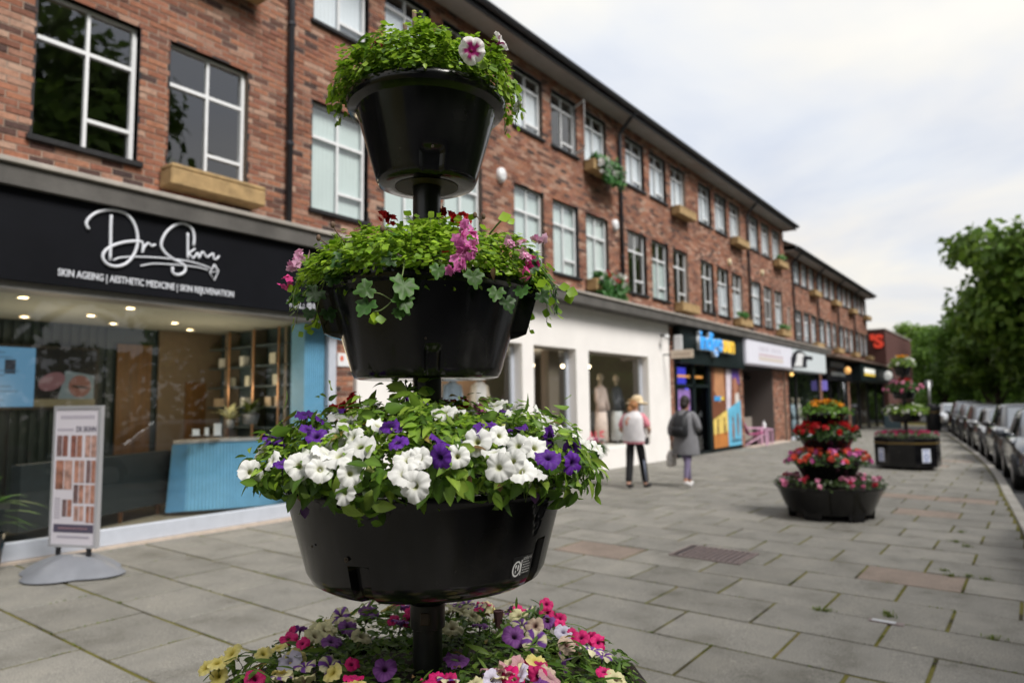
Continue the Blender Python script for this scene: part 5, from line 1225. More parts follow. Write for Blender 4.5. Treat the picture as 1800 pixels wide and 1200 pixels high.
# --- top bowl
mT = Mound((TX, TY), [(.0,2.535),(.10,2.545),(.17,2.535),(.22,2.50),(.245,2.45),(.243,2.415)])
P1 = thing('trailing_plant', 'bushy bright green trailing plant in the topmost bowl', 'plant', (TX, TY, 2.36))
q = MB(); q.lathe([(.001,2.385),(.18,2.385)], 24, (TX,TY,0), False); q.build('soil', M['soil'], P1)
kw_ind[(id(P1), 'round')] = 260
foliage(P1, mT, [('round', 3200, .0175, GR_B, dict(depth=.06, up=.9)), ('small', 1800, .017, GR_B, dict(depth=.09, up=.9)), ('small', 1000, .018, GR_B[1:4], dict(depth=.02, umax=.6, up=1.0)), ('round', 900, .018, GR_B[1:4], dict(depth=-.016, umax=.85, up=1.0))], rng)
def hang(root, phi, r0, z0, ln, out, n, tpl, size, cols, rad=.0016, wig=.012, nm='trailing_stem', matk='leaf'):
    # a stem that droops over the rim and carries leaves
    P = []; pos = np.array([TX+r0*math.cos(phi), TY+r0*math.sin(phi), z0]); k = 9; w0 = random.uniform(0, 6)
    for i in range(k):
        t = i/(k-1); P.append(pos+np.array([math.cos(phi), math.sin(phi), 0])*out*math.sin(t*PI*.55)+np.array([-math.sin(phi), math.cos(phi), 0])*wig*math.sin(w0+4*t)+np.array([0,0,-ln*t**1.6+.02*math.sin(PI*t)]))
    q = MB(); q.tube(P, [rad*(1-.5*i/k) for i in range(k)], 5); st = q.build(nm, M['stem'], root, True)
    Pn = np.array([P[min(k-1, int(u))]*(1-(u % 1))+P[min(k-1, int(u)+1)]*(u % 1) for u in np.linspace(1.0, k-1.01, n)])
    nr = norm(np.array([math.cos(phi), math.sin(phi), .35])+rng.normal(0, .35, (n,3))); tp = norm(np.array([0,0,-.6])+rng.normal(0, .8, (n,3)))
    fr = frames(nr, tp); S = size*rng.uniform(.7, 1.2, n)
    protos = [single_leaf_mesh('leaf', LT[tpl], c, M[matk], VARY[tpl]) for c in cols]
    for i in range(n):
        o = bpy.data.objects.new('leaf', protos[i % len(protos)]); COL.objects.link(o); o.parent = root
        pp = Pn[i]+np.array([math.cos(phi), math.sin(phi), 0])*.006
        o.matrix_basis = Matrix.Translation(-root.location) @ Matrix(((*fr[i][0]*S[i], pp[0]), (*fr[i][1]*S[i], pp[1]), (*fr[i][2]*S[i], pp[2]), (0,0,0,1)))
    return st
for (a, ln, n) in [(LEFT+.05,.09,12),(LEFT+.3,.07,10),(LEFT-.3,.10,12),(LEFT+.15,.06,9),(RIGHT-.75,.11,14),(RIGHT-.62,.08,12),(RIGHT-.4,.07,12),(RIGHT+.1,.10,14),(RIGHT-.15,.09,12),(RIGHT+.4,.09,12),(CAMPHI+PI,.1,12),(CAMPHI+PI+.6,.1,12),(CAMPHI+PI-.6,.1,12),(RIGHT-.95,.05,8)]:
    hang(P1, a, .215, 2.445, ln*.72, .05, n, 'round', .024, GR_B[:4])
for (px, py, sz) in [(640,75,.075),(628,78,.07),(650,70,.06),(655,88,.05),(622,95,.05)]:
    p, n, t = mT.hit(px, py); o = bpy.data.objects.new('leaf', single_leaf_mesh('leaf', LT['ovate2'], (.09,.18,.02), M['leaf'], VARY['ovate2'])); COL.objects.link(o); o.parent = P1
    f = frames(norm((n+np.array([0,0,.6])+rng.normal(0,.3,3))[None]), norm((-_rt*.6+np.array([0,0,.8])+rng.normal(0,.35,3))[None]))[0]*sz
    o.matrix_basis = Matrix.Translation(-P1.location) @ Matrix(((*f[0], p[0]), (*f[1], p[1]), (*f[2], p[2]), (0,0,0,1)))
for (px, py, h) in [(728,22,.065),(712,45,.04)]:
    b = on_Y(px, py+30, TY+.03); b = CAMP+ray(px, py)*1.95; q = MB(); q.tube([b+np.array([.004,.0,-h*1.6]), b], [.004,.0062], 8); q.build('cut_stem', M['dry_stem'], P1, True); q = MB(); q.lathe([(.0064,0),(.0064,.004),(.0005,.004)], 8, tuple(b)); q.build('cut_end', pmat('cut_end', (.5,.46,.2), .7), P1)
blooms_px(P1, mT, [(828,92)], 'picotee', 1.0, .03, .75, .1); p, n, t = mT.hit(872, 88); bloom(P1, PET['picotee'][1], p+n*.03, n*.3+_rt*.9+np.array([0,0,.6]), .85)
blooms_px(P1, mT, [(905,186)], 'white', .6, .015)
for (px, py) in [(662,76),(655,86),(672,82)]:
    p, n, t = mT.hit(px, py); q = MB(); q.ball(tuple(p+n*.004), .004, 5, 1.4); q.build('flower_bud', pmat('bud_pink', (.45,.06,.09), .6), P1, True)
blooms_rand(P1, mT, 3, ['picotee'], rng, .9, .3, .8, CAMPHI+PI, 1.0)
def sprig(root, m, u, phi, ln, n, tpl, size, cols):
    P_, Nn_, T_ = m.at(np.array([u]), np.array([phi])); b = P_[0]-Nn_[0]*.02; d = norm((Nn_[0]+np.array([0,0,.7])+rng.normal(0,.35,3))[None])[0]; k = 5
    pts = [b+d*ln*i/(k-1)+np.array([0,0,-.25*ln*(i/(k-1))**2])*abs(rng.normal(0,.6)) for i in range(k)]
    q = MB(); q.tube(pts, [.0016,.0014,.0012,.001,.0008], 4); q.build('sprig_stem', M['stem'], root, True)
    pos = np.array([pts[0]*(1-f)+pts[-1]*f for f in np.linspace(.3, 1, n)]); tp = norm(d*.6+rng.normal(0,.9,(n,3))); R = frames(norm(np.array([0,0,1.])+rng.normal(0,.5,(n,3))), tp)
    link('sprig_leaves', merge('sprig_leaves', LT[tpl], R, pos, size*rng.uniform(.6,1.2,n), np.array(cols)[rng.integers(len(cols), size=n)], M['leaf'], vary=VARY[tpl]), root, True, True)
for i in range(46): sprig(P1, mT, rng.uniform(.05,.95), rng.uniform(0, 2*PI), rng.uniform(.03,.065), 9, 'round', .02, GR_B[:4])
# --- middle bowl
mM = Mound((TX, TY), [(.0,2.015),(.12,2.01),(.22,1.985),(.30,1.94),(.345,1.89),(.335,1.86)])
P2 = thing('trailing_geranium', 'ivy leaved geranium with pink and red heads in the middle bowl', 'plant', (TX, TY, 1.85))
q = MB(); q.lathe([(.001,1.86),(.245,1.86)], 24, (TX,TY,0), False); q.build('soil', M['soil'], P2)
kw_ind[(id(P2), 'round')] = 240; kw_ind[(id(P2), 'ivy')] = 40
foliage(P2, mM, [('round', 3000, .0185, [GR_B[0], GR_B[1], GR_B[2], GR_B[3]], dict(depth=.05, umax=.9, phi=bias(.35, 1.0))), ('small', 1800, .018, GR_B, dict(depth=.08, umax=.95)), ('round', 1100, .019, GR_B[1:4], dict(depth=-.014, umax=.9, up=1.0)), ('ivy', 30, .036, GR_G, dict(depth=.01, umin=.6, mat='leaf_shiny'))], rng)
def leaf_px(root, tpl, px, py, t, size, col, nrm, tip, mat='leaf'):
    p = CAMP+ray(px, py)*t; o = bpy.data.objects.new('leaf', single_leaf_mesh('leaf', LT[tpl], col, M[mat], VARY[tpl])); COL.objects.link(o); o.parent = root
    f = frames(norm(np.array(nrm)[None]), norm(np.array(tip)[None]))[0]*size; o.matrix_basis = Matrix.Translation(-root.location) @ Matrix(((*f[0], p[0]), (*f[1], p[1]), (*f[2], p[2]), (0,0,0,1))); return p
BK = -_fw
for (px, py, t, sz, tx, tz) in [(712,492,1.62,.075,-.3,-1),(706,520,1.615,.06,.25,-1),(652,505,1.63,.055,-.9,-.4),(648,530,1.63,.06,-.35,-1),(698,540,1.625,.045,.9,-.5),(700,546,1.62,.035,.2,-1),(832,478,1.63,.055,.1,-1),(772,468,1.63,.045,-.2,-1),(874,508,1.70,.05,-.2,-1),(890,525,1.71,.05,.3,-1),(918,505,1.74,.05,.1,-1),(950,515,1.80,.045,.5,-.8),(590,478,1.76,.06,-.3,-1),(560,510,1.80,.06,-.6,-.8),(528,520,1.88,.055,-.6,-.7),(575,545,1.82,.05,.3,-.9),(545,545,1.85,.04,-.2,-1),(930,470,1.76,.045,.6,.2),(603,452,1.72,.05,-.5,-.5),(680,450,1.64,.045,.3,-.4)]:
    leaf_px(P2, 'ivy', px, py, t, sz*.78, GR_G[int(px) % 3], BK+np.array([0,0,.45])+rng.normal(0,.22,3), _rt*tx+np.array([0,0,tz]), 'leaf_shiny')
def stem_px(root, pts, rad=.0018, mat='stem', name='trailing_stem'):
    q = MB(); q.tube(catmull([CAMP+ray(px, py)*t for px, py, t in pts], 3), rad, 6); return q.build(name, M[mat], root, True)
stem_px(P2, [(712,450,1.68),(708,480,1.64),(698,510,1.62),(688,530,1.615),(670,545,1.615),(655,548,1.62)]); stem_px(P2, [(690,528,1.62),(668,516,1.625),(652,515,1.63)], .0014)
stem_px(P2, [(590,450,1.8),(572,490,1.82),(560,530,1.85),(552,565,1.86),(536,574,1.86)]); stem_px(P2, [(556,555,1.86),(540,558,1.86),(528,556,1.87)], .0014)
stem_px(P2, [(930,440,1.85),(955,475,1.84),(975,500,1.84),(995,508,1.84)]); stem_px(P2, [(860,412,1.85),(874,395,1.84),(890,378,1.83)], .0025)
for (px, py, t, sz) in [(893,374,1.83,.035),(900,383,1.83,.022),(534,573,1.86,.022),(540,580,1.86,.02),(530,582,1.86,.018),(655,548,1.615,.03),(662,556,1.615,.025),(648,560,1.62,.022),(1000,505,1.84,.035),(992,520,1.84,.03),(985,500,1.84,.03),(965,505,1.83,.035),(955,490,1.83,.03),(975,525,1.84,.025)]:
    leaf_px(P2, 'round', px, py, t, sz, GR_B[int(px+py) % 4], BK+np.array([0,0,.5])+rng.normal(0,.3,3), _rt*rng.normal(0,.7)+np.array([0,0,-.5]))
for (a, ln, n) in [(LEFT-.1,.12,13),(LEFT+.25,.10,12),(LEFT-.45,.12,13),(RIGHT+.15,.11,13),(RIGHT-.1,.10,12),(RIGHT-.35,.09,11),(RIGHT+.5,.12,13),(CAMPHI+PI,.13,12),(CAMPHI+PI+.5,.12,12),(CAMPHI+PI-.5,.12,12)]:
    hang(P2, a, .275, 1.90, ln, .085, n, 'ivy' if n == 11 else 'round', .032 if n == 11 else .026, GR_G if n == 11 else GR_B[:4], .0018, .02)
PK = [(.72,.20,.50),(.80,.28,.58),(.66,.14,.42)]; PKL = [(.76,.42,.60),(.82,.5,.66),(.72,.28,.5)]; MG = [(.68,.04,.26),(.7,.08,.32)]; RD = [(.52,.006,.012),(.6,.012,.014),(.42,.005,.01)]
HD = {'pink': [floret_head('pink_head', PK, 10, .024, .0145, s) for s in (1,2)], 'pale': [floret_head('pale_pink_head', PKL, 8, .022, .013, s) for s in (3,4)], 'mag': [floret_head('magenta_head', MG, 5, .016, .014, s) for s in (5,6)], 'red': [floret_head('red_head', RD, 10, .024, .014, s) for s in (7,8)]}
def heads_px(root, m, pts, kind, size=1.0, lift=.02, dep=None):
    for i, (px, py) in enumerate(pts):
        p, n, t = m.hit(px, py)
        if dep: p = CAMP+ray(px, py)*dep
        bloom(root, HD[kind][i % 2], p+n*lift, n*.5+TOCAM(p)*.7+np.array([0,0,.2]), size*random.uniform(.9,1.15), 'flower_head')
heads_px(P2, mM, [(815,418),(822,435),(806,446),(818,458),(797,464)], 'pink', .95, .025); heads_px(P2, mM, [(888,440),(908,446),(914,462),(940,432)], 'pale', .85); heads_px(P2, mM, [(925,470),(912,478),(518,496)], 'mag', .9)
heads_px(P2, mM, [(540,462),(532,472)], 'pale', .9); heads_px(P2, mM, [(690,400),(676,393)], 'red', .75, .02, 2.05); heads_px(P2, mM, [(775,389),(790,394),(815,400)], 'red', .85, .02, 2.02); heads_px(P2, mM, [(806,408)], 'red', .5)
blooms_rand(P2, mM, 9, [0], rng, .9, .2, .85, CAMPHI+PI, 1.3, HD['pink']+HD['pale']+HD['red'])
for pts in ([(606,425,1.75),(592,408,1.76),(585,395,1.76)],[(575,430,1.8),(560,418,1.8)],[(848,400,1.9),(842,385,1.9),(835,378,1.9)],[(842,395,1.9),(850,380,1.9)],[(700,415,1.68),(684,405,1.69),(672,402,1.69)],[(720,405,1.85),(724,396,1.85)]):
    stem_px(P2, pts, .0016, 'dry_stem', 'seed_stem'); p = CAMP+ray(pts[-1][0], pts[-1][1])*pts[-1][2]; q = MB(); q.ball(tuple(p), .006, 5, 1.5); q.build('seed_head', M['dry_stem'], P2, True)
q = leaf_px(P2, 'ovate2', 868, 470, 1.68, .03, (.12,.075,.03), BK+rng.normal(0,.4,3), np.array([0,0,-1.]))
for i in range(52): sprig(P2, mM, rng.uniform(.05,.9), rng.uniform(0, 2*PI), rng.uniform(.035,.09), 9, 'round', .021, GR_B[:4])
# --- petunia bowl
mP = Mound((TX, TY), [(.0,1.53),(.10,1.535),(.22,1.52),(.34,1.48),(.425,1.43),(.46,1.385),(.44,1.355),(.38,1.352)])
P3 = thing('petunia_plant', 'white and purple petunias spilling over the big lower bowl', 'plant', (TX, TY, 1.27))
q = MB(); q.lathe([(.001,1.31),(.345,1.31)], 24, (TX,TY,0), False); q.build('soil', M['soil'], P3)
kw_ind[(id(P3), 'ovate')] = 220; kw_ind[(id(P3), 'ovate2')] = 75
foliage(P3, mP, [('ovate', 900, .042, GR_P, dict(depth=.06, phi=bias(.4, 1.1))), ('ovate2', 700, .034, GR_P, dict(depth=.08, phi=bias(.3, 1.1))), ('small', 1100, .02, [GR_P[2], GR_P[3], GR_B[1]], dict(depth=.04, umax=.85)), ('ovate', 200, .044, GR_P[:2]+GR_P[4:], dict(depth=.02, umin=.78, phi=bias(.6, 1.2))), ('ovate2', 420, .036, GR_P, dict(depth=-.02, umax=.8, up=.9, phi=bias(.5, 1.0))), ('ovate', 700, .045, GR_P, dict(depth=.24)), ('ovate2', 40, .03, [(.36,.32,.05),(.22,.13,.05),(.30,.24,.06)], dict(depth=-.01)), ('small', 700, .022, [GR_P[2], GR_P[3], GR_B[1]], dict(depth=-.03, umax=.75, up=1.0, phi=bias(.4, 1.0)))], rng)
for (px, py, t, sz, tx, tz) in [(757,845,1.49,.065,-.3,-1),(788,800,1.5,.06,1,-.3),(790,848,1.49,.05,.1,-1),(820,845,1.5,.05,.5,-1),(690,700,1.75,.06,1,.2),(735,690,1.8,.055,.9,.3),(715,685,1.8,.06,-.9,.3),(745,720,1.75,.06,.9,-.2),(700,720,1.74,.065,.9,.3),(660,728,1.7,.05,-1,-.1),(700,668,1.85,.045,-.7,.8),(720,662,1.85,.045,.3,1),(690,662,1.86,.04,-.5,1),(735,670,1.86,.045,.8,.5),(560,838,1.62,.06,-.4,-1),(545,860,1.64,.05,-.3,-1),(585,865,1.6,.05,.1,-1),(520,865,1.68,.05,-.3,-1),(655,860,1.53,.05,-.2,-1),(640,870,1.54,.05,.2,-1),(835,790,1.5,.05,-1,.1),(870,865,1.52,.04,.4,-1)]:
    leaf_px(P3, 'ovate', px, py, t, sz, GR_P[int(px) % 4], BK+np.array([0,0,.5])+rng.normal(0,.25,3), _rt*tx+np.array([0,0,tz]))
for pts in ([(745,760,1.72),(728,715,1.8),(712,672,1.86)],[(750,750,1.76),(748,710,1.82),(738,680,1.86)],[(690,770,1.66),(672,745,1.7),(662,730,1.72)],[(770,850,1.5),(775,810,1.5),(765,780,1.55)],[(640,860,1.53),(650,820,1.55),(665,780,1.6)]): stem_px(P3, pts, .002, 'stem', 'stem')
for (cx_, cy_, t_, n_) in [(712,676,1.84,16),(742,690,1.83,12),(725,705,1.80,10),(662,735,1.70,8),(575,715,1.82,9),(500,770,1.80,9),(490,790,1.76,8),(770,800,1.52,8),(920,745,1.72,9),(985,760,1.70,8)]:
    for k in range(n_): leaf_px(P3, 'ovate2', cx_+rng.normal(0,13), cy_+rng.normal(0,14), t_+rng.normal(0,.02), rng.uniform(.018,.042), GR_P[int(rng.integers(4))], BK*.6+np.array([0,0,.8])+rng.normal(0,.4,3), _rt*rng.normal(0,1)+np.array([0,0,.5])+rng.normal(0,.4,3))
WH = [(446,830),(462,790),(600,736),(630,728),(594,768),(620,772),(634,786),(552,796),(574,798),(596,802),(530,820),(556,814),(566,826),(618,834),(606,862),(666,750),(716,810),(712,834),(728,852),(738,808),(781,726),(878,768),(837,779),(867,796),(804,805),(874,824),(898,812),(914,828),(937,831),(909,786),(940,789),(970,754),(905,735),(870,714),(1000,765),(1021,786),(1049,789),(965,762),(800,728),(980,768)]
blooms_px(P3, mP, WH, 'white', .90, .030, .42, .46); blooms_px(P3, mP, [(548,735),(480,812),(951,730)], 'white', .84, .024, .0, .25)
PU = [(500,816),(573,746),(558,769),(482,772),(486,782),(538,730),(700,780),(688,752),(778,778),(772,808),(860,749),(909,755),(1003,789),(961,805),(1005,817),(965,773),(851,765),(735,706),(545,758),(590,728)]
blooms_px(P3, mP, PU, 'purple', .84, .034, .42, .48)
def at_px(px, py, t): return CAMP+ray(px, py)*t
for (px, py, t) in [(814,712,2.0),(798,716,2.0)]: bloom(P3, HD['red'][0], at_px(px, py, t), BK+np.array([0,0,.5]), .9, 'flower_head')
for (px, py, t, k) in [(846,712,2.0,'pink'),(852,722,1.98,'pink'),(782,712,2.02,'pink'),(625,702,1.95,'red'),(608,716,1.92,'red'),(588,722,1.92,'red'),(655,742,1.82,'red'),(622,710,1.95,'red')]: bloom(P3, HD[k][int(px) % 2], at_px(px, py, t), BK+np.array([0,0,.5]), .85, 'flower_head')
for (px, py, t, dx_) in [(645,822,1.53,1),(540,836,1.6,-1),(615,724,1.8,1),(885,745,1.7,0)]:               # unopened buds
    a = at_px(px, py, t); q = MB(); q.tube([a, a+_rt*.012*dx_+np.array([0,0,-.008]), a+_rt*.028*dx_+np.array([0,0,-.018])], [.006,.0035,.002], 6); q.build('bud', pmat('bud_green', (.42,.46,.14), .6), P3, True)
for (px, py, t) in [(655,848,1.53),(643,845,1.54),(826,835,1.5),(878,850,1.52),(528,868,1.66)]: leaf_px(P3, 'small', px, py, t, .018, (.22,.13,.07), BK+rng.normal(0,.4,3), np.array([.1,0,-1.]))
for (px, py, t) in [(536,888,1.63),(940,862,1.62)]: leaf_px(P3, 'small', px, py, t, .03, (.09,.04,.12), BK+rng.normal(0,.2,3), np.array([.05,0,-1.]))
blooms_rand(P3, mP, 26, ['white','white','purple'], rng, 1.0, .25, .85, CAMPHI+PI, 1.5)
# --- base tub
mB = Mound((TX, TY), [(.05,.86),(.25,.88),(.40,.88),(.50,.855),(.57,.80),(.59,.76)])
P4 = thing('mixed_petunias', 'mixed yellow magenta and striped petunias filling the base tub', 'plant', (TX, TY, .68))
q = MB(); q.lathe([(.001,.70),(.62,.70)], 24, (TX,TY,0), False); q.build('soil', M['soil'], P4)
kw_ind[(id(P4), 'ovate')] = 130; kw_ind[(id(P4), 'lance')] = 130
foliage(P4, mB, [('ovate', 1500, .034, GR_D, dict(depth=.10)), ('lance', 900, .06, GR_D, dict(depth=.09, jit=.6)), ('small', 1800, .022, GR_D, dict(depth=.12)), ('round', 700, .024, GR_D, dict(depth=.10)), ('ovate2', 60, .028, [(.34,.30,.05),(.20,.12,.05),(.28,.22,.06)], dict(depth=-.01))], rng)
for kind, pts in {'yellow': [(363,1175),(384,1166),(408,1150),(385,1190),(464,1151),(496,1185),(520,1160)], 'magenta': [(511,1112),(508,1124),(531,1133),(690,1092),(702,1064),(723,1075),(618,1170),(960,1064),(962,1078),(981,1091),(985,1100),(1007,1117),(1020,1122),(1038,1124),(1052,1132),(1060,1182),(944,1193),(769,1193),(789,1195),(720,1090),(450,1195)],
 'star': [(599,1084),(583,1173),(536,1171),(820,1064),(838,1073),(896,1069),(927,1080),(918,1098),(939,1128),(1040,1142),(1060,1153),(987,1167)], 'cream': [(573,1108),(550,1110),(555,1120),(800,1072),(850,1070),(795,1105)], 'violet': [(583,1129),(613,1105),(676,1178),(643,1070),(804,1160),(962,1093),(905,1120),(650,1076)],
 'tan': [(998,1136),(940,1102),(960,1185)], 'rose': [(916,1173),(968,1192)], 'lilac': [(508,1164),(913,1190),(867,1198),(990,1112)]}.items(): blooms_px(P4, mB, pts, kind, {'magenta': .68, 'yellow': .8}.get(kind, .92), .03, .55, .3)
for (px, py, t) in [(489,1136,1.95)]: bloom(P4, PET['yellow'][0], at_px(px, py, t), np.array([-.2,.1,.9]), .7)
p = at_px(876, 1085, 2.2); q = MB()
for i in range(16): a = 2*PI*i/16; q.tube([p+np.array([.008*math.cos(a),.008*math.sin(a),-.03]), p+np.array([.014*math.cos(a),.014*math.sin(a),.022])], [.002,.0035], 4)
q.build('closed_daisy', pmat('daisy_brown', (.10,.045,.05), .7), P4)
blooms_rand(P4, mB, 60, ['yellow','magenta','star','violet','cream','white','rose'], rng, .85, .3, .95, CAMPHI, 1.2, None, .025); blooms_rand(P4, mB, 30, ['yellow','magenta','star','violet','cream'], rng, .85, .3, .95, CAMPHI+PI, 1.0, None, .025)
# ================================================================== farther planter towers
M['pot_far'] = M['pot']
IMP = {'coral': [(.80,.17,.09),(.76,.10,.07)], 'hotpink': [(.68,.13,.42),(.72,.22,.5)], 'red': [(.55,.008,.014),(.45,.005,.01)], 'orange': [(.80,.36,.01),(.72,.26,.01)], 'pinkg': [(.66,.18,.34),(.72,.32,.45)], 'whitef': [(.75,.75,.72)], 'mixr': [(.5,.03,.06)], 'rosy': [(.55,.05,.17)]}
FH = {k: [floret_head('%s_flower' % k, c, 6, .034, .032, 20+i) for i in range(2)] for k, c in IMP.items()}
def far_plants(label, cat, name, c, prof, flowers, nleaf, cols, rng, size=.05, soilz=None, soilr=.3, fsize=1.0, umax=.75):
    t = thing(name, label, cat, (c[0], c[1], prof[-1][1])); m = Mound(c, prof)
    P, R, S, C = leaves_on(m, nleaf, size, cols, rng, LT['ovate'], depth=.06); link('foliage', merge('foliage', LT['small'], R, P, S, C, M['leaf']), t, True, True)
    z_ = soilz if soilz is not None else prof[-1][1]; q = MB(); q.lathe([(.001,z_),(soilr,z_)], 20, (c[0], c[1], 0), False); q.build('soil', M['soil'], t)
    for kind, n, u0, u1 in flowers:
        for i in range(n):
            u = rng.uniform(u0, u1); ph = rng.uniform(0, 2*PI); Pp, Nn, T = m.at(np.array([u]), np.array([ph])); me = FH[kind][i % 2] if kind in FH else random.choice(PET[kind])
            bloom(t, me, Pp[0]+Nn[0]*.02, Nn[0]+np.array([0,0,.3])+rng.normal(0,.3,3), fsize*rng.uniform(.8,1.2))
    return t
rg2 = np.random.default_rng(21)
# stacked-bowl tower
cx, cy = 10.32, 2.33; z0 = gz(cx, cy)
T2 = thing('planter_tower', 'stacked round black planter with marigolds on top in midground', 'planter', (cx, cy, z0))
def feetmod(a, z, r):
    return r
pr_ = [(.50,.075),(.53,.08),(.545,.13),(.56,.15),(.665,.385),(.69,.40),(.695,.425),(.675,.43),(.65,.42),(.63,.38),(.02,.375)]
bowl(T2, cx, cy, [(r, z+z0) for r, z in pr_], M['pot'], None, 64, 'base_tub')
for i in range(6):
    a = CAMPHI+.1+PI/3*i; q = MB(); q.add([(-.09,-.04,.0),(.09,-.04,.0),(.11,.05,0),(-.11,.05,0),(-.11,-.06,.15),(.11,-.06,.15),(.13,.06,.15),(-.13,.06,.15)], [(3,2,1,0),(4,5,6,7),(0,1,5,4),(1,2,6,5),(2,3,7,6),(3,0,4,7)]); o = q.build('foot', M['pot'], T2); o.location = (cx+.475*math.cos(a), cy+.475*math.sin(a), z0); o.rotation_euler = (0, 0, a-PI/2)
q = MB(); q.tube([(cx,cy,z0+.35),(cx,cy,z0+1.32)], .09, 16); q.build('pole', M['pole'], T2, True)
for (r, zt, zb) in ((.43,.74,.47),(.35,1.06,.84),(.285,1.39,1.24)): bowl(T2, cx, cy, [(q_[0], q_[1]+z0) for q_ in bowl_profile(r, r*.68, zt, zb, .02)], M['pot'], None, 56)
LG = [(.09,.19,.02),(.13,.26,.03),(.16,.30,.04)]; DG = [(.03,.075,.018),(.045,.10,.02),(.06,.12,.025)]
zz = lambda prof: [(r, z+z0) for r, z in prof]
far_plants('orange marigolds above lime green leaves in the top bowl of the stacked planter', 'plant', 'marigold_plant', (cx,cy), zz([(0,1.52),(.18,1.50),(.27,1.44),(.31,1.38)]), [('orange',40,0,.7)], 700, LG, rg2, .05, z0+1.36, .26)
far_plants('bright red flowers in the second bowl down of the stacked planter', 'plant', 'begonia_plant', (cx,cy), zz([(.08,1.24),(.25,1.23),(.36,1.17),(.40,1.06)]), [('red',52,.2,.85)], 800, DG, rg2, .055, z0+1.03, .32)
far_plants('coral and pink busy lizzies in the third bowl of the stacked planter', 'plant', 'busy_lizzie', (cx,cy), zz([(.1,.88),(.3,.88),(.47,.82),(.53,.72)]), [('coral',70,.2,.98),('hotpink',40,.2,.98)], 900, DG, rg2, .05, z0+.70, .40)
far_plants('pale pink geraniums and thin foliage in the bottom tub of stacked planter', 'plant', 'geranium_plant', (cx,cy), zz([(.2,.50),(.45,.52),(.62,.50),(.68,.43)]), [('pinkg',34,.3,1.0),('mixr',8,.3,1.0)], 1100, [(.06,.10,.03),(.08,.13,.04),(.05,.085,.025)], rg2, .05, z0+.40, .63, 1.0)
# the same model as the near tower, down the street
T3 = dup(T1); x3, y3 = 18.75, 2.48; z3 = gz(x3, y3); T3.location = (x3, y3, z3)
T3['label'] = 'tall tiered planter tower with paper notices near the kerb'
dz3 = z3-gz_t
NT = pmat('notice_paper', (.62,.66,.78), .6); NB = pmat('notice_print', (.06,.12,.35), .6)
tb3 = [c for c in T3.children if c.name.startswith('base_tub')][0]
for i, a in enumerate((math.radians(-25)+PI/8+PI*1.25, math.radians(-25)+PI/8+PI*.75)):
    rr = .69*math.cos(PI/8)+.006; q = MB(); q.quad((0,-.10,.12),(0,.10,.12),(0,.10,.42),(0,-.10,.42)) ; q.f = [tuple(reversed(f)) for f in q.f]
    o = q.build('notice', NT, None); o.parent = T3; o.location = (rr*math.cos(a), rr*math.sin(a), .06); o.rotation_euler = (0, 0, a)
    q = MB(); q.tube([(0,.045*math.cos(k),.25+.06*math.sin(k)) for k in np.linspace(0, 2*PI, 13)], .012, 4); q.box(-.002,.004,-.07,.07,.37,.39); q.box(-.002,.004,-.07,.07,.14,.155)
    p_ = q.build('notice_print', NB, None); p_.parent = o
zz = lambda prof: [(r, z+dz3) for r, z in prof]
far_plants('white and peach flowers in the top bowl of the kerbside tower', 'plant', 'petunia_plant', (x3,y3), zz([(0,2.60),(.12,2.59),(.22,2.52),(.27,2.42),(.26,2.38)]), [('white',14,.2,.95),('orange',5,.1,.5)], 500, GR_P, rg2, .05, 2.36+dz3, .18, 1.1)
far_plants('red and pink geraniums in the second bowl of the kerbside tower', 'plant', 'geranium_plant', (x3,y3), zz([(0,2.05),(.15,2.04),(.27,1.98),(.37,1.90),(.38,1.80)]), [('red',9,.0,.4),('pinkg',16,.4,1.0)], 700, GR_G, rg2, .055, 1.86+dz3, .24, 1.1)
far_plants('white petunias round the third bowl of the kerbside tower', 'plant', 'petunia_plant', (x3,y3), zz([(0,1.50),(.2,1.49),(.36,1.44),(.46,1.36),(.44,1.28)]), [('white',40,.3,1.0),('purple',8,.3,1.0)], 900, GR_P, rg2, .055, 1.285+dz3, .34, 1.15)
far_plants('rose pink bedding flowers in the eight sided kerbside tub', 'plant', 'bedding_plant', (x3,y3), zz([(.1,.82),(.4,.84),(.58,.82),(.65,.76)]), [('rosy',60,.3,1.0)], 900, [(.06,.12,.03),(.08,.14,.035)], rg2, .045, .70+dz3, .60, .9)
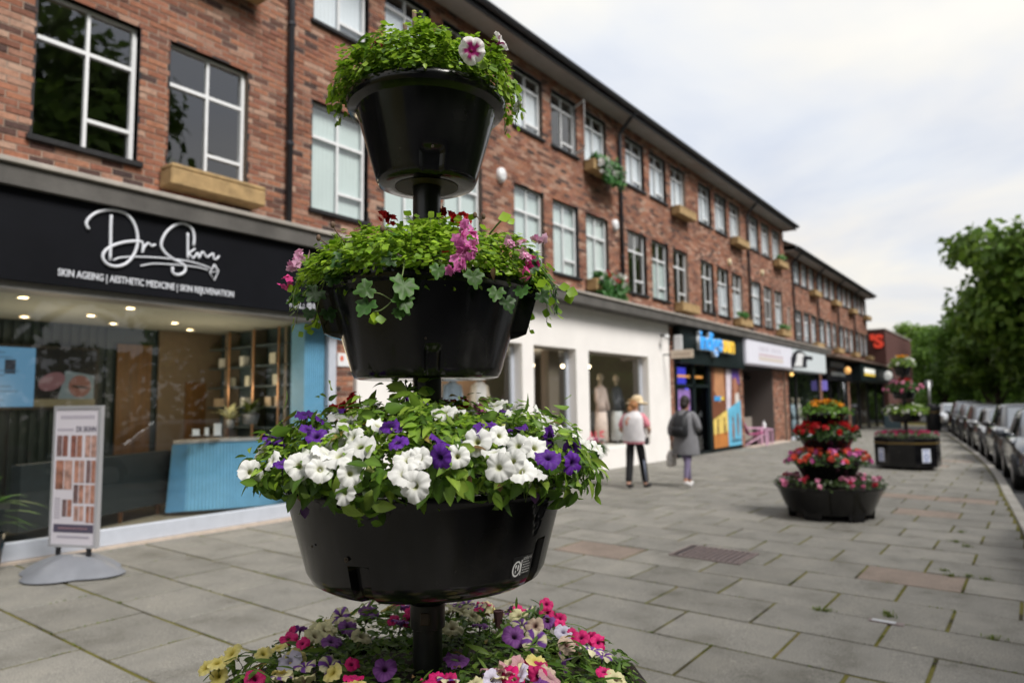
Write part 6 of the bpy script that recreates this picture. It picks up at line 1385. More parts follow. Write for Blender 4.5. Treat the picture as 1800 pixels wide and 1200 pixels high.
# flowers in window boxes
WBP = [(4,0,'white and dark red flowers trailing from the lower window box by the drainpipe','both'),(4,1,'green trailing leaves and white bells in the upper window box near eaves','white'),(7,0,'small green plant in the lower window box near the building end','green'),(7,1,'tiny green plant in the upper window box near the building end','green'),(6,0,'small shrub in the lower window box of the third bay','green')]
for bi, fl, lab, kind in WBP:
    bxx, z_ = BX[bi]+2.67, (Z1-.24 if fl == 0 else Z2-.25)+.25; t = thing('window_box_plant', lab, 'plant', (bxx+.6, 7.8, z_-.05)); n = 900 if kind != 'green' else 160
    P = np.stack([rg2.uniform(bxx+.1, bxx+1.2, n), 7.78+rg2.normal(0,.07,n), z_+.08-np.abs(rg2.normal(0,.1,n))*0+rg2.uniform(-.02,.12,n)], 1)
    if kind != 'green': h = rg2.random(n) < .6; P[h,1] = 7.66+rg2.normal(0,.04,h.sum()); P[h,2] = z_+rg2.uniform(-.42,.1,h.sum()); P[h,0] = rg2.uniform(bxx+(.3 if fl else .1), bxx+1.3, h.sum())
    else: P[:,0] = bxx+.35+rg2.normal(0,.15,n)
    R = frames(norm(np.array([0,-1,.6])+rg2.normal(0,.5,(n,3))), norm(np.array([0,-.2,-1])+rg2.normal(0,.6,(n,3)))); link('foliage', merge('foliage', LT['ovate'], R, P, .12*rg2.uniform(.6,1.2,n), np.array([(.04,.15,.035),(.06,.19,.04),(.08,.22,.05)])[rg2.integers(3,size=n)], M['leaf']), t, True, True)
    if kind != 'green':
        for i in range(26):
            k = ('whitef' if i % 2 else 'red') if kind == 'both' else 'whitef'; p = np.array([rg2.uniform(bxx+.1,bxx+1.25), 7.62, z_+rg2.uniform(-.08,.16) if kind == 'both' else z_+rg2.uniform(-.3,.05)]); bloom(t, FH[k][i % 2], p, np.array([rg2.normal(0,.3),-1,.4]), 1.6)

# ================================================================== poster stand
pS = on_ground(120, 1005); pS = np.array([2.83, 7.05, 0]); zs = gz(pS[0], pS[1])
ST = thing('poster_stand', 'silver framed swinging poster stand on a grey moulded base', 'sign', (pS[0], pS[1], zs))
M['base_grey'] = pmat('base_grey', (.17,.18,.205), .5, var=.08, coat=.1); M['alu'] = pmat('alu', (.58,.58,.62), .32, metal=.6)
M['poster_white'] = pmat('poster_white', (.60,.57,.63), .35)
# board plane: traced in the picture, turned about the vertical
pl_, pr2 = on_ground(92, 985), on_ground(158, 1000)
bl = on_Y(83, 955, 7.30); tl = None
ang = math.radians(-68)
bxd = np.array([math.cos(ang), math.sin(ang)])
bw_ = .53
def bp(u, v, w=0.0):                                        # u across, v up, w out of the board
    return (pS[0]+bxd[0]*u+bxd[1]*w, pS[1]+bxd[1]*u-bxd[0]*w, zs+v)
def bboard(mb, u0, u1, v0, v1, w0, w1):
    V = [bp(u, v, w) for v in (v0, v1) for u, w in ((u0,w0),(u1,w0),(u1,w1),(u0,w1))]; mb.add(V, [(3,2,1,0),(4,5,6,7),(0,1,5,4),(1,2,6,5),(2,3,7,6),(3,0,4,7)])
Hb0, Hb1 = .23, 1.50
q = MB(); fwid = .028
for a in ((-bw_/2, -bw_/2+fwid, Hb0, Hb1), (bw_/2-fwid, bw_/2, Hb0, Hb1), (-bw_/2+fwid, bw_/2-fwid, Hb0, Hb0+fwid), (-bw_/2+fwid, bw_/2-fwid, Hb1-fwid, Hb1)): bboard(q, *a, -.02, .02)
fo = q.build('frame', M['alu'], ST)
q = MB(); bboard(q, -bw_/2+fwid, bw_/2-fwid, Hb0+fwid, Hb1-fwid, -.012, .012); pb_ = q.build('poster', M['poster_white'], ST)
def prn(name, mat, u0, u1, v0, v1):
    for s in (-1, 1):
        q = MB(); w_ = .0135*s; V = [bp(u0*1,v0,w_),bp(u1,v0,w_),bp(u1,v1,w_),bp(u0,v1,w_)]; q.add(V, [(0,1,2,3)]); q.build(name, mat, pb_)
PX0, PX1 = -bw_/2+fwid+.015, bw_/2-fwid-.015; PW = PX1-PX0; VH = Hb1-Hb0-2*fwid
def U(f): return PX0+PW*f
def Vv(f): return Hb1-fwid-VH*f
skins = [pmat('photo_%d' % i, c, .5, var=.55, vscale=14) for i, c in enumerate([(.30,.14,.10),(.22,.09,.07),(.36,.18,.13),(.16,.10,.10),(.40,.24,.20)])]
ink = pmat('print_ink', (.10,.09,.13), .5); ink2 = pmat('print_pale', (.36,.33,.40), .5); band = pmat('print_band', (.08,.07,.11), .5)
for i in range(12): prn('print_line', ink2, U(.08+.072*i), U(.08+.072*i+.05), Vv(.075), Vv(.05))
for i in range(7): prn('print_line', ink2, U(.0+.06*i), U(.0+.06*i+.045), Vv(.165), Vv(.148))
tme = text_mesh('poster_title', 'DR SKINN', .05, PW*.5, .0, .02)
for s in (1,):
    co = np.empty(len(tme.vertices)*3); tme.vertices.foreach_get('co', co); co = co.reshape(-1,3); me2 = tme.copy(); me2.vertices.foreach_set('co', np.array([bp(U(.48)+c[0], Vv(.172)+c[2], .0145) for c in co]).ravel()); me2.materials.clear(); me2.materials.append(ink); me2.update(); link('poster_title', me2, pb_, True)
for (a, b, c, d) in [(0,.28,.20,.355),(.36,.64,.20,.36),(.72,1,.20,.36),(.0,.42,.385,.60),(.47,.72,.385,.55),(.77,1,.385,.55),(.47,.72,.565,.70),(.76,1,.565,.70),(.2,.44,.675,.80),(.5,.74,.72,.83),(.8,1,.72,.84)]:
    k = skins[int(a*37+c*91) % 5]; prn('print_photo', k, U(a), U((a+b)/2-.01), Vv(d), Vv(c)); prn('print_photo', skins[int(a*53+c*71+2) % 5], U((a+b)/2+.01), U(b), Vv(d), Vv(c))
for i in range(8): prn('print_line', ink2, U(0), U(.15), Vv(.665+.02*i+.008), Vv(.665+.02*i))
prn('print_band', band, U(0), U(1), Vv(.915), Vv(.855)); prn('print_line', pmat('print_rose', (.5,.3,.34), .5), U(.12), U(.85), Vv(.89), Vv(.878)); prn('print_line', ink2, U(.1), U(.9), Vv(.955), Vv(.94))
for u in (-.17, .17): q = MB(); bboard(q, u-.018, u+.018, .13, Hb0, -.012, .012); q.build('spring_post', M['black_paint'], ST)
# moulded base: low dome with scooped sides and four lobes
q = MB(); nA, nR = 72, 9; V = []
for i in range(nR+1):
    f = i/nR
    for j in range(nA):
        a = 2*PI*j/nA; lob = .80+.22*abs(math.cos(2*a))**1.3; ru = .50*lob*f; rv = .42*lob*f
        h = .155*(1-f**2.2)*(1-.25*abs(math.sin(2*a))*f)+.018
        if i == nR: h = .012
        V.append(bp(ru*math.cos(a), h, rv*math.sin(a)))
q.add(V, [(i*nA+j, i*nA+(j+1) % nA, (i+1)*nA+(j+1) % nA, (i+1)*nA+j) for i in range(nR) for j in range(nA)]); q.build('moulded_base', M['base_grey'], ST, True)
# plant against the window at the left edge of the picture
rp = np.random.default_rng(5); pc = on_ground(-55, 990); pc = on_ground(-38, 1012)
PP = thing('palm_plant', 'spiky green potted palm at the left edge by the window', 'plant', tuple(pc)); q = MB(); q.lathe([(.14,0),(.19,.36),(.17,.36),(.16,.33),(.001,.33)], 20, tuple(pc)); q.build('pot', M['pot'], PP, True)
for i in range(34):
    a = rp.uniform(0, 2*PI); el = rp.uniform(.0, 1.3); l = rp.uniform(.4,.62); P_ = [pc+np.array([0,0,.4+.25*rp.random()])]; b0 = P_[0]; d = np.array([math.cos(a)*math.cos(el), math.sin(a)*math.cos(el), math.sin(el)]); s_ = np.array([-math.sin(a), math.cos(a), 0]); q = MB(); V = []
    for k in range(6):
        t = k/5; c = b0+d*l*t+np.array([0,0,-.22*t*t]); w_ = .034*(1-t)**.6*(.4+t if t < .4 else .8)+.001; V += [c-s_*w_, c+s_*w_]
    q.add(V, [(2*k, 2*k+1, 2*k+3, 2*k+2) for k in range(5)], tuple(np.array((.10,.22,.03))*rp.uniform(.7,1.3))); q.build('frond', M['leaf'], PP)

# ================================================================== people
def skin(name, verts, edges, rad, mat, parent, root=0, sub=2):
    me = bpy.data.meshes.new(name); me.from_pydata([tuple(v) for v in verts], edges, []); o = bpy.data.objects.new(name, me); COL.objects.link(o)
    md = o.modifiers.new('s', 'SKIN'); md.use_smooth_shade = True; md.branch_smoothing = .6
    sd_ = o.modifiers.new('d', 'SUBSURF'); sd_.levels = sub; sd_.render_levels = sub
    for i, r in enumerate(rad): me.skin_vertices[0].data[i].radius = r if isinstance(r, tuple) else (r, r)
    me.skin_vertices[0].data[root].use_root = True
    dg = bpy.context.evaluated_depsgraph_get(); m2 = bpy.data.meshes.new_from_object(o.evaluated_get(dg)); bpy.data.objects.remove(o)
    m2.materials.clear(); m2.materials.append(mat); m2.polygons.foreach_set('use_smooth', [True]*len(m2.polygons)); m2.name = name
    return link(name, m2, parent, False)
def person(label, loc, face, s, J, M_, extras):
    t = thing('person', label, 'person', loc, face); t.scale = (s, s, s)
    V = [J['pelvis'], J['waist'], J['chest'], J['neck'], J['head0'], J['head1']]; E_ = [(0,1),(1,2),(2,3),(3,4),(4,5)]; R_ = [(.115,.15),(.10,.125),(.105,.15),.052,(.085,.072),(.09,.075)]
    for sd_ in ('l', 'r'):
        i = len(V); V += [J['sh'+sd_], J['el'+sd_], J['wr'+sd_], J['pa'+sd_]]; E_ += [(2,i),(i,i+1),(i+1,i+2),(i+2,i+3)]; R_ += [.055,.042,.028,(.034,.02)]
        hd = np.array(J['pa'+sd_])-np.array(J['wr'+sd_]); hd /= np.linalg.norm(hd); sdv = np.cross(hd, [0,1,0]); sdv /= np.linalg.norm(sdv)+1e-6
        for k in range(4):
            b = np.array(J['pa'+sd_])+hd*.025+sdv*(.026-.0175*k); j = len(V); V += [tuple(b), tuple(b+hd*(.035+.006*(k in (1,2)))), tuple(b+hd*.062+np.array([.012,0,0]))]; E_ += [(i+3,j),(j,j+1),(j+1,j+2)]; R_ += [.0095,.009,.008]
        b = np.array(J['wr'+sd_])+hd*.03+sdv*.03; j = len(V); V += [tuple(b), tuple(b+hd*.03+sdv*.018)]; E_ += [(i+2,j),(j,j+1)]; R_ += [.011,.009]
        i = len(V); V += [J['hi'+sd_], J['kn'+sd_], J['an'+sd_], J['he'+sd_], J['to'+sd_]]; E_ += [(0,i),(i,i+1),(i+1,i+2),(i+2,i+3),(i+3,i+4)]; R_ += [.082,.058,.04,.042,.034]
    skin('body', V, E_, R_, M_['skin'], t, 0, 2)
    V = [J['pelvis'], tuple(np.array(J['pelvis'])+[0,0,.1])]; E_ = [(0,1)]; R_ = [(.13,.165),(.12,.15)]
    for sd_ in ('l', 'r'):
        i = len(V); kn = np.array(J['kn'+sd_]); an = np.array(J['an'+sd_]); V += [J['hi'+sd_], tuple(kn), tuple(kn*.4+an*.6), tuple(an+np.array([0,0,.0]))]; E_ += [(0,i),(i,i+1),(i+1,i+2),(i+2,i+3)]; R_ += [M_['leg'][0], M_['leg'][1], M_['leg'][2], M_['leg'][3]]
    skin('trousers', V, E_, R_, M_['trousers'], t)
    for sd_ in ('l', 'r'):
        he, to = np.array(J['he'+sd_]), np.array(J['to'+sd_]); d = to-he; skin('shoe', [he+[0,0,.03], he+d*.05, he+d*.6, he+d*1.08], [(0,1),(1,2),(2,3)], [.048,(.052,.05),(.05,.042),(.042,.032)], M_['shoe'], t)
    extras(t); return t
def J_std(lf, rf, arms):
    J = dict(pelvis=(0,0,.90), waist=(0,0,1.06), chest=(.0,0,1.26), neck=(.01,0,1.40), head0=(.025,0,1.50), head1=(.03,0,1.585))
    for sd_, y, f in (('l', .085, lf), ('r', -.085, rf)):
        J['hi'+sd_] = (0, y, .86); J['kn'+sd_] = (f[0]*.55+.03, y*1.02, .47+f[2]*.3); J['an'+sd_] = (f[0], y*.95+f[1], .085+f[2]); J['he'+sd_] = (f[0]-.03, y*.95+f[1], .045+f[2]); J['to'+sd_] = (f[0]+.15, y*.95+f[1]+f[3], .035+f[2]*(.2 if f[0] < 0 else 1.0))
        J['sh'+sd_] = (0, y/.085*.175, 1.33)
    J.update(arms); return J
skinc = pmat('skin_light', (.50,.28,.20), .5, var=.08); skind = pmat('skin_warm', (.34,.17,.11), .5, var=.08)
# first walker: straw hat, white gilet, pink top
J1 = J_std((-.14,.0,.03,.0), (.24,-.02,.0,-.03), dict(ell=(-.03,.27,1.07), wrl=(.17,.20,.98), pal=(.24,.17,.98), elr=(-.02,-.29,1.08), wrr=(.18,-.22,1.0), par=(.25,-.19,1.0)))
def ex1(t):
    pk = pmat('pink_cotton', (.58,.20,.25), .85, var=.1, vscale=20); wt = pmat('gilet_white', (.62,.60,.62), .85, var=.14, vscale=6, bump=1.0, bscale=9)
    V = [(0,0,.98),(0,0,1.12),(0,0,1.27),(0,.15,1.335),(-.015,.225,1.2),(-.028,.262,1.09),(0,-.15,1.335),(-.01,-.235,1.2),(-.02,-.278,1.10),(.0,0,1.36)]
    skin('shirt', V, [(0,1),(1,2),(2,3),(3,4),(4,5),(2,6),(6,7),(7,8),(2,9)], [(.135,.175),(.13,.16),(.125,.165),.078,.072,.068,.078,.072,.068,.075], pk, t)
    q = MB(); q.loft([(-.005,0,.86,.165,.215),(-.005,0,.95,.168,.22),(-.01,0,1.1,.160,.205),(-.01,0,1.25,.158,.215),(-.005,0,1.335,.135,.185),(0,0,1.39,.085,.10),(0,0,1.41,.075,.085)], 28, False, 2.3); q.build('gilet', wt, t, True, False)
    q = MB(); q.loft([(-.003,0,.82,.158,.205),(-.003,0,.90,.160,.212)], 28, False, 2.3); q.build('shirt_hem', pk, t, True, False)
    for (y_, z_, r_, c) in ((.07,1.2,.045,(.6,.25,.16)),(-.05,1.12,.035,(.4,.42,.55)),(.05,1.27,.03,(.62,.34,.26))):
        q = MB(); q.ball((-.158,y_,z_), r_, 6, 1.4, .18, 1); q.build('print_motif', pmat('motif', c, .8), t, True, False)
    st = pmat('straw', (.62,.50,.33), .8, var=.12, vscale=40, bump=.4, bscale=120)
    q = MB(); q.lathe([(.215,-.045),(.20,-.03),(.115,.0),(.108,.01),(.104,.06),(.085,.10),(.045,.118),(.001,.122)], 36, (.02,0,1.60), False); o = q.build('sun_hat', st, t, True, False); o.rotation_euler = (0, math.radians(6), 0)
    q = MB(); q.lathe([(.110,.006),(.113,.012),(.111,.034),(.106,.036)], 36, (.02,0,1.60), False); q.build('hat_band', pmat('hat_band', (.45,.30,.14), .8), t, True, False)
    q = MB(); q.ball((-.01,.0,1.53), .09, 8, 1.05, 1.0, .95); q.ball((-.06,.05,1.45), .05, 6, 1.3); q.build('hair', pmat('hair_ginger', (.40,.19,.08), .6, var=.3, vscale=40), t, True, False)
    q = MB(); q.box(-.03,.10,-.24,-.20,.80,.93); q.build('shoulder_bag', pmat('bag_black', (.02,.018,.02), .6), t, False, False)
    q = MB(); q.tube([(.06,-.125,.83),(.11,-.13,.47),(.195,-.135,.12)], .012, 6, True, 2.2); q.build('trouser_stripe', pmat('stripe', (.35,.40,.55), .8), t, True, False)
W1p = on_ground(1118, 858)
person('walking woman seen from behind in straw sun hat, white gilet and black trousers', (W1p[0], W1p[1], gz(W1p[0], W1p[1])), math.radians(6), .97, J1, dict(skin=skinc, trousers=pmat('black_cloth', (.01,.01,.012), .85), shoe=pmat('black_shoe', (.012,.012,.014), .5), leg=(.095,.075,.07,.066)), ex1)
# second walker: grey long cardigan, rucksack, purple leggings
J2 = J_std((.30,.02,.0,.02), (-.26,-.03,.07,-.02), dict(ell=(-.06,.27,1.06), wrl=(.0,.30,.84), pal=(.02,.30,.77), elr=(-.02,-.27,1.07), wrr=(.2,-.16,1.05), par=(.27,-.12,1.07)))
def ex2(t):
    gy = pmat('grey_knit', (.17,.17,.185), .9, var=.16, vscale=8, bump=1.0, bscale=9); bk_ = pmat('rucksack_cloth', (.014,.015,.018), .6, var=.3)
    V = [(0,0,1.1),(0,0,1.27),(0,.15,1.335),(-.04,.225,1.18),(-.06,.265,1.06),(-.02,.285,.93),(0,-.15,1.335),(-.01,-.23,1.18),(-.02,-.265,1.07),(.11,-.21,1.055),(.0,0,1.38)]
    skin('sleeves', V, [(0,1),(1,2),(2,3),(3,4),(4,5),(1,6),(6,7),(7,8),(8,9),(1,10)], [(.13,.165),(.125,.17),.082,.078,.072,.06,.082,.078,.072,.06,.08], gy, t)
    q = MB(); n = 36; V = []; rings = [(.60,.215,.255),(.62,.215,.255),(.8,.20,.24),(1.0,.175,.21),(1.15,.158,.195),(1.28,.152,.2),(1.345,.12,.165),(1.40,.07,.085)]
    for (z, rx, ry) in rings:
        for j in range(n): a = 2*PI*j/n; f = 1+.035*math.sin(9*a)*max(0, 1.0-z); V.append((-.01+rx*math.cos(a)*f, ry*math.sin(a)*f, z))
    q.add(V, [(i*n+j, i*n+(j+1) % n, (i+1)*n+(j+1) % n, (i+1)*n+j) for i in range(len(rings)-1) for j in range(n)]); q.build('cardigan', gy, t, True, False)
    q = MB(); q.loft([(-.22,0,.92,.075,.125),(-.225,0,.95,.095,.15),(-.225,0,1.12,.085,.15),(-.20,0,1.26,.06,.125),(-.18,0,1.31,.03,.08)], 20, True, 3); rk = q.build('rucksack', bk_, t, True, False)
    q = MB(); q.loft([(-.315,0,.96,.03,.105),(-.32,0,1.06,.03,.11),(-.31,0,1.10,.02,.10)], 16, True, 3); o = q.build('front_pocket', bk_, t, True, False); o.parent = rk
    for s in (-1, 1): q = MB(); q.tube([(-.17,s*.06,1.30),(-.09,s*.10,1.385),(.05,s*.11,1.36),(.14,s*.12,1.24)], .02, 6); o = q.build('strap', bk_, t, True, False); o.parent = rk
    q = MB(); q.ball((.02,0,1.56), .105, 9, 1.1, 1.02, .86); q.ball((-.02,0,1.50), .085, 8, 1, 1, .9); q.build('hair', pmat('hair_dark', (.018,.012,.01), .6, var=.4, vscale=50, bump=.8, bscale=120), t, True, False)
    q = MB()
    for s in (-1, 1): q.ball((.03, s*.078, 1.52), .022, 5, 1.5, .9, .4)
    q.build('ear', skind, t, True, False)
    q = MB(); q.loft([(.02,.31,.36,.10,.05),(.02,.31,.40,.13,.075),(.02,.31,.56,.12,.07),(.02,.31,.66,.06,.03)], 16, True, 2.5); bg_ = q.build('shopping_bag', pmat('bag_print', (.52,.49,.47), .5, var=.5, vscale=16), t, True, False)
    for s in (-.03, .03): q = MB(); q.tube([(.02+s,.31,.64),(.02+s*.6,.31,.73),(.025,.305,.76)], .008, 5); o = q.build('bag_handle', pmat('bag_handle', (.6,.42,.05), .6), t, True, False); o.parent = bg_
W2p = on_ground(1208, 856)
person('walking woman with dark rucksack, grey long cardigan and purple leggings', (W2p[0], W2p[1], gz(W2p[0], W2p[1])), math.radians(-4), .99, J2, dict(skin=skind, trousers=pmat('purple_leggings', (.15,.125,.21), .8, var=.1), shoe=pmat('white_trainer', (.66,.65,.66), .6), leg=(.09,.064,.055,.042)), ex2)

# ================================================================== small street things
# hydrangea in a wire stand outside the boutique
hp = np.array([13.1, 7.55, 0]); hz = gz(13.1, 7.55); HT = thing('flower_pot', 'pink hydrangea in a pot on thin wire legs by the boutique', 'plant', (hp[0], hp[1], hz))
for i in range(3): a = 2*PI*i/3+.4; q = MB(); q.tube([(hp[0]+.16*math.cos(a),hp[1]+.16*math.sin(a),hz),(hp[0]+.12*math.cos(a),hp[1]+.12*math.sin(a),hz+.42)], .01, 6); q.build('leg', M['black_paint'], HT)
q = MB(); q.lathe([(.10,.30),(.15,.50),(.14,.50),(.001,.48)], 18, (hp[0],hp[1],hz)); q.build('pot', M['dark_green'], HT, True)
P, R, S, C = leaves_on(Mound((hp[0],hp[1]), [(0,hz+.68),(.15,hz+.65),(.22,hz+.56),(.2,hz+.46)]), 260, .09, GR_G, rg2, None); link('foliage', merge('foliage', LT['ovate'], R, P, S, C, M['leaf']), HT, True, True)
for i in range(16): a = rg2.uniform(0,2*PI); r_ = .16*math.sqrt(rg2.random()); bloom(HT, FH['pinkg' if i % 3 == 0 else 'whitef'][i % 2], (hp[0]+r_*math.cos(a), hp[1]+r_*math.sin(a), hz+.72-.5*r_*r_), (math.cos(a)*r_*3, math.sin(a)*r_*3, 1), 1.6)
# pink garden chair and small table with a bottle in the recessed entrance
M['pink_pl'] = pmat('pink_plastic', (.62,.16,.36), .45); M['pink_pale'] = pmat('pink_pale', (.66,.40,.55), .45)
gx, gy = 25.05, 7.95; gzz = .02
GC_ = thing('garden_chair', 'pink slatted garden chair standing in the recessed shop entrance', 'chair', (gx, gy, gzz), math.radians(-60))
def lb(name, mat, x0, x1, y0, y1, z0, z1, par, ry=0):
    q = MB(); q.bbox(x0,x1,y0,y1,z0,z1,.006); o = q.build(name, mat, par, False, False); o.rotation_euler = (0, ry, 0); return o
for i in range(6): lb('seat_slat', M['pink_pl'], -.26+.09*i, -.26+.09*i+.075, -.28, .28, .36+.012*i, .385+.012*i, GC_)
for i in range(7): q = MB(); y_ = -.27+.08*i; q.add([(-.26,y_,.36),(-.26,y_+.068,.36),(-.52,y_+.066,1.0),(-.52,y_+.004,1.0),(-.285,y_,.355),(-.285,y_+.068,.355),(-.545,y_+.066,.995),(-.545,y_+.004,.995)], [(0,1,2,3),(7,6,5,4),(0,4,5,1),(1,5,6,2),(2,6,7,3),(3,7,4,0)]); q.build('back_slat', M['pink_pl'], GC_, False, False)
for s in (-1, 1):
    lb('armrest', M['pink_pale'], -.36, .34, s*.33-.05, s*.33+.05, .58, .605, GC_); lb('leg', M['pink_pale'], .22, .29, s*.32-.03, s*.32+.03, 0, .58, GC_)
    q = MB(); q.tube([(-.45,s*.3,0),(.22,s*.3,.40)], .03, 6); q.build('leg', M['pink_pale'], GC_, False, False)
tbx, tby = 25.9, 7.9; TB = thing('side_table', 'small pale pink table beside the pink garden chair', 'table', (tbx, tby, gzz)); bx('table_top', 'pink_pale', TB, tbx-.26, tbx+.26, tby-.22, tby+.22, gzz+.50, gzz+.53, .006)
for sx in (-1, 1):
    for sy in (-1, 1): bx('leg', 'pink_pale', TB, tbx+sx*.22-.025, tbx+sx*.22+.025, tby+sy*.18-.025, tby+sy*.18+.025, gzz, gzz+.5)
BT_ = thing('bottle', 'white dispenser bottle standing on the pale pink table', 'bottle', (tbx-.1, tby, gzz+.53)); q = MB(); q.lathe([(.06,0),(.065,.02),(.065,.2),(.03,.25),(.02,.27),(.001,.27)], 16, (tbx-.1,tby,gzz+.53)); q.build('body', M['white_paint'], BT_, True); q = MB(); q.lathe([(.022,.27),(.022,.31),(.001,.31)], 10, (tbx-.1,tby,gzz+.53)); q.build('cap', M['white_paint'], BT_)
# far street furniture
ap = on_ground(1570, 752); AF = thing('pavement_board', 'grey blue folding pavement board beyond the kerbside tower', 'sign', (ap[0], ap[1], gz(ap[0], ap[1]))); m_ = pmat('board_teal', (.10,.15,.17), .6)
for s in (-1, 1): q = MB(); z_ = gz(ap[0],ap[1]); q.add([(ap[0]+s*.3,ap[1]-.4,z_),(ap[0]+s*.3,ap[1]+.4,z_),(ap[0]+s*.03,ap[1]+.4,z_+1.15),(ap[0]+s*.03,ap[1]-.4,z_+1.15),(ap[0]+s*.27,ap[1]-.4,z_),(ap[0]+s*.27,ap[1]+.4,z_),(ap[0]+s*.0,ap[1]+.4,z_+1.15),(ap[0]+s*.0,ap[1]-.4,z_+1.15)], [(0,1,2,3),(7,6,5,4),(0,4,5,1),(1,5,6,2),(2,6,7,3),(3,7,4,0)]); q.build('panel', m_, AF)
bp_ = on_ground(1642, 757); BN = thing('litter_bin', 'dark round litter bin at the far kerb before the cars', 'bin', (bp_[0], bp_[1], gz(bp_[0],bp_[1]))); q = MB(); q.lathe([(.30,0),(.34,.05),(.34,1.15),(.36,1.17),(.36,1.25),(.25,1.4),(.001,1.42)], 20, (bp_[0],bp_[1],gz(bp_[0],bp_[1]))); q.build('body', M['black_paint'], BN, True, auto=40); q = MB(); q.lathe([(.345,.95),(.347,.96),(.347,1.02),(.345,1.03)], 20, (bp_[0],bp_[1],gz(bp_[0],bp_[1])), False); q.build('band', M['band'], BN)
lp = on_ground(1637, 748); LPz = gz(lp[0], lp[1]); LP_ = thing('lamp_post', 'slim grey post rising beside the far litter bin', 'post', (lp[0], lp[1], LPz)); q = MB(); q.tube([(lp[0],lp[1],LPz),(lp[0],lp[1],LPz+.8)], .12, 10); q.build('base', M['metal_grey'], LP_, True); q = MB(); q.tube([(lp[0],lp[1],LPz+.8),(lp[0],lp[1],LPz+2.9)], .07, 10); q.build('shaft', M['metal_grey'], LP_, True); q = MB(); q.box(lp[0]-.02,lp[0]+.02,lp[1]-.2,lp[1]+.2,LPz+2.5,LPz+2.9); q.build('sign_plate', M['metal_grey'], LP_)

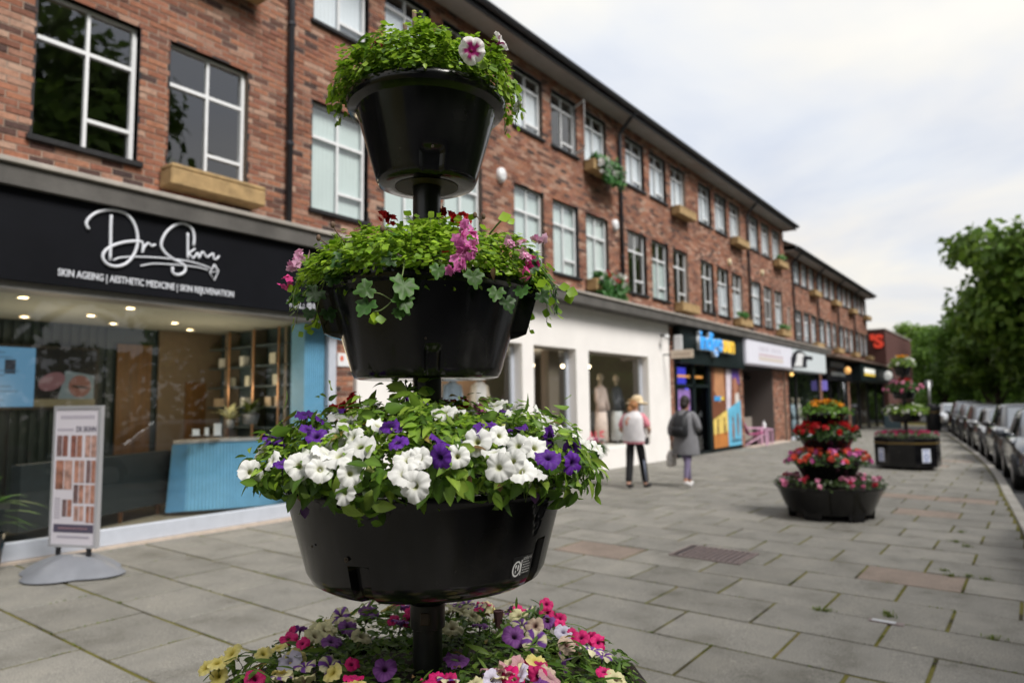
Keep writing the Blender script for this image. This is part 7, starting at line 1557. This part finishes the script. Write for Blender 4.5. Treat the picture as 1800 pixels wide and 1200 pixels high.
# ================================================================== cars
M['tyre'] = pmat('tyre', (.012,.012,.012), .8); M['car_glass'] = pmat('car_glass', (.05,.06,.065), .05, spec=1.0, coat=1.0); M['car_glass'].node_tree.nodes['Principled BSDF'].inputs['IOR'].default_value = 2.1; M['car_black'] = pmat('car_black', (.012,.012,.013), .5); M['head_lamp'] = pmat('head_lamp', (.55,.58,.62), .12, spec=.9, coat=1.0); M['plate'] = pmat('plate', (.7,.7,.66), .5)
def paint(name, c): return pmat(name, c, .3, spec=.5, metal=.35, coat=1.0)
def car(label, x, col, s=1.0, hgt=1.0, sup=None, dy=0.0, flip=False):
    ky = kerb_y(x)-.15-.98+dy; a = kerb_dir(x)+PI; z_ = gz(x, ky)-.13
    if flip: a -= PI
    t = thing('parked_car', label, 'car', (x, ky, z_), a, 'cars parked along the kerb'); pm = paint('car_paint', col)
    # lower body
    st_ = [(-2.15,.70,.42,.80),(-2.08,.80,.30,.93),(-1.7,.87,.24,.97),(-1.0,.89,.22,.97),(0,.895,.22,.96),(.75,.89,.22,.95),(1.15,.88,.22,.92),(1.6,.86,.24,.84),(1.95,.80,.27,.74),(2.1,.72,.32,.64),(2.16,.62,.40,.56)]
    q = MB(); V = []; npt = 14
    for (x_, w_, zb, zt) in st_:
        zt *= hgt; half = [(w_*.80,zb),(w_*.97,zb+.06),(w_,zb+(zt-zb)*.35),(w_*1.0,zb+(zt-zb)*.62),(w_*.955,zb+(zt-zb)*.92),(w_*.86,zt),(w_*.40,zt+.025)]
        V += [(x_, y, z) for y, z in half]+[(x_, -y, z) for y, z in reversed(half)]
    q.add(V, [(i*npt+j, (i+1)*npt+j, (i+1)*npt+(j+1) % npt, i*npt+(j+1) % npt) for i in range(len(st_)-1) for j in range(npt)]+[tuple(range(npt)), tuple((len(st_)-1)*npt+npt-1-j for j in range(npt))])
    q.build('body', pm, t, True, False, auto=35)
    zt = 1.47*hgt; zb = .93*hgt
    # cabin: base and roof outlines
    base = [(1.12,.0),(1.08,.55),(.75,.76),(-.2,.78),(-1.3,.77),(-1.85,.68),(-1.95,.0)]; top = [(.32,.0),(.28,.45),(.1,.57),(-.4,.60),(-1.15,.58),(-1.45,.50),(-1.52,.0)]
    full = lambda L_: L_+[(x_, -y) for x_, y in L_[-2:0:-1]]
    bs, tp_ = full(base), full(top); n = len(bs); q = MB(); V = [(x_, y, zb-.04) for x_, y in bs]+[(x_, y, zt-.05) for x_, y in tp_]+[(x_*.9-.05, y*.82, zt+.0) for x_, y in tp_]+[(-.55,0,zt+.02)]
    q.add(V, [(k, (k+1) % n, n+(k+1) % n, n+k) for k in range(n)]+[(n+k, n+(k+1) % n, 2*n+(k+1) % n, 2*n+k) for k in range(n)]+[(2*n+k, 2*n+(k+1) % n, 3*n) for k in range(n)]); q.f = [tuple(reversed(f)) for f in q.f]; q.build('cabin', pm, t, True, False, auto=50)
    def glass_panel(ks, name, f0=.14, f1=.90, in0=.05, in1=.05):
        A = [np.array((*bs[k], zb-.04)) for k in ks]; B = [np.array((*tp_[k], zt-.05)) for k in ks]; q = MB(); pts = []; m = len(ks)
        for f in (f0, f1): pts.append([A[i]*(1-f)+B[i]*f for i in range(m)])
        c = np.array((-.4,0,1.2)); 
        for r in pts:
            e0 = r[1]-r[0]; r[0] = r[0]+e0*in0*2; e1 = r[-2]-r[-1]; r[-1] = r[-1]+e1*in1*2
            for i in range(m):
                d = r[i]-c; d[2] *= .3; r[i] = r[i]+d/np.linalg.norm(d)*.012
        q.add(pts[0]+pts[1], [(i+1, i, m+i, m+i+1) for i in range(m-1)]); q.build(name, M['car_glass'], t, True, False)
    glass_panel([n-1, 0, 1], 'windscreen', .10, .94, .0, .0); glass_panel([5, 6, 7], 'rear_window', .2, .9)
    glass_panel([2, 3], 'side_window'); glass_panel([3, 4], 'side_window'); glass_panel([n-3, n-2], 'side_window'); glass_panel([n-4, n-3], 'side_window')
    for sx in (1.33, -1.30):
        for sy in (-1, 1):
            q = MB(); q.lathe([(.001,-.10),(.29,-.10),(.32,-.07),(.32,.07),(.29,.10),(.001,.10)], 24, (0,0,0), False); wv = [(v[0], v[2], v[1]) for v in q.v]; q.v = wv; o = q.build('wheel', M['tyre'], t, False, False); o.location = (sx, sy*.80, .32)
            q = MB(); q.lathe([(.001,.105),(.08,.108),(.20,.100),(.215,.095)], 16, (0,0,0), False); q.v = [(v[0], v[2]*sy, v[1]) for v in q.v]; r_ = q.build('rim', M['metal_grey'], None, False); r_.parent = o
            q = MB(); V = []; m = 15
            for i in range(m): an = PI*i/(m-1); V += [(sx+.375*math.cos(an), sy*.895, .32+.375*math.sin(an)), (sx+.375*math.cos(an), sy*.80, .32+.375*math.sin(an)), (sx+.30*math.cos(an), sy*.897, .32+.30*math.sin(an))]
            q.add(V, [(3*i, 3*i+3, 3*i+4, 3*i+1) for i in range(m-1)]+[(3*i, 3*i+2, 3*i+5, 3*i+3) for i in range(m-1)]); q.build('wheel_arch', M['car_black'], t, False, False)
    for sy in (-1, 1):
        q = MB(); q.ball((1.97, sy*.60, .70*hgt), .13, 7, .55, 1.0, 1.2); q.build('headlight', M['head_lamp'], t, True, False)
        q = MB(); q.ball((.82, sy*.98, 1.02*hgt), .10, 7, .75, .6, 1.2); q.tube([(.85,sy*.78,.98*hgt),(.83,sy*.92,1.0*hgt)], .03, 6); q.build('wing_mirror', pm, t, True, False)
        q = MB(); q.box(-2.13,-2.05,sy*.62-.1,sy*.62+.1,.68*hgt,.86*hgt); q.build('tail_light', pmat('tail_red', (.35,.01,.01), .2), t, False, False)
        q = MB(); q.bbox(-.25,-.05,sy*.90-.015,sy*.90+.015,.80*hgt,.83*hgt,.005); q.build('door_handle', pm, t, False, False)
    q = MB(); q.bbox(2.10,2.165,-.42,.42,.42,.60*hgt,.02); q.build('grille', M['car_black'], t, False, False); q = MB(); q.box(2.166,2.175,-.26,.26,.36,.47); q.build('number_plate', M['plate'], t, False, False)
    q = MB(); q.bbox(2.02,2.15,-.66,.66,.22,.34,.03); q.build('bumper', M['car_black'], t, False, False)
    return t
CARS = [('dark slate hatchback parked nearest, cut by the right picture edge', 18.2, (.035,.045,.06), 1.04), ('black tall car second in the row along the kerb', 23.0, (.012,.012,.014), 1.10), ('dark grey car third in the row along the kerb', 27.8, (.16,.165,.175), 1.0), ('black car fourth in the row along the kerb', 32.6, (.014,.014,.016), 1.06), ('charcoal car fifth in the row along the kerb', 37.3, (.09,.09,.095), 1.08), ('dark blue car farthest in the row along the kerb', 42.2, (.02,.025,.04), 1.14)]
for lab, x_, c, h in CARS: car(lab, x_, c, 1, h)
t = car('white car facing the camera at the far end of the road', 56.0, (.6,.62,.64), 1, 1.05, None, -.2)
# cars out of the picture that show mirrored in the shop glass
car('silver car parked just ahead of the photographer, mirrored in the clinic window', 8.5, (.30,.31,.33), 1, 1.0); car('dark car parked behind the photographer, mirrored in shop glass', 3.6, (.03,.03,.033), 1, 1.05)
# ================================================================== trees
M['bark'] = pmat('bark', (.06,.045,.032), .9, var=.4, vscale=6, bump=.8, bscale=14)
def treeleafmat():
    m, t, b = newmat('tree_leaf'); o = t.nodes['Material Output']; at = t.nodes.new('ShaderNodeAttribute'); at.attribute_name = 'Col'
    b.inputs['Roughness'].default_value = .5; b.inputs['Specular IOR Level'].default_value = .3; t.links.new(at.outputs['Color'], b.inputs['Base Color'])
    tr = t.nodes.new('ShaderNodeBsdfTranslucent'); t.links.new(at.outputs['Color'], tr.inputs[0]); ms = t.nodes.new('ShaderNodeMixShader'); ms.inputs[0].default_value = .4
    t.links.new(b.outputs[0], ms.inputs[1]); t.links.new(tr.outputs[0], ms.inputs[2]); t.links.new(ms.outputs[0], o.inputs[0]); return m
M['tree_leaf'] = treeleafmat()
def tree_meshes(seed, H_, r, base, nlobe, nleaf, leaf, cols):
    g = np.random.default_rng(seed); cz = (H_+base)/2; rz_ = (H_-base)/2
    lob = []
    for i in range(nlobe):
        d = norm(g.normal(0, 1, 3)[None])[0]; f = g.uniform(.45, .86); lob.append((np.array([d[0]*r*f, d[1]*r*f, cz+d[2]*rz_*f]), g.uniform(.22, .36)*r))
    trunk = MB(); trunk.tube([(0,0,-.3),(0,0,.5),(.08,.05,base),(.1,0,cz*.95),(.05,.1,cz+rz_*.5)], [r*.09+.08,r*.07+.06,r*.06,r*.04,.04], 10)
    for c, rr in lob[::2]:
        h0 = g.uniform(base*.7, cz); m = np.array([c[0]*.45, c[1]*.45, (h0+c[2])/2+.2]); trunk.tube([(0.05,0,h0), m, c], [r*.028+.02,r*.018+.01,.02], 6)
    per = nleaf//nlobe; P = []; Nn = []
    for c, rr in lob:
        d = norm(g.normal(0, 1, (per,3))); q_ = c+d*rr*(g.random((per,1))**.4)*np.array([1,1,.8]); P.append(q_); Nn.append(d+np.array([0,0,.35])+g.normal(0,.5,(per,3)))
    P = np.concatenate(P); Nn = np.concatenate(Nn); n = len(P)
    R = frames(norm(Nn), norm(g.normal(0,1,(n,3))+np.array([0,0,-.5])))
    tint = np.repeat(g.uniform(.72, 1.25, nlobe), per)[:n]; C = np.array(cols)[g.integers(len(cols), size=n)]*(tint*g.uniform(.75,1.25,n))[:,None]
    crown = merge('crown', (np.array([(0,0,0),(.35,.34,.03),(1,0,-.08),(.35,-.34,.03)]), [(0,1,2,3)]), R, P, leaf*g.uniform(.6,1.3,n), C, M['tree_leaf'])
    return trunk.mesh('trunk', M['bark'], True), crown
TC = [(.105,.195,.024),(.14,.235,.028),(.085,.16,.02),(.17,.27,.038)]; TD = [(.085,.165,.022),(.11,.20,.026),(.065,.13,.018)]
TM = [tree_meshes(1, 13.6, 5.6, 2.2, 60, 22000, .46, TC), tree_meshes(2, 13.0, 5.2, 1.8, 54, 19000, .46, TD), tree_meshes(3, 13.6, 4.5, 2.2, 48, 16000, .46, TC)]
def tree(label, k, x, y, s=1.0, rz=0, sz=1.0, grp='street trees'):
    t = thing('street_tree', label, 'tree', (x, y, gz(x, max(-20, min(30, y)))-.1), rz, grp); t.scale = (s, s, s*sz)
    link('trunk', TM[k][0], t, False); c = link('crown', TM[k][1], t, False); return t
tree('tall leafy tree at the right edge overhanging the parked cars', 0, 46, -2.3, 1.06, .4)
tree('leafy tree behind the tallest one on the right', 1, 60, -1.2, 1.02, 2.1)
tree('broad dark tree over the farther parked cars', 1, 71, 3.2, .86, 4.0)
tree('rounded tree standing alone beside the far brick block', 2, 112, 13.3, 1.0, 1.0)
tree('lower tree between the rounded tree and the broad dark one', 0, 96, 8.2, .72, 3.0)
tree('dark tree at the end of the road behind white car', 1, 104, 5.5, .9, 5.5)
tree('far pale tree just right of the brick block', 2, 128, 18.8, .9, 2.5)
tree('tree filling the gap low behind the kerbside tower', 1, 118, 11.0, .62, 3.7)
tree('dark tree far behind the parked cars on the right', 0, 86, .8, .95, 1.5)
tree('young tree stepping down left of the tall right hand trees', 2, 63, 2.3, .72, 5.0)
tree('lower tree beyond the young one towards the street end', 1, 86, 7.6, .74, 2.2)
# trees over the road behind the photographer: they shade the street and show in the window glass
for i, (x, y, k, s, r_) in enumerate([(-1.0,-13.5,1,1.15,.3),(7.9,-13.0,0,1.34,1.2),(-7.5,-14,1,1.15,2.0),(17.8,-14.0,2,1.0,3.1),(27,-14.5,0,.8,2.2),(37,-11,1,.85,.9),(-17,-12.5,0,1.1,4.4),(50,-9.5,2,.85,1.4),(62,-8.5,0,.8,2.7),(76,-5.5,1,.9,.2),(92,-2.5,0,.9,3.3)]):  # the last four are added to darken reflections in the shop glass
    tree(['tree across the road mirrored in the left first floor window','tree across the road mirrored in the second first floor window','tree across the road behind the photographer','slimmer tree across the road mirrored in boutique glass','lower tree across the road beside the kerb','tree across the road near the parked row','leafy tree across the road far behind the photographer','tree across the road hidden behind the tallest right hand tree','second tree across the road hidden behind the right hand trees','third tree across the road hidden behind the right hand trees','farthest tree across the road hidden behind the right hand trees'][i], k, x, y, s, r_)
# hedge closing the end of the street
hr = np.random.default_rng(9); n = 9000
P = np.stack([hr.uniform(70,135,n), np.zeros(n), np.zeros(n)], 1); P[:,1] = -3+(P[:,0]-70)*.38+hr.uniform(-3,3,n); P[:,2] = hr.uniform(-.5,3.0,n)*(1-.2*np.abs(hr.normal(0,1,n)))
link_h = link('hedge_row', merge('hedge_row', (np.array([(0,0,0),(.35,.34,.03),(1,0,-.08),(.35,-.34,.03)]), [(0,1,2,3)]), frames(norm(hr.normal(0,1,(n,3))+np.array([-.6,0,.5])), norm(hr.normal(0,1,(n,3)))), P, .6*hr.uniform(.6,1.3,n), np.array(TD)[hr.integers(3,size=n)], M['tree_leaf']))
link_h['kind'] = 'stuff'; tag(link_h, 'dark band of shrubs closing the far end of the road', 'shrubs')

# hedge added across the road to block the horizon and darken window reflections
n = 22000; hx = hr.uniform(-22, 68, n); ky_ = np.interp(hx, KP[:,0], KP[:,1])-10.6; P = np.stack([hx, ky_+hr.uniform(-.7,.7,n), hr.uniform(-.3,3.6,n)], 1)
h2_ = link('added_hedge', merge('added_hedge', (np.array([(0,0,0),(.35,.34,.03),(1,0,-.08),(.35,-.34,.03)]), [(0,1,2,3)]), frames(norm(hr.normal(0,1,(n,3))+np.array([0,.6,.5])), norm(hr.normal(0,1,(n,3)))), P, .42*hr.uniform(.6,1.3,n), np.array(TD)[hr.integers(3,size=n)], M['tree_leaf']))
h2_['kind'] = 'stuff'; tag(h2_, 'unseen hedge added across the road to darken window reflections', 'hedge')
